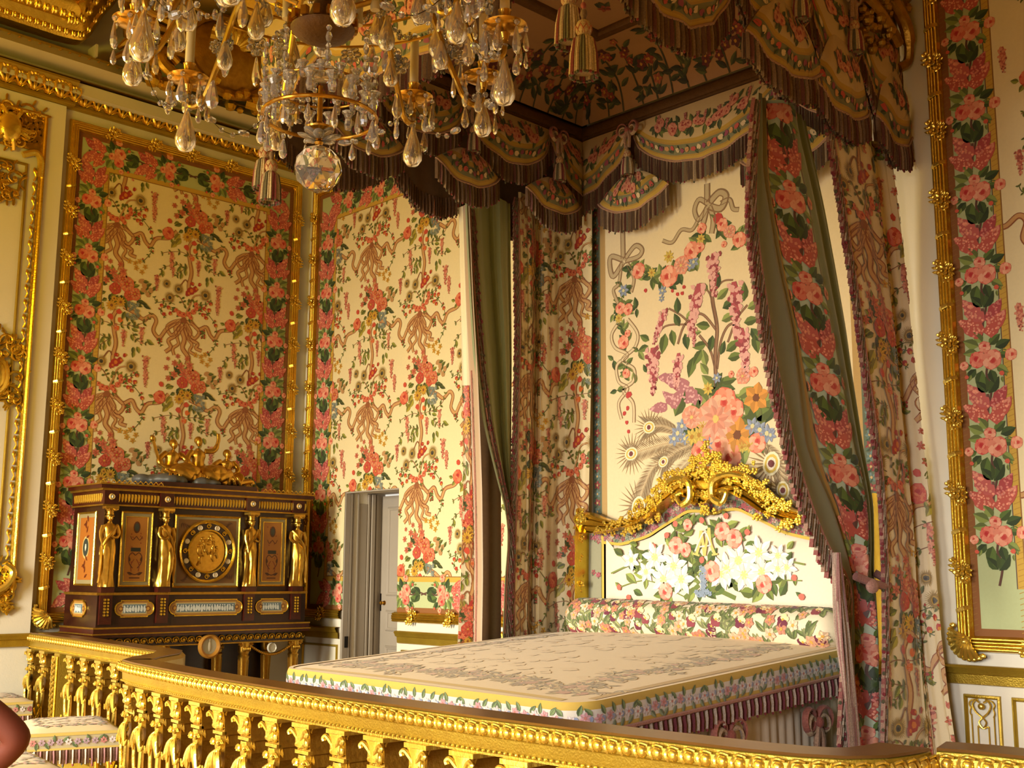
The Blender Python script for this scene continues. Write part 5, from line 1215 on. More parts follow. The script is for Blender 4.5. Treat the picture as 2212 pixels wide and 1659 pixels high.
# upholstered panel of the headboard
m = MB(); I_ = bez(mirror(HI), 3); cxz = []
G_ = []
for a in I_:
    G_.append([(BC + (a[0] - BC) * s, -.115 - .03 * (1 - s * s) ** .5 if s < 1 else -.10, 1.05 + (a[1] - 1.05) * s if True else 0) for s in (1, .97, .8, .6, .4, .2, .02)])
m.grid(G_, 0, (240, 222, 198))
def pad(u, v, off):
    return (u, -.142 - off, v)
PH = Paint(); Q = lambda a, b: hm(HB, a, b); rr = random.Random(5); gl = ((124, 140, 62), (156, 170, 84), (96, 118, 56))
def lvs(a, b, L, an, c=None): x, y = Q(a, b); PH.leaf(x, y, L, L * .28, an, c or rr.choice(gl), 1)
st = lambda pts, w=.012, c=(128, 140, 70): PH.stroke([Q(*p) for p in pts], w, c, 1, 6)
st([(400, 880), (600, 810), (800, 900), (1000, 940)], .012); st([(1720, 820), (1500, 790), (1300, 880), (1100, 960)], .012); st([(440, 980), (650, 930), (900, 1040)], .008); st([(1700, 930), (1550, 930), (1350, 960)], .008); st([(520, 740), (700, 790), (900, 840)], .008); st([(1000, 960), (900, 1050)], .03, (110, 126, 60)); st([(1060, 960), (1250, 1050)], .03, (110, 126, 60)); st([(930, 870), (1000, 950)], .025, (110, 126, 60))
for i in range(120):
    a = rr.gauss(1040, 360); b = rr.gauss(860, 100)
    if 420 < a < 1680 and 560 < b < 1040 and not (930 < a < 1130 and b < 800): lvs(a, b, rr.uniform(.07, .13), rr.uniform(0, 6.3))
for a, b in ((700, 770), (830, 830), (880, 920), (760, 920), (1190, 850), (1270, 790), (1310, 890), (1410, 740), (640, 870), (1150, 880), (1430, 870), (1540, 760), (1600, 840), (540, 790), (1540, 850)):
    x, y = Q(a, b); big = 1 if 690 < a < 1450 else .7
    PH.petals(x, y, .115 * big, 6, (253, 250, 244), 4, .42, a * .1, (232, 222, 140)); PH.petals(x, y, .075 * big, 6, (238, 232, 214), 6, .2, a * .1 + .5)
for a, b, r in ((925, 550, .05), (1160, 595, .075), (1240, 645, .08), (845, 690, .075), (910, 720, .06), (1090, 865, .085), (775, 1000, .075), (1445, 955, .075)):
    x, y = Q(a, b); r *= .8; PH.rose(x, y, r, rr.uniform(0, 6), (230, 140, 116), (246, 190, 166), (204, 74, 64), 6)
    for k in range(9): lvs(a + rr.uniform(-50, 50), b + rr.uniform(-35, 35), .095, rr.uniform(0, 6.3))
for a, b in ((840, 545), (780, 620), (690, 700), (1020, 520), (1185, 490), (1330, 600), (455, 975), (520, 1045), (1650, 910), (1700, 1040), (1020, 790)): x, y = Q(a, b); PH.blob(x, y, .022, (222, 110, 92), 3, 7); lvs(a, b, .05, rr.uniform(0, 6.3))
for k in range(30): x, y = Q(1030 + rr.uniform(-18, 18), 840 + k * 6.5); PH.petals(x, y, .018, 5, (160, 176, 196), 7, .6, k)
for k in range(14): x, y = Q(1030 + rr.uniform(-50, 50), 1010 + rr.uniform(-10, 20)); PH.petals(x, y, .018, 5, (160, 176, 196), 7, .6, k)
gm = lambda pts, w=.018, c=(226, 196, 112): PH.stroke([Q(*p) for p in pts], w, c, 5, 6)     # the gilt monogram
gm([(985, 750), (1005, 680), (1015, 590)], .022); gm([(1015, 590), (1030, 680), (1040, 760)], .024); gm([(1040, 760), (1055, 660), (1070, 570)], .02); gm([(1070, 570), (1080, 670), (1110, 750)], .022); gm([(960, 745), (1005, 760)], .012); gm([(1090, 755), (1130, 748)], .012); gm([(1005, 700), (1080, 690)], .010, (200, 204, 206)); gm([(975, 730), (1040, 600), (1095, 735)], .012, (206, 208, 206))
PH.emit(m, pad, off=.001); bp(m).build('headboard_panel', 'print', bed)
# carved crest and flowers on the frame
def cluster(b, seed, n, sx, sz, r=.03):
    rr = random.Random(seed)
    for i in range(n):
        x, z = rr.gauss(0, sx * .5), rr.gauss(0, sz * .5); q = rr.uniform(.5, 1) * r
        for k in range(5): a = 2 * PI * k / 5 + i; b.ell((x + q * .6 * math.cos(a), -.01 - rr.random() * .02, z + q * .6 * math.sin(a)), (q * .5, q * .3, q * .42), 6, 4)
        b.ell((x, -.03, z), q * .35, 6, 4)
for i, (x, z, n, sx, sz) in enumerate(((4.955, 2.35, 26, .16, .08), (4.955, 2.20, 22, .16, .12), (4.76, 2.24, 12, .10, .06), (4.63, 2.17, 10, .08, .06), (4.52, 2.10, 8, .08, .05), (4.42, 2.03, 8, .08, .05), (4.13, 1.93, 8, .09, .05), (4.33, 1.92, 9, .09, .04), (4.52, 1.98, 8, .07, .04), (4.02, 1.90, 5, .05, .03), (4.955, 2.02, 7, .05, .05), (4.70, 2.26, 12, .10, .05), (4.58, 2.16, 10, .09, .05), (4.48, 2.08, 9, .08, .05), (4.37, 2.02, 8, .08, .04), (4.24, 1.98, 6, .07, .03), (3.86, 2.00, 7, .05, .05), (3.84, 1.85, 6, .03, .08), (3.84, 1.68, 6, .03, .08), (3.84, 1.50, 6, .03, .08), (4.85, 2.30, 12, .10, .05), (4.86, 2.10, 8, .06, .05))):
    for sg in ((1,) if abs(x - BC) < .01 else (-1, 1)):
        b = MB(); cluster(b, i, n, sx, sz); b.v = [(v[0] + (x if sg == -1 else 2 * BC - x), v[1] - .17, v[2] + z) for v in b.v]; o = bp(b).build('carved_flowers', 'gold_bright', bed); o['kind'] = 'stuff'
for sg in (-1, 1):
    b = MB(); b.tube(bez([(BC + sg * .30, -.20, 2.22), (BC + sg * .20, -.22, 2.24), (BC + sg * .10, -.24, 2.20), (BC + sg * .09, -.24, 2.10), (BC + sg * .16, -.24, 2.06), (BC + sg * .20, -.24, 2.12), (BC + sg * .16, -.23, 2.14)], 8), [.018] * 12 + [.024] * 20 + [.016] * 17, 8); bp(b).build('crest_volute', 'gold_bright', bed)
    b = MB(); x = BC + sg * 1.135
    for k in range(26): 
        rr = random.Random(k); 
        b.ell((x + rr.uniform(-.02, .02), -.17, 1.20 + k * .026), (.022, .014, .018), 6, 4)
    bp(b).build('husk_drop', 'gold_bright', bed)
    b = MB(); b.lathe([(0, .05), (.03, .045), (.05, .03), (.055, 0)], (BC + sg * 1.125, -.15, 1.99), 14, axis=(0, -1, 0)); b.tube([(BC + sg * 1.125 + .045 * (1 - t * .8) * math.cos(8 * t), -.20, 1.99 + .045 * (1 - t * .8) * math.sin(8 * t)) for t in np.linspace(0, 1, 30)], .008, 6); bp(b).build('corner_volute', 'gold_bright', bed)
# valanced skirt of the bed with painted garlands, gathered
for side in ('right', 'foot', 'left'):
    m = MB(); 
    if side == 'foot': A, B, N = (3.92, -2.56), (5.99, -2.56), (0, -1)
    elif side == 'right': A, B, N = (6.0, -2.56), (6.0, -.42), (1, 0)
    else: A, B, N = (3.9, -.42), (3.9, -2.56), (-1, 0)
    L_ = math.hypot(B[0] - A[0], B[1] - A[1]); nu = 150
    def sp(u, z, off=0): 
        w = (.014 * math.sin(u * 2 * PI / .075) + .006 * math.sin(u * 31)) * (1.05 - z) / .6 + off
        return (A[0] + (B[0] - A[0]) * u / L_ + N[0] * w, A[1] + (B[1] - A[1]) * u / L_ + N[1] * w, z)
    m.grid([[sp(L_ * i / nu, z) for z in (.17, .3, .5, .7, .92)] for i in range(nu + 1)], 0, (226, 210, 182))
    Ps = garland(L_, lambda u: .62 - .12 * abs(math.sin(u * PI / 1.05)), 17, 1.15); Ps.p += garland(L_, lambda u: .40, 18, 1.2).p
    Ps.emit(m, lambda u, v, off: sp(u, v, off + .004), maxlen=.04); bp(m).build('skirt', 'print', bed)
for y in (-1.55, -.75):
    piece('bow', bow_mesh, 'fringe', 'cord_bow', bed, bl((6.06, y, .83)), (0, 0, PI / 2), 1.6); piece('tassel', tassel_mesh, 'fringe', 'tassel', bed, bl((6.06, y, .74)), (0, 0, .3), 1.1)

# ---------------------------------------------------------------- bedspread
loc = (BC, -1.4, 1.0)
bs = thing('bedspread', 'beige quilted bedspread with floral border and striped fringe', 'bedspread', loc)
X0, X1, Y0, Y1 = 3.74, 6.05, -2.60, -.38
def ztop(x, y): 
    v = (y - Y0) / (Y1 - Y0); return 1.045 + .15 * v + .02 * max(0, 1 - v) * (X1 - x) / (X1 - X0)
def crown(x, y):
    u = (x - X0) / (X1 - X0); v = (y - Y0) / (Y1 - Y0); return ztop(x, y) + .045 * (max(0, math.sin(PI * min(1, max(0, u)))) ** .6) * (math.sin(PI * min(1, max(0, v * .6 + .02))) ** .6)
m = MB(); nu, nv = 60, 60
_cr = crown
_CG = np.array([[_cr(X0 + (X1 - X0) * i / nu, Y0 + (Y1 - Y0) * j / nv) for j in range(nv + 1)] for i in range(nu + 1)])
def crown(x, y):
    a = min(max((x - X0) / (X1 - X0) * nu, 0), nu - 1e-6); b = min(max((y - Y0) / (Y1 - Y0) * nv, 0), nv - 1e-6); i, j = int(a), int(b); a -= i; b -= j
    return (_CG[i, j] * (1 - a) + _CG[i + 1, j] * a) * (1 - b) + (_CG[i, j + 1] * (1 - a) + _CG[i + 1, j + 1] * a) * b
def rcorner(x, y, r=.15):
    for cx in (X0 + r, X1 - r):
        if (x < cx) == (cx < BC) and y < Y0 + r:
            d = math.hypot(x - cx, y - Y0 - r)
            if d > r: return (cx + (x - cx) * r / d, Y0 + r + (y - Y0 - r) * r / d)
    return (x, y)
m.grid([[(*rcorner(X0 + (X1 - X0) * i / nu, Y0 + (Y1 - Y0) * j / nv), crown(X0 + (X1 - X0) * i / nu, Y0 + (Y1 - Y0) * j / nv)) for j in range(nv + 1)] for i in range(nu + 1)], 0, (234, 210, 164))
P = Paint(); rr = random.Random(21)
def wreath(x0, y0, x1, y1, n):
    for i in range(n):
        t_ = i / n + rr.uniform(-.01, .01); x, y = x0 + (x1 - x0) * t_ + rr.gauss(0, .05), y0 + (y1 - y0) * t_ + rr.gauss(0, .05)
        for k in range(4): P.leaf(x, y, rr.uniform(.05, .09), .016, rr.uniform(0, 6.3), rr.choice(((222, 196, 136), (216, 186, 130), (228, 202, 144))), 1)
        if i % 3 == 0: P.blob(x, y, rr.uniform(.02, .035), rr.choice(((206, 160, 122), (212, 170, 130), (198, 150, 112))), 2, 8, .25)
wreath(X0 + .15, Y0 + .30, X1 - .15, Y0 + .30, 150); wreath(X0 + .3, Y0 + .3, X0 + .3, Y1 - .2, 60); wreath(X1 - .3, Y0 + .3, X1 - .3, Y1 - .2, 90)
for i in range(160):
    x, y = rr.uniform(X0 + .3, X1 - .3), rr.uniform(Y0 + .45, Y1 - .1); P.blob(x, y, rr.uniform(.02, .05), (230, 204, 156), 1, 7, .4)
P.rect(X0 + .14, Y0 + .035, X1 - .14, Y0 + .075, (206, 172, 76), 1); P.rect(X1 - .075, Y0 + .14, X1 - .035, Y1, (196, 160, 78), 1)
P.emit(m, lambda u, v, off: (u, v, crown(u, v) + off), (X0 + .01, Y0 + .01, X1 - .01, Y1 - .01), off=.0012, step=.0003, maxlen=.04)
m.v = [(v[0] - loc[0], v[1] - loc[1], v[2] - loc[2]) for v in m.v]; m.build('top', 'print', bs)
# border drop round three sides with rounded corners
def rim(n=12, r=.15, e=0):
    pts = [(X1 + e, Y1)]; pts += [(X1 + e, Y1 + (Y0 + r - Y1) * k / 30) for k in range(1, 31)]
    pts += [(X1 - r + (r + e) * math.cos(a), Y0 + r + (r + e) * math.sin(a)) for a in np.linspace(0, -PI / 2, n)[1:]]
    pts += [(X1 - r + (X0 + r - (X1 - r)) * k / 30, Y0 - e) for k in range(1, 31)]
    pts += [(X0 + r + (r + e) * math.cos(a), Y0 + r + (r + e) * math.sin(a)) for a in np.linspace(-PI / 2, -PI, n)[1:]]
    pts += [(X0 - e, Y0 + r + (Y1 - Y0 - r) * k / 30) for k in range(1, 31)]
    return pts
R0, R1, R2 = rim(e=-.012), rim(e=.012), rim(e=.02)
sl = [0]
for a, b in zip(R1, R1[1:]): sl.append(sl[-1] + math.hypot(b[0] - a[0], b[1] - a[1]))
def rimpos(s, d, off=0):      # d metres below the top edge
    x = float(np.interp(s, sl, [p[0] for p in R1])); y = float(np.interp(s, sl, [p[1] for p in R1])); z = ztop(x, y)
    nx = float(np.interp(s, sl, [q[0] - p[0] for p, q in zip(R0, R2)])); ny = float(np.interp(s, sl, [q[1] - p[1] for p, q in zip(R0, R2)])); l = math.hypot(nx, ny) + 1e-9
    b = .010 * math.sin(min(1, d / .03) * PI / 2) + off
    return (x + nx / l * b, y + ny / l * b, z + .008 - d)
m = MB(); DR = [0, .008, .02, .035, .11, .135]
m.grid([[(p[0], p[1], ztop(*p) + .006) for p in [(R0[i][0], R0[i][1])]] + [rimpos(sl[i], d) for d in DR] for i in range(len(R1))], 0, None, colf=lambda i, j: [(234, 210, 164), (206, 172, 76), (206, 172, 76), (206, 172, 76), (224, 216, 204), (206, 172, 76)][j])
P = Paint(); rr = random.Random(31); s = 0
while s < sl[-1]:
    P.petals(s, -.073 + rr.uniform(-.01, .01), .026, 6, rr.choice(((248, 240, 236), (226, 170, 176), (240, 226, 226))), 2, .6, s * 9, (206, 130, 120)); P.leaf(s + .03, -.06, .05, .012, rr.uniform(-1, 1) + 1.5, (130, 150, 100), 1); P.leaf(s + .03, -.09, .05, .012, rr.uniform(-1, 1) - 1.5, (150, 164, 130), 1); P.blob(s + .04, -.075, .014, (150, 160, 190), 2, 6); s += .062
P.emit(m, lambda u, v, off: rimpos(min(max(u, 0), sl[-1]), -v, off), off=.002, maxlen=.05)
m.v = [(v[0] - loc[0], v[1] - loc[1], v[2] - loc[2]) for v in m.v]; bo = m.build('border', 'print', bs)
f = MB()
for i in range(0, len(R1) - 1):
    a, b = rimpos(sl[i], .135), rimpos(sl[i + 1], .135); nx, ny = R2[i][0] - R0[i][0], R2[i][1] - R0[i][1]; l = math.hypot(nx, ny)
    fringe(f, [a, b], .10, .017, out=(nx / l, ny / l, 0), seed=i, cols=[(222, 206, 188), (120, 40, 48), (150, 124, 100), (206, 184, 160), (96, 60, 50), (140, 60, 60)])
f.tube([rimpos(s_, .135, .008) for s_ in sl], .010, 6, 0, (190, 130, 110))
f.v = [(v[0] - loc[0], v[1] - loc[1], v[2] - loc[2]) for v in f.v]; fo = f.build('fringe', 'fringe', bs); fo['kind'] = 'stuff'

# ---------------------------------------------------------------- bolster
loc = (BC, -.42, 1.19)
bo = thing('bolster', 'round bolster covered with pansies lying against the headboard', 'bolster', loc)
bx0, bx1, br_ = 3.93, 6.02, .128; bcy, bcz = -.36, 1.315
def bol(u, a, off=0):
    e = min(u - bx0, bx1 - u); r = br_ * (1 - max(0, 1 - e / .10) ** 2.4 * .55) + off
    return (u - loc[0], bcy - r * 1.08 * math.sin(a) - loc[1], bcz + r * math.cos(a) + (u - bx0) * -.012 - loc[2])
m = MB(); us = [bx0 + d for d in (0, .01, .03, .06, .1)] + list(np.linspace(bx0 + .2, bx1 - .2, 24)) + [bx1 - d for d in (.1, .06, .03, .01, 0)]
m.grid([[bol(u, a) for a in np.linspace(-PI, PI, 33)] for u in us], 0, (232, 216, 186)); n0 = m.n
for u in (bx0, bx1): m.add([bol(u, a) for a in np.linspace(-PI, PI, 33)[:-1]], [tuple(range(32))], 0, (222, 204, 170))
P = Paint(); rr = random.Random(77)
for i in range(210):
    u, v = rr.uniform(bx0 + .03, bx1 - .03), rr.uniform(-.05, .34)
    d = .35 + .65 * min(1, max(0, (v + .02) / .2))
    for k in range(3): P.leaf(u, v, rr.uniform(.06, .10), .014, PI + rr.uniform(-1.2, 1.2) + PI / 2, rr.choice(((140, 150, 92), (112, 128, 70), (164, 168, 110))), 1)
for i in range(120):
    u, v = rr.uniform(bx0 + .05, bx1 - .05), rr.uniform(.02, .30); c = rr.choice(((110, 40, 62), (228, 170, 136), (236, 196, 160), (140, 60, 70), (214, 140, 112), (240, 214, 180)))
    if c[0] > 200: P.petals(u, v, rr.uniform(.028, .042), 5, c, 3, .8, i, (214, 160, 70))
    else: P.pansy(u, v, rr.uniform(.03, .045), c, 3)
P.emit(m, lambda u, v, off: bol(u, v / br_, off), (bx0 + .02, -.1, bx1 - .02, .36), off=.003, maxlen=.04)
m.build('cover', 'print', bo)
# ---------------------------------------------------------------- balustrade
loc = (3.3, -3.2, FZ)
bal = thing('balustrade', 'gilded balustrade with carved balusters running in front of the bed', 'balustrade', loc)
def q3(p): return (p[0] - loc[0], p[1] - loc[1], p[2] - loc[2])
BP = [(.02, -2.57), (1.0, -2.66), (2.0, -2.77), (2.72, -2.86), (2.90, -2.97), (3.10, -3.20), (3.30, -3.36), (3.55, -3.42), (4.25, -3.52), (4.71, -3.57), (5.41, -3.625), (6.0, -3.645), (6.5, -3.655), (7.09, -3.64), (7.44, -3.62), (7.60, -3.61), (7.75, -3.58), (7.87, -3.52), (7.94, -3.42), (7.956, -3.30), (7.956, -3.20)]
BR_ = [(7.956, -3.20), (8.05, -3.173), (8.3, -3.165), (9.4, -3.14), (11.58, -3.10)]
RPF = [(.18, 0), (.18, .86), (.19, .88), (.19, .955), (.165, .98), (.02, .98), (.012, .975), (.012, .968), (.0, .962), (-.006, .945), (.0, .928), (.014, .922), (.016, .918), (.018, .885), (.022, .880), (.022, .872), (.03, .868), (.03, .86)]
RPF = [(a, b - .0) for a, b in RPF]
def railpart(path, name):
    m = MB(); top = [(a, b) for a, b in RPF if b >= .85]; top = [(.16, .86)] + top + [(.16, .86)]
    m.sweep([q3((x, y, FZ)) for x, y in path], top, (0, 0, 1)); m.build(name, 'gold_matt', bal)
    m = MB(); m.sweep([q3((x, y, FZ)) for x, y in path], [(.172, .979), (.170, .986), (.018, .986), (.013, .979)], (0, 0, 1)); m.build('rail_top', 'rail_top', bal)
    m = MB(); m.sweep([q3((x, y, FZ)) for x, y in path], [(.18, 0), (.18, .12), (.16, .15), (.02, .15), (.0, .12), (-.01, .1), (-.01, 0)], (0, 0, 1)); m.build('base_rail', 'gold_matt', bal)
railpart(BP[:7], 'hand_rail'); railpart(BP[6:], 'hand_rail'); railpart(BR_, 'hand_rail')
def arc(path):
    s = [0]
    for a, b in zip(path, path[1:]): s.append(s[-1] + math.hypot(b[0] - a[0], b[1] - a[1]))
    return s
def on(path, s, t, off):
    x = float(np.interp(t, s, [p[0] for p in path])); y = float(np.interp(t, s, [p[1] for p in path])); e = .02
    x2 = float(np.interp(t + e, s, [p[0] for p in path])); y2 = float(np.interp(t + e, s, [p[1] for p in path])); x1 = float(np.interp(t - e, s, [p[0] for p in path])); y1 = float(np.interp(t - e, s, [p[1] for p in path]))
    a = math.atan2(y2 - y1, x2 - x1); return (x - math.sin(a) * off, y + math.cos(a) * off, a)
def egg_bead(b):
    b.ell((0, -.004, 0), (.017, .015, .019), 9, 6); b.tube(bez([(-.023, .004, .018), (-.026, -.008, .0), (-.022, 0, -.018)], 4), .0055, 5)
    b.tube(bez([(-.018, -.004, .02), (0, -.012, .026), (.018, -.004, .02)], 4), .004, 5)
for path in (BP, BR_):
    s = arc(path); t = .03
    while t < s[-1] and (path is BP or t < 1.6):
        x, y, a = on(path, s, t, 0); piece('egg_bead', egg_bead, 'gold_bright', 'egg_bead', bal, q3((x, y, FZ + .946)), (0, 0, a)); t += .0555
    m = MB(); t = .02
    while t < s[-1] and (path is BP or t < 1.6):
        x, y, a = on(path, s, t, .014); m.ell(q3((x, y, FZ + .876)), (.008, .006, .0055), 6, 4); t += .026
    o = m.build('pearl_row', 'gold_bright', bal); o['kind'] = 'stuff'
# a baluster: rectangular turned body with carved front, z from .15 to .86 above the floor
def baluster(b):
    pr = [(.86, .038, .080), (.845, .040, .082), (.835, .034, .076), (.81, .031, .070), (.77, .030, .068), (.755, .036, .072), (.742, .036, .072), (.735, .026, .060), (.715, .030, .062), (.69, .034, .066), (.665, .024, .060), (.63, .020, .056), (.60, .030, .064), (.575, .034, .070), (.56, .030, .066), (.46, .030, .064), (.36, .036, .068), (.30, .042, .074), (.24, .046, .078), (.20, .044, .078), (.17, .05, .082), (.15, .05, .082)]
    P = []
    for z, w, d in pr: P.append([(-w, -d, z), (w, -d, z), (w, d, z), (-w, d, z)])
    b.grid(P, 1, closev=True)
    b.box((-.046, -.092, .845), (.046, .092, .862), 0)
    b.grid([[(w * c, -d, z) for c, d in ((-1, .066), (-.8, .092), (0, .098), (.8, .092), (1, .066))] for z, w in ((.77, .026), (.79, .029), (.815, .030), (.835, .036), (.846, .042))])
    b.grid([[(w * c, -d, z) for c, d in ((-1, .05), (-.7, .080), (0, .086), (.7, .080), (1, .05))] for z, w in ((.665, .018), (.69, .032), (.715, .034), (.738, .026))])
    for sg in (-1, 1):
        for k in range(4): b.ell((sg * (.010 + .010 * k), -.092 + .003 * k, .625 - .012 * k), (.008, .010, .042 - .003 * k), 7, 5, rot=Matrix.Rotation(-sg * (.10 + .20 * k), 3, 'Y'))
        b.tube(bez([(0, -.088, .79), (sg * .02, -.092, .815), (sg * .036, -.098, .835), (sg * .048, -.10, .828), (sg * .044, -.10, .815)], 4), .008, 6)          # capital leaf curls
        b.ell((sg * .016, -.078, .785), (.015, .014, .026), 8, 5); b.ell((sg * .016, -.09, .78), (.008, .008, .012), 6, 4)
        b.tube([(sg * (.024 + .016 * (1 - t) * math.cos(7 * t)), -.082 - .012 * t, .705 + .016 * (1 - t) * math.sin(7 * t)) for t in np.linspace(0, 1, 16)], .0075, 6)
        for k in range(5):                                           # acanthus skirt, two spreading fans
            a = .25 + k * .20; b.tube(bez([(sg * .006, -.075, .675), (sg * (.012 + .022 * a), -.092, .64), (sg * (.014 + .045 * a), -.098, .60 - .012 * k + .012), (sg * (.018 + .062 * a), -.094, .572 + .01 * k - .02)], 4), [.006, .007, .008, .009, .009, .009, .008, .008, .008, .007, .006, .005, .004], 6)
        b.tube(bez([(sg * .040, -.086, .585), (sg * .036, -.086, .50), (sg * .030, -.084, .43), (sg * .046, -.084, .34), (sg * .058, -.084, .26), (sg * .040, -.086, .20)], 5), .0085, 6)   # lyre strings
        for k in range(3): b.tube(bez([(0, -.08, .24 + .04 * k), (sg * .02, -.098, .29 + .04 * k), (sg * .036, -.106, .32 + .045 * k), (sg * .044, -.10, .35 + .045 * k)], 4), [.013] * 6 + [.010] * 4 + [.005] * 3, 6)
    b.box((-.036, -.082, .742), (.036, -.062, .756), 0); b.ell((0, -.08, .655), (.014, .012, .03), 8, 5); b.ell((0, -.085, .27), (.03, .02, .06), 9, 6); b.ell((0, -.09, .43), (.012, .012, .04), 8, 5)
b0 = MB(); baluster(b0); b0.v = [(v[0] * 1.38, v[1] * 1.08, v[2]) for v in b0.v]; PB = b0.build('baluster', ['gold_bright', 'gold_dark'], None); _protos['baluster'] = PB.data; bpy.data.objects.remove(PB)
def put_bal(x, y, a): piece('baluster', None, None, 'baluster', bal, q3((x - math.sin(a) * .10, y + math.cos(a) * .10, FZ)), (0, 0, a))
def pier(b):
    b.box((-.06, -.085, .15), (.06, .085, .86), 1); b.box((-.045, -.10, .2), (.045, -.08, .84), 1)
    for k in range(14):
        z = .24 + k * .042
        for sg in (-1, 1): b.tube(bez([(0, -.10, z), (sg * .018, -.112, z + .018), (sg * .034, -.104, z + .04)], 4), .007, 5)
    for sg in (-1, 1): b.tube([(sg * .05, -.10, .2), (sg * .05, -.10, .84)], .006, 6)
b0 = MB(); pier(b0); PB = b0.build('pier', ['gold_bright', 'gold_matt'], None); _protos['pier'] = PB.data; bpy.data.objects.remove(PB)
s = arc(BP)
for t in (.10, .42, 1.05, 1.36, 1.67, 1.98): put_bal(*on(BP, s, t, 0))
for t in (.74, 2.32, 2.70):
    x, y, a = on(BP, s, t, 0); piece('pier', None, None, 'pier', bal, q3((x - math.sin(a) * .10, y + math.cos(a) * .10, FZ)), (0, 0, a))
t = s[6] + .17
while t < s[-1] - .1: put_bal(*on(BP, s, t, 0)); t += .252
s = arc(BR_); t = .2
while t < 2.2: put_bal(*on(BR_, s, t, 0)); t += .252

# ---------------------------------------------------------------- jewel cabinet
CX, CY0, CY1 = .68, -2.30, -.37
loc = (.39, (CY0 + CY1) / 2, FZ)
cab = thing('jewel_cabinet', 'dark mahogany jewel cabinet with gilt bronze women and painted panels', 'cabinet', loc)
def c3(p): return (p[0] - loc[0], p[1] - loc[1], p[2] - loc[2])
def cm(m): m.v = [c3(v) for v in m.v]; return m
XB = .09
def slab(z0, z1, e, name, mt, par=cab, ee=None):
    m = MB(); m.box((XB, CY0 - e, z0), (CX + e, CY1 + e, z1)); return cm(m).build(name, mt, par, smooth=False)
def mould(z0, prof, name, mt):
    m = MB(); m.sweep([(XB, CY1, z0), (CX, CY1, z0), (CX, CY0, z0), (XB, CY0, z0)], [(a, b) for a, b in prof], (0, 0, 1)); return cm(m).build(name, mt, cab)
body = slab(1.44, 2.14, -.03, 'upper_body', 'dark_wood'); slab(1.16, 1.43, .0, 'lower_body', 'dark_wood'); slab(1.10, 1.17, .03, 'plinth', 'mahogany'); slab(2.13, 2.245, -.01, 'entablature', 'mahogany')
slab(1.425, 1.445, .012, 'waist_moulding', 'gold_dark'); slab(1.165, 1.178, .035, 'plinth_moulding', 'gold_dark'); slab(1.12, 1.13, .04, 'plinth_bead', 'gold_dark')
slab(2.245, 2.262, .015, 'cornice_lower', 'gold_dark'); slab(2.262, 2.29, .035, 'cornice_upper', 'mahogany'); slab(2.29, 2.302, .045, 'cornice_lip', 'gold_dark'); slab(2.125, 2.137, .0, 'architrave', 'gold_dark')
m = MB(); m.box((XB, -1.78, 2.302), (CX - .03, -.89, 2.345)); cm(m).build('attic', 'mahogany', cab, smooth=False)
def dentil(b): b.lathe([(0, .034), (.010, .032), (.012, .015), (.010, -.02), (.004, -.034), (0, -.034)], (0, 0, 0), 8)
y = CY0 + .05
while y < CY1 - .03:
    if min(abs(y - q) for q in (-2.235, -1.755, -.95, -.478)) > .045: piece('dentil', dentil, 'gold', 'frieze_leaf', cab, c3((CX - .012, y, 2.19)))
    y += .028
x = XB + .05
while x < CX - .04: piece('dentil', dentil, 'gold', 'frieze_leaf', cab, c3((x, CY0 + .012, 2.19))); x += .034
def crest(b): b.tube(bez([(0, -.02, 0), (0, -.01, .018), (0, .01, .018), (0, .02, 0)], 4), .004, 5); b.ell((0, 0, .024), .006, 6, 4)
y = CY0 - .02
while y < CY1 + .03:
    if not -1.80 < y < -.87: piece('crest', crest, 'gold_bright', 'gallery', cab, c3((CX + .02, y, 2.302)))
    y += .045
def medal(b): b.lathe([(0, .008), (.016, .008)], (0, 0, 0), 12, 0, (196, 200, 190), axis=(1, 0, 0)); b.lathe([(.016, .008), (.02, .014), (.025, .008), (.026, 0)], (0, 0, 0), 12, 0, (200, 160, 80), axis=(1, 0, 0)); b.ell((.01, 0, 0), (.006, .007, .011), 7, 5, 0, (236, 234, 220))
for y in (-2.235, -1.755, -.95, -.478):
    m = MB(); m.box((CX - .02, y - .06, 2.135), (CX + .012, y + .06, 2.245)); cm(m).build('frieze_block', 'mahogany', cab, smooth=False)
    piece('medal', medal, 'medallion', 'cameo', cab, c3((CX + .012, y, 2.195)))
    m = MB(); m.box((CX - .03, y - .055, 1.445), (CX + .035, y + .055, 1.488)); m.box((CX - .02, y - .05, 1.2), (CX + .02, y + .05, 1.425)); cm(m).build('pedestal', 'mahogany', cab, smooth=False)
    m = MB()
    for k in range(6):
        for sg in (-1, 1): m.ell((CX + .024, y + sg * .013, 1.27 + k * .024), (.008, .011, .011), 7, 4)
    cm(m).build('husk_drop', 'gold', cab)
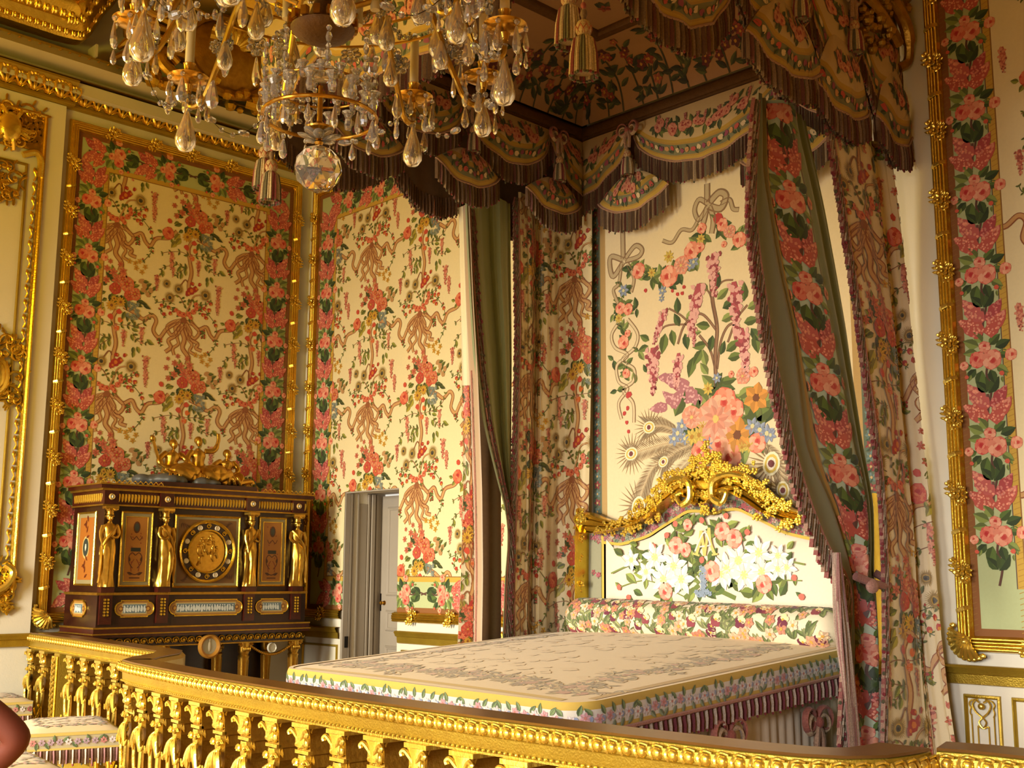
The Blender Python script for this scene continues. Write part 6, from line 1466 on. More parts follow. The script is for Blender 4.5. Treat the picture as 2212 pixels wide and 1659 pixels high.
# caryatid: continuous draped figure, .56 tall, facing +x
def caryatid(b):
    prof = [(0, .052, .040, 0, 0), (.03, .050, .042, 0, 0), (.10, .044, .036, .003, .004), (.18, .046, .038, .006, .008), (.25, .050, .042, .010, .010), (.30, .052, .044, .008, .008), (.345, .042, .036, .002, .004), (.375, .036, .031, -.003, 0), (.41, .042, .036, -.004, .002), (.445, .048, .036, -.003, .004), (.468, .044, .028, -.001, 0), (.482, .018, .017, 0, 0), (.495, .014, .014, 0, .002)]
    P = []
    for i in range(26):
        a = 2 * PI * i / 26; row = []
        for z, ry, rx, dy, dx in prof:
            fold = 1 + (.10 * math.sin(a * 7 + z * 14) * max(0, min(1, (.34 - z) / .1))); row.append((dx + rx * math.cos(a) * fold, dy + ry * math.sin(a) * fold, z))
        P.append(row)
    b.grid(P, closeu=True)
    b.tube(bez([(.03, .015, .02), (.046, .022, .13), (.048, .024, .22), (.03, .02, .30)], 5), [.014] * 5 + [.018] * 5 + [.022] * 6, 8)       # forward leg under the cloth
    b.tube(bez([(.012, .046, .462), (.016, .060, .40), (.028, .054, .34), (.036, .046, .28)], 5), [.015] * 5 + [.012] * 5 + [.009] * 6, 8)
    b.tube(bez([(.012, -.046, .462), (.020, -.058, .40), (.042, -.030, .37), (.046, .0, .385)], 5), [.015] * 5 + [.012] * 5 + [.009] * 6, 8)
    b.tube(bez([(.02, -.046, .47), (.046, -.01, .42), (.044, .03, .36), (.03, .052, .30)], 5), .009, 6); b.tube(bez([(.02, .05, .30), (.04, .058, .20), (.03, .06, .08), (.03, .066, .03)], 5), [.012] * 10 + [.008] * 6, 6)
    b.ell((.008, 0, .522), (.022, .019, .028), 12, 8); b.ell((.028, 0, .520), (.006, .004, .007), 6, 4); b.ell((-.006, 0, .530), (.024, .023, .027), 10, 7)
    b.tube([(.03 * math.cos(t) - .004, .026 * math.sin(t), .535) for t in np.linspace(0, 2 * PI, 13)[:-1]], .006, 6, closed=True)
    for sg in (-1, 1):
        b.tube([(.03, sg * (.026 + .014 * (1 - t) * math.cos(6 * t)), .583 + .014 * (1 - t) * math.sin(6 * t)) for t in np.linspace(0, 1, 14)], .007, 6); b.ell((.024, sg * .014, .44), (.014, .013, .013), 8, 5)
    b.box((-.035, -.044, .592), (.040, .044, .612)); b.lathe([(.026, .545), (.022, .565), (.032, .592)], (0, 0, 0), 14)
for i, y in enumerate((-2.235, -1.755, -.95, -.478)):
    o = piece('caryatid', caryatid, 'bronze', 'caryatid', cab, c3((CX + .0, y, 1.49)), (0, 0, (-.1, .12, .15, -.2)[i]), (1.15, 1.18 if i % 2 else -1.18, 1.03))
# painted panels
def frame_panel(name, y0, y1, z0, z1, face='front'):
    par = None
    def F(u, v, d=0): return c3((CX - .03 + d, u, v)) if face == 'front' else c3((u, CY0 + .03 - d, v))
    m = MB(); P = Paint()
    P.rect(y0, z0, y1, z1, (176, 128, 52), 0); P.rect(y0 + .012, z0 + .012, y1 - .012, z1 - .012, (150, 138, 98), 1)
    w = .042; P.rect(y0 + w, z0 + w, y1 - w, z1 - w, (160, 112, 44), 2)
    return m, P, F, w
def grotesque(P, y0, y1, z0, z1, base=(170, 112, 44)):
    c = (y0 + y1) / 2; h = z1 - z0; dk = (92, 50, 28); P.rect(y0, z0, y1, z1, base, 3); rr = random.Random(int(c * 100))
    P.blob(c, z1 - h * .16, .030, dk, 4, 12, 0, 1.6); P.blob(c, z1 - h * .16, .020, (60, 66, 60), 5, 10, 0, 1.7)
    P.rect(c - .042, z0 + h * .46, c + .042, z0 + h * .52, (40, 44, 42), 4)
    for sg in (-1, 1):
        P.stroke([(c, z0 + h * .40), (c + sg * .03, z0 + h * .44), (c + sg * .055, z0 + h * .38), (c + sg * .05, z0 + h * .28), (c + sg * .02, z0 + h * .20)], .008, dk, 4); P.stroke([(c, z1 - h * .30), (c + sg * .03, z1 - h * .36), (c + sg * .05, z1 - h * .30)], .006, dk, 4)
        P.stroke([(c + sg * .01, z0 + h * .34), (c + sg * .035, z0 + h * .25), (c + sg * .03, z0 + h * .15)], .007, (130, 60, 30), 4); P.leaf(c + sg * .02, z0 + h * .10, .05, .012, (0 if sg > 0 else PI) + .4 * sg, dk, 4); P.leaf(c + sg * .05, z0 + h * .3, .04, .010, PI / 2, dk, 4)
        for k in range(6): P.blob(c + sg * rr.uniform(.02, .06), z0 + h * rr.uniform(.1, .92), .006, (140, 66, 34), 4, 6)
    P.stroke([(c - .04, z0 + h * .13), (c, z0 + h * .10), (c + .04, z0 + h * .13)], .009, dk, 4); P.rect(c - .045, z0 + h * .04, c + .045, z0 + h * .06, dk, 4)
for y0, y1 in ((-2.126, -1.859), (-.855, -.583)):
    m, P, F, w = frame_panel('p', y0, y1, 1.492, 2.085); grotesque(P, y0 + w, y1 - w, 1.492 + w, 2.085 - w)
    P.emit(m, F, off=.004); o = m.build('painted_panel', 'medallion', cab, smooth=False)
    f = MB(); f.sweep([F(y0, 1.492), F(y1, 1.492), F(y1, 2.085), F(y0, 2.085)], [(-.004, 0), (-.004, .012), (.004, .018), (.012, .012), (.012, 0)], (1, 0, 0), closed=True); f.sweep([F(y0 + w - .006, 1.492 + w - .006, .004), F(y1 - w + .006, 1.492 + w - .006, .004), F(y1 - w + .006, 2.085 - w + .006, .004), F(y0 + w - .006, 2.085 - w + .006, .004)], [(0, 0), (.001, .006), (.006, .006), (.008, 0)], (1, 0, 0), closed=True); f.build('panel_frame', 'gold', o)
m, P, F, w = frame_panel('s', .20, .53, 1.50, 2.08, 'side'); P.rect(.20 + w, 1.5 + w, .53 - w, 2.08 - w, (170, 104, 40), 3); P.blob(.365, 1.80, .062, (200, 176, 110), 4, 16, 0, 1.45); P.blob(.365, 1.80, .05, (52, 62, 58), 5, 16, 0, 1.45); P.blob(.365, 1.80, .012, (220, 214, 190), 6, 8, .2, 2.6)
for k in range(12): P.leaf(.365, 1.56 + (k % 6) * .035 + (.32 if k > 5 else 0), .06, .012, .5 + k, (120, 50, 26), 4)
P.emit(m, F, off=.004); o = m.build('painted_panel', 'medallion', cab, smooth=False); f = MB(); f.sweep([F(.20, 1.5), F(.53, 1.5), F(.53, 2.08), F(.20, 2.08)], [(-.004, 0), (-.004, .012), (.004, .018), (.012, .012), (.012, 0)], (0, -1, 0), closed=True); f.build('panel_frame', 'gold', o)
# centre panel with the bronze roundel
y0, y1, z0, z1 = -1.659, -1.051, 1.483, 2.076; yc, zc = (y0 + y1) / 2, (z0 + z1) / 2
m, P, F, w = frame_panel('c', y0, y1, z0, z1); P.rect(y0 + .034, z0 + .034, y1 - .034, z1 - .034, (120, 82, 34), 2)
for sy in (-1, 1):
    for sz in (-1, 1):
        for k in range(7): P.leaf(yc + sy * (.235 - .012 * k), zc + sz * (.235 - .004 * k * k * .3), .05, .009, math.atan2(sz, sy) + (k - 3) * .35 + PI, (110, 66, 28), 3)
P.emit(m, F, off=.004); o = m.build('painted_panel', 'medallion', cab, smooth=False)
f = MB(); f.sweep([F(y0, z0), F(y1, z0), F(y1, z1), F(y0, z1)], [(-.004, 0), (-.004, .012), (.006, .020), (.014, .012), (.014, 0)], (1, 0, 0), closed=True); f.build('panel_frame', 'gold', o)
cc = F(yc, zc, .006)
f = MB(); f.lathe([(.262, 0), (.262, .022), (.252, .030), (.242, .022), (.236, .016)], cc, 48, 0, axis=(1, 0, 0)); f.lathe([(.186, .016), (.182, .026), (.174, .030), (.168, .02)], cc, 48, 0, axis=(1, 0, 0)); f.build('roundel_rings', 'gold', o)
f = MB(); f.lathe([(.24, .010), (.18, .012)], cc, 48, axis=(1, 0, 0)); f.build('roundel_field', 'dark_wood', o)
for k in range(16):
    a = 2 * PI * k / 16; p = (cc[0] + .012, cc[1] + .21 * math.cos(a), cc[2] + .21 * math.sin(a))
    if k % 2: piece('rcam', lambda b: b.lathe([(0, .008), (.016, .007), (.02, .010), (.023, 0)], (0, 0, 0), 12, 0, (214, 196, 160), axis=(1, 0, 0)), 'medallion', 'cameo', o, p)
    else: piece('rscroll', lambda b: b.tube([(.004, .022 * (1 - .7 * t) * math.cos(9 * t), .022 * (1 - .7 * t) * math.sin(9 * t)) for t in np.linspace(0, 1, 20)], .0045, 6), 'gold', 'scroll', o, p)
f = MB(); f.lathe([(0, .014), (.10, .013), (.168, .010)], cc, 40, axis=(1, 0, 0)); rr = random.Random(6)
for k in range(10):
    y, z = rr.uniform(-.085, .085), rr.uniform(-.10, .06); f.ell((cc[0] + .016, cc[1] + y, cc[2] + z), (.010, .014, .036), 8, 5, rot=Matrix.Rotation(rr.uniform(-.7, .7), 3, 'X')); f.ell((cc[0] + .02, cc[1] + y * 1.02, cc[2] + z + .042), (.010, .010, .012), 7, 5)
    f.tube([(cc[0] + .018, cc[1] + y, cc[2] + z), (cc[0] + .022, cc[1] + y + rr.uniform(-.05, .05), cc[2] + z - .05)], .007, 6)
for k in range(9): f.ell((cc[0] + .014, cc[1] + rr.uniform(-.06, .06), cc[2] + .08 + rr.uniform(-.02, .05)), (.008, .022, .016), 7, 5)
f.build('bronze_relief', 'bronze', o)
# lower cartouches with blue cameo reliefs
def cart(y0, y1, face='front'):
    zc, hh = 1.318, .064
    def F(u, v, d=0): return c3((CX + .001 + d, u, v)) if face == 'front' else c3((u, CY0 - .001 - d, v))
    N = (1, 0, 0) if face == 'front' else (0, -1, 0)
    r = hh * .8; a_ = [(y0 + r + r * math.cos(t), zc + r * math.sin(t)) for t in np.linspace(PI / 2, 3 * PI / 2, 9)]; b_ = [(y1 - r + r * math.cos(t), zc + r * math.sin(t)) for t in np.linspace(-PI / 2, PI / 2, 9)]
    out = [(y0 + r, zc + hh)] + a_ + [(y0 + r, zc - hh), (y1 - r, zc - hh)] + b_ + [(y1 - r, zc + hh)]
    m = MB(); P = Paint(); P.poly(out, (164, 118, 54), 0); i0, i1 = y0 + r * 1.35, y1 - r * 1.35
    P.rect(i0 - .01, zc - .042, i1 + .01, zc + .042, (190, 168, 110), 1); P.rect(i0, zc - .034, i1, zc + .034, (104, 122, 126), 2); rr = random.Random(int(y0 * 50))
    u = i0 + .012
    while u < i1 - .01: P.blob(u, zc - .006, .012, (206, 212, 204), 3, 7, .3, 1.9); P.blob(u + rr.uniform(-.004, .004), zc + .020, .006, (214, 218, 210), 3, 6); u += .024
    for c in (y0 + r, y1 - r): P.blob(c, zc, r * .42, (120, 70, 34), 1, 10, 0); P.blob(c, zc, r * .25, (190, 140, 60), 2, 8, .2)
    P.emit(m, F, off=.002); o = m.build('cameo_frieze', 'medallion', cab, smooth=False); f = MB(); f.tube([F(*p, .004) for p in out[::-1]], .006, 6, closed=True); f.build('cartouche_frame', 'gold', o)
cart(-2.154, -1.823); cart(-1.691, -1.014); cart(-.881, -.553); cart(.22, .50, 'side')
# stand: apron with scroll frieze, hanging medallion, legs
slab(1.02, 1.10, -.02, 'apron', 'dark_wood'); slab(1.014, 1.024, -.005, 'apron_moulding', 'gold_dark')
def rinceau(b):
    b.tube([(.006, .03 * (1 - .75 * t) * math.cos(8 * t), .028 * (1 - .75 * t) * math.sin(8 * t)) for t in np.linspace(0, 1, 22)], .006, 6); b.ell((.01, 0, 0), (.008, .010, .010), 7, 4); b.tube([(.004, .03, .0), (.006, .045, -.02), (.004, .062, -.004)], .005, 5)
y = CY0 + .06
while y < CY1 - .03: piece('rinceau', rinceau, 'gold', 'scroll_frieze', cab, c3((CX - .018, y, 1.062))); y += .07
m = MB(); q = c3((CX - .01, -1.306, 1.0)); m.lathe([(.066, .0), (.066, .02), (.085, .034), (.10, .024), (.10, 0)], q, 28, 0, (186, 130, 50), axis=(1, 0, 0)); m.lathe([(0, .014), (.066, .012)], q, 28, 0, (188, 184, 160), axis=(1, 0, 0)); m.ell((q[0] + .014, q[1], q[2]), (.006, .014, .045), 9, 6, 0, (222, 214, 190)); m.ell((q[0] + .014, q[1], q[2] + .05), (.006, .010, .012), 9, 6, 0, (222, 214, 190)); m.build('apron_medallion', 'medallion', cab)
def cleg(b):
    b.lathe([(.02, 0), (.026, .03), (.018, .06), (.03, .50), (.044, .74), (.05, .76), (.04, .775), (.05, .80), (.05, .875)], (0, 0, 0), 16, 0)
    for k in range(10): a = 2 * PI * k / 10; b.tube([(.021 * math.cos(a), .021 * math.sin(a), .08), (.044 * math.cos(a), .044 * math.sin(a), .73)], .004, 5)
    for sg in (-1, 1): b.tube([(.03, sg * (.05 + .018 * (1 - t) * math.cos(7 * t)), .855 + .018 * (1 - t) * math.sin(7 * t)) for t in np.linspace(0, 1, 16)], .009, 6)
    for k in range(5): b.ell((.05, -.03 + .015 * k, .82), (.012, .008, .02), 6, 4)
for y in (-2.24, -1.72, -.94, -.44):
    for x in (CX - .06, .18): piece('cleg', cleg, 'bronze', 'leg', cab, c3((x, y, FZ)))
m = MB(); m.tube([c3((CX - .03, -.90 + .42 * t, .985 - .075 * math.sin(PI * t))) for t in np.linspace(0, 1, 16)], .010, 6)
for k in range(26): t = k / 25; m.ell(c3((CX - .02, -.90 + .42 * t, .985 - .078 * math.sin(PI * t))), (.012, .012, .012), 6, 4)
cm2 = m.build('garland', 'bronze', cab)
m = MB(); q = c3((CX - .02, -.69, .965)); m.lathe([(0, .012), (.034, .010), (.040, .018), (.046, 0)], q, 16, 0, (196, 190, 168), axis=(1, 0, 0)); m.build('small_cameo', 'medallion', cab)
m = MB(); m.box((XB, CY0 + .02, FZ + .12), (CX - .08, CY1 - .02, FZ + .16)); cm(m).build('stretcher_shelf', 'dark_wood', cab, smooth=False)
m = MB(); m.box((XB, CY0 + .02, FZ + .16), (XB + .02, CY1 - .02, 1.03)); cm(m).build('stand_shade_panel', 'dark_wood', cab, smooth=False)  # added dark panel, stands in for the deep shade below the cabinet

# ---------------------------------------------------------------- bronze group on the cabinet
loc = (.40, -1.38, 2.345)
grp = thing('bronze_figure_group', 'gilt bronze group of three seated women on top of the jewel cabinet', 'sculpture', loc)
def remesh(o, vs=.006):
    md = o.modifiers.new('r', 'REMESH'); md.mode = 'VOXEL'; md.voxel_size = vs; md.use_smooth_shade = True
    sm = o.modifiers.new('s', 'SMOOTH'); sm.iterations = 3; sm.factor = .5
m = MB(); rr = random.Random(8)
for i in range(22): m.ell((rr.uniform(-.08, .12), rr.uniform(-.40, .42), .01 + rr.uniform(0, .02)), (rr.uniform(.07, .11), rr.uniform(.06, .12), rr.uniform(.03, .06)), 9, 6)
o = m.build('rock', 'rock_grey', grp); remesh(o, .012)
def seated(y, lean, sgn, mat_, hgt=1.0, arm_up=False):
    b = MB(); s = hgt
    Y = lambda dy: y + sgn * dy
    b.tube(bez([(.02, Y(0), .07), (.03, Y(.02 * lean), .15 * s), (.03, Y(.05 * lean), .21 * s), (.02, Y(.06 * lean), .255 * s)], 5), [.066, .064, .06, .056, .05, .047, .046, .048, .052, .056, .055, .05, .042, .03, .022, .018], 12)
    b.ell((.035, Y(.075 * lean), .30 * s), (.030, .026, .036), 12, 8); b.ell((.02, Y(.07 * lean), .312 * s), (.034, .031, .033), 10, 7); b.ell((.064, Y(.078 * lean), .298 * s), (.008, .006, .009), 6, 4)
    b.tube(bez([(.03, Y(.02), .09), (.12, Y(.10), .11), (.13, Y(.17), .08), (.11, Y(.22), .03)], 5), [.056] * 5 + [.046] * 5 + [.030] * 6, 10); b.tube(bez([(.03, Y(-.02), .08), (.13, Y(.04), .085), (.14, Y(.12), .045), (.13, Y(.18), .015)], 5), [.056] * 5 + [.044] * 5 + [.026] * 6, 10)
    for k in range(9): b.tube(bez([(.06, Y(-.06 + .03 * k), .10), (.15, Y(-.05 + .035 * k), .07), (.15 - .004 * k, Y(-.08 + .05 * k), .01)], 4), .013, 6)
    if arm_up: b.tube(bez([(.03, Y(.05 + .05 * lean), .24 * s), (.05, Y(.12), .25 * s), (.05, Y(.15), .32 * s), (.04, Y(.15), .37 * s)], 5), [.022] * 8 + [.016] * 8, 8)
    else: b.tube(bez([(.03, Y(.05 + .05 * lean), .235 * s), (.07, Y(.11), .18 * s), (.11, Y(.08), .14 * s), (.12, Y(.02), .13 * s)], 5), [.022] * 8 + [.015] * 8, 8)
    b.tube(bez([(.03, Y(-.05 + .05 * lean), .235 * s), (.06, Y(-.10), .17 * s), (.09, Y(-.06), .12 * s), (.11, Y(.02), .11 * s)], 5), [.022] * 8 + [.015] * 8, 8)
    o = b.build('figure', mat_, grp); remesh(o, .0055)
seated(-.20, .3, 1, 'bronze', 1.0); seated(.02, 0, 1, 'bronze', 1.12, True); seated(.24, -.3, -1, 'bronze', .86)
grp.scale = (1.1, 1.18, 1.12)
m = MB(); m.tube([(.06, -.30, .16), (.07, -.36, .32)], .011, 7); m.ell((.07, -.365, .33), (.02, .02, .024), 8, 5); m.build('staff', 'bronze', grp)
m = MB(); m.lathe([(0, .008), (.05, .004), (.055, -.004), (0, -.006)], (.12, .30, .07), 14, axis=(.6, -.5, .4)); m.tube(bez([(.10, .34, .03), (.08, .44, .05), (.08, .46, .03)], 4), .02, 7); m.build('attribute', 'bronze', grp)
# ---------------------------------------------------------------- upholstered stools
def stool(label, cx, cy, rz, sx=.29, sy=.25, zt=.66, group='upholstered stools before the balustrade'):
    t = thing('stool', label, 'stool', (cx, cy, FZ), group, rz); h = zt - FZ
    m = MB(); n = 14
    def top(u, v): return h + .035 * (max(0, 1 - (u / sx) ** 4) * max(0, 1 - (v / sy) ** 4)) ** .5
    m.grid([[(sx * (2 * i / n - 1), sy * (2 * j / n - 1), top(sx * (2 * i / n - 1), sy * (2 * j / n - 1))) for j in range(n + 1)] for i in range(n + 1)], 0, (204, 178, 130))
    P = Paint(); rr = random.Random(int(cx * 100))
    for k in range(60):
        a = 2 * PI * k / 60; u, v = sx * .72 * max(-1, min(1, 1.3 * math.cos(a))), sy * .72 * max(-1, min(1, 1.3 * math.sin(a)))
        P.leaf(u, v, .04, .010, rr.uniform(0, 6.3), (156, 146, 92), 1); P.blob(u + rr.uniform(-.02, .02), v + rr.uniform(-.02, .02), .010, rr.choice(((176, 112, 90), (190, 140, 110))), 2, 6)
    for k in range(60): P.blob(rr.uniform(-.6, .6) * sx, rr.uniform(-.6, .6) * sy, .016, (192, 162, 116), 1, 6, .3)
    P.emit(m, lambda u, v, off: (u, v, top(u, v) + off), off=.002); m.build('seat', 'print', t)
    m = MB(); ring = [(-sx, -sy), (sx, -sy), (sx, sy), (-sx, sy)]
    for k in range(4):
        a, b = ring[k], ring[(k + 1) % 4]; L = math.hypot(b[0] - a[0], b[1] - a[1]); d = ((b[0] - a[0]) / L, (b[1] - a[1]) / L); nn = (d[1], -d[0])
        def F(u, v, off=0): return (a[0] + d[0] * u + nn[0] * (.004 + off), a[1] + d[1] * u + nn[1] * (.004 + off), h - v)
        m.add([F(0, .10), F(L, .10), F(L, -.002), F(0, -.002)], [(0, 1, 2, 3)], 0, (180, 166, 128)); P = Paint(); P.rect(0, -.018, L, 0, (200, 172, 84), 1); P.rect(0, -.10, L, -.088, (200, 172, 84), 1)
        for i in range(int(L / .05)):
            P.petals(.03 + i * .05, -.053, .022, 6, rr.choice(((214, 140, 130), (236, 220, 214), (176, 90, 90), (190, 160, 170))), 2, .6, i); P.leaf(.05 + i * .05, -.055, .045, .011, rr.uniform(0, 6.3), (110, 130, 80), 1)
        P.emit(m, lambda u, v, off: F(u, -v, off), off=.002)
    m.build('border', 'print', t, smooth=False)
    f = MB()
    for k in range(4):
        a, b = ring[k], ring[(k + 1) % 4]; d = (b[0] - a[0], b[1] - a[1]); L = math.hypot(*d); fringe(f, [(a[0], a[1], h - .10), (b[0], b[1], h - .10)], .085, .018, out=(d[1] / L, -d[0] / L, 0), seed=k, cols=[(186, 156, 140), (140, 92, 88), (166, 136, 112), (194, 172, 152)])
    o = f.build('fringe', 'fringe', t); o['kind'] = 'stuff'
    m = MB(); m.box((-sx + .01, -sy + .01, h - .16), (sx - .01, sy - .01, h - .004)); m.build('frame', 'gold_matt', t, smooth=False)
    for x in (-sx + .04, sx - .04):
        for y in (-sy + .04, sy - .04):
            m = MB(); m.lathe([(0, 0), (.018, 0), (.022, .02), (.014, .05), (.024, h - .22), (.034, h - .19), (.034, h - .155)], (x, y, 0), 12); m.build('leg', 'gold', t)
stool('flowered cream stool standing against the balustrade, the whole seat visible', 2.27, -3.17, -.30, .31, .26)
stool('flowered cream stool farthest back by the left wall, partly hidden by the arm', .42, -2.98, -.12, .27, .25)
stool('flowered cream stool nearest the camera, only its seat edge in the bottom left corner', 3.50, -4.10, -.15, .32, .27)

# ---------------------------------------------------------------- gilt armchair behind the bed
loc = (2.95, -.62, FZ)
ch = thing('armchair', 'gilded armchair half hidden behind the bed, beside the drawn curtain', 'chair', loc, rotz=-.5)
m = MB(); m.box((-.30, -.28, .36), (.30, .26, .44)); P = [[(-.27 + .54 * i / 10, -.25 + .48 * j / 8, .44 + .05 * math.sin(PI * i / 10) ** .5 * math.sin(PI * j / 8) ** .5) for j in range(9)] for i in range(11)]; m.grid(P, 0, (226, 206, 166)); m.c = [(226, 206, 166)] * len(m.c); m.build('seat', 'print', ch)
bk = [(-.28, .28, .44), (-.30, .34, .70), (-.29, .37, .86), (-.20, .39, .97), (-.08, .395, 1.0), (0, .395, 1.02), (.08, .395, 1.0), (.20, .39, .97), (.29, .37, .86), (.30, .34, .70), (.28, .28, .44)]
m = MB(); m.tube(bez(bk, 5), .024, 8); rr = random.Random(1)
for q in bez(bk, 8)[::2]: m.ell(q + np.array([rr.uniform(-.01, .01), -.02, 0]), (.012, .012, .014), 6, 4)
m.build('back_frame', 'gold', ch)
m = MB(); B_ = bez(bk, 5); m.grid([[(p[0] * s, p[1] - .02 - .03 * (1 - s), .46 + (p[2] - .46) * s) for s in (1, .8, .5, .2, .02)] for p in B_], 0, (228, 208, 168)); m.build('backrest', 'print', ch)
for sg in (-1, 1):
    m = MB(); m.tube(bez([(sg * .29, .32, .66), (sg * .33, .12, .67), (sg * .33, -.10, .65), (sg * .30, -.16, .60), (sg * .29, -.18, .42)], 5), .020, 8); m.build('arm', 'gold', ch)
    for y in (-.25, .26): m = MB(); m.lathe([(0, 0), (.014, 0), (.026, .34), (.03, .37)], (sg * .27, y, 0), 10); m.build('leg', 'gold', ch)

# ---------------------------------------------------------------- visitor, only the bent elbow in view
EL = Vector((6.16, -5.02, 1.135))
base = Vector((5.86, -5.36, FZ))
per = thing('person', 'person at the left edge, bare bent elbow with hand on hip, dark shirt', 'person', tuple(base))
fwd = Vector((-.69, .72, 0)).normalized(); rt = Vector((fwd.y, -fwd.x, 0))   # faces the bed
def PT(r, f, z): return tuple(rt * r + fwd * f + Vector((0, 0, z)))
def skin(name, verts, edges, radii, mt, root=0, parent=per, lv=2):
    me = bpy.data.meshes.new(name); me.from_pydata(verts, edges, []); me.materials.append(MAT[mt]); o = bpy.data.objects.new(name, me); COL.objects.link(o); o.parent = parent
    md = o.modifiers.new('skin', 'SKIN'); md.use_smooth_shade = True; sd = o.modifiers.new('sub', 'SUBSURF'); sd.levels = lv; sd.render_levels = lv
    sv = me.skin_vertices[0].data if me.skin_vertices else None
    if sv is None: return o
    for i, r in enumerate(radii): sv[i].radius = (r, r) if not hasattr(r, '__len__') else r
    sv[root].use_root = True; return o
el = EL - base; elr, elf = el.dot(rt), el.dot(fwd)
V_ = [PT(0, 0, .83), PT(0, .01, .98), PT(0, .0, 1.12), PT(0, 0, 1.24), PT(0, .02, 1.32), PT(0, .03, 1.42), PT(0, .035, 1.50),
      PT(.17, 0, 1.19), (el.x, el.y, el.z), PT(.17, .10, .80), PT(.14, .13, .76),
      PT(-.17, 0, 1.19), PT(-.25, .02, .95), PT(-.22, .14, .78), PT(-.20, .18, .72),
      PT(.10, 0, .78), PT(.11, .02, .44), PT(.11, -.01, .08), PT(.11, .14, .03), PT(-.10, 0, .78), PT(-.11, .02, .44), PT(-.11, -.01, .08), PT(-.11, .14, .03)]
E_ = [(0,1),(1,2),(2,3),(3,4),(4,5),(5,6),(3,7),(7,8),(8,9),(9,10),(3,11),(11,12),(12,13),(13,14),(0,15),(15,16),(16,17),(17,18),(0,19),(19,20),(20,21),(21,22)]
R_ = [(.15,.11),(.13,.10),(.15,.11),(.11,.09),.055,(.075,.09),(.07,.085),.06,.046,.036,.03,.065,.048,.034,.03,.09,.062,.045,.04,.09,.062,.045,.04]
skin('body', V_, E_, R_, 'skin')
skin('shirt', [PT(0,0,.80), PT(0,.01,.98), PT(0,0,1.12), PT(0,0,1.22), PT(.16,0,1.19), PT(.19,.01,1.13), PT(-.16,0,1.19), PT(-.20,0,1.10)], [(0,1),(1,2),(2,3),(3,4),(4,5),(3,6),(6,7)], [(.175,.135),(.155,.125),(.175,.135),(.13,.10),.085,.075,.085,.075], 'shirt')
skin('trousers', [PT(0,0,.84), PT(.10,0,.76), PT(.11,.02,.44), PT(.11,-.01,.12), PT(-.10,0,.76), PT(-.11,.02,.44), PT(-.11,-.01,.12)], [(0,1),(1,2),(2,3),(0,4),(4,5),(5,6)], [(.165,.13),.105,.08,.07,.105,.08,.07], 'black')
m = MB(); m.ell(PT(0, .02, 1.52), (.088, .10, .085), 14, 9); m.ell(PT(0, -.03, 1.46), (.085, .085, .10), 14, 9); m.build('hair', 'black', per)
m = MB(); m.ell(PT(0, .125, 1.45), (.012, .018, .02), 8, 5); 
for sg in (-1, 1): m.ell(PT(sg * .032, .115, 1.475), (.012, .008, .008), 8, 5); m.ell(PT(sg * .082, .03, 1.46), (.012, .02, .03), 8, 5)
m.ell(PT(0, .115, 1.405), (.022, .008, .006), 8, 5); m.build('face', 'skin', per)
for sg, w in ((1, (.14, .13, .76)), (-1, (-.20, .18, .72))):
    for k in range(5):
        m = MB(); p0 = Vector(PT(*w)); d = (fwd * .6 - Vector((0, 0, 1)) * (.35 + .1 * k) - rt * sg * .3).normalized(); off = Vector((0, 0, 1)) * (.018 * (2 - k)); L = (.05, .08, .085, .078, .06)[k]
        pts = [p0 + off * .8, p0 + off + d * L * .6, p0 + off + d * L - rt * sg * .02]; m.tube([tuple(q) for q in bez([tuple(q) for q in pts], 4)], [.011] * 5 + [.009] * 4, 7); m.build('finger', 'skin', per)
# ---------------------------------------------------------------- crystal chandelier
loc = (6.341, -4.22, 2.97)
chd = thing('chandelier', 'crystal and gilt brass chandelier with candles and a faceted ball', 'chandelier', loc)
FA = math.atan2(.695, -.719)
rr = random.Random(42)
def ball(b):
    bm = bmesh.new(); bmesh.ops.create_icosphere(bm, subdivisions=2, radius=.083)
    vs = [tuple(v.co) for v in bm.verts]; b.add(vs, [tuple(v.index for v in f.verts) for f in bm.faces]); bm.free()
piece('ball', ball, 'crystal_ball', 'crystal_ball', chd, (0, 0, 0), (.3, .2, .5), smooth=False)
def lath(prof, name, mt, seg=24, par=chd, c=(0, 0, 0)):
    m = MB(); m.lathe(prof, c, seg); return m.build(name, mt, par)
lath([(0, 0.083), (.012, .086), (.016, .095), (.008, .105), (.006, .125)], 'finial_collar', 'brass', 12)
def petal(b): b.ell((.045, 0, .0), (.034, .020, .006), 10, 6, rot=Matrix.Rotation(-.35, 3, 'Y'))
for k in range(10): piece('petal', petal, 'crystal', 'crystal_petal', chd, (0, 0, .118), (0, .15 * (k % 2), 2 * PI * k / 10))
lath([(.02, .13), (.05, .14), (.052, .146), (.03, .155), (.01, .17), (.008, .30)], 'brass_cup', 'brass', 20)
m = MB(); m.tube([(.195 * math.cos(a), .195 * math.sin(a), .185) for a in np.linspace(0, 2 * PI, 49)[:-1]], .007, 8, closed=True); m.tube([(.165 * math.cos(a), .165 * math.sin(a), .29) for a in np.linspace(0, 2 * PI, 49)[:-1]], .005, 8, closed=True); m.build('crown_ring', 'brass', chd)
def tulip(b): b.lathe([(0, 0), (.012, .004), (.016, .022), (.012, .045), (.018, .062), (.026, .070), (.016, .066), (.006, .05)], (0, 0, 0), 8)
def drop(b): b.lathe([(0, 0), (.004, -.004), (.009, -.022), (.0145, -.045), (.015, -.056), (.010, -.068), (0, -.074)], (0, 0, 0), 7, sc=(1, .6))
def pear(b): b.lathe([(0, 0), (.005, -.006), (.013, -.035), (.026, -.075), (.033, -.105), (.031, -.125), (.019, -.142), (0, -.148)], (0, 0, 0), 12)
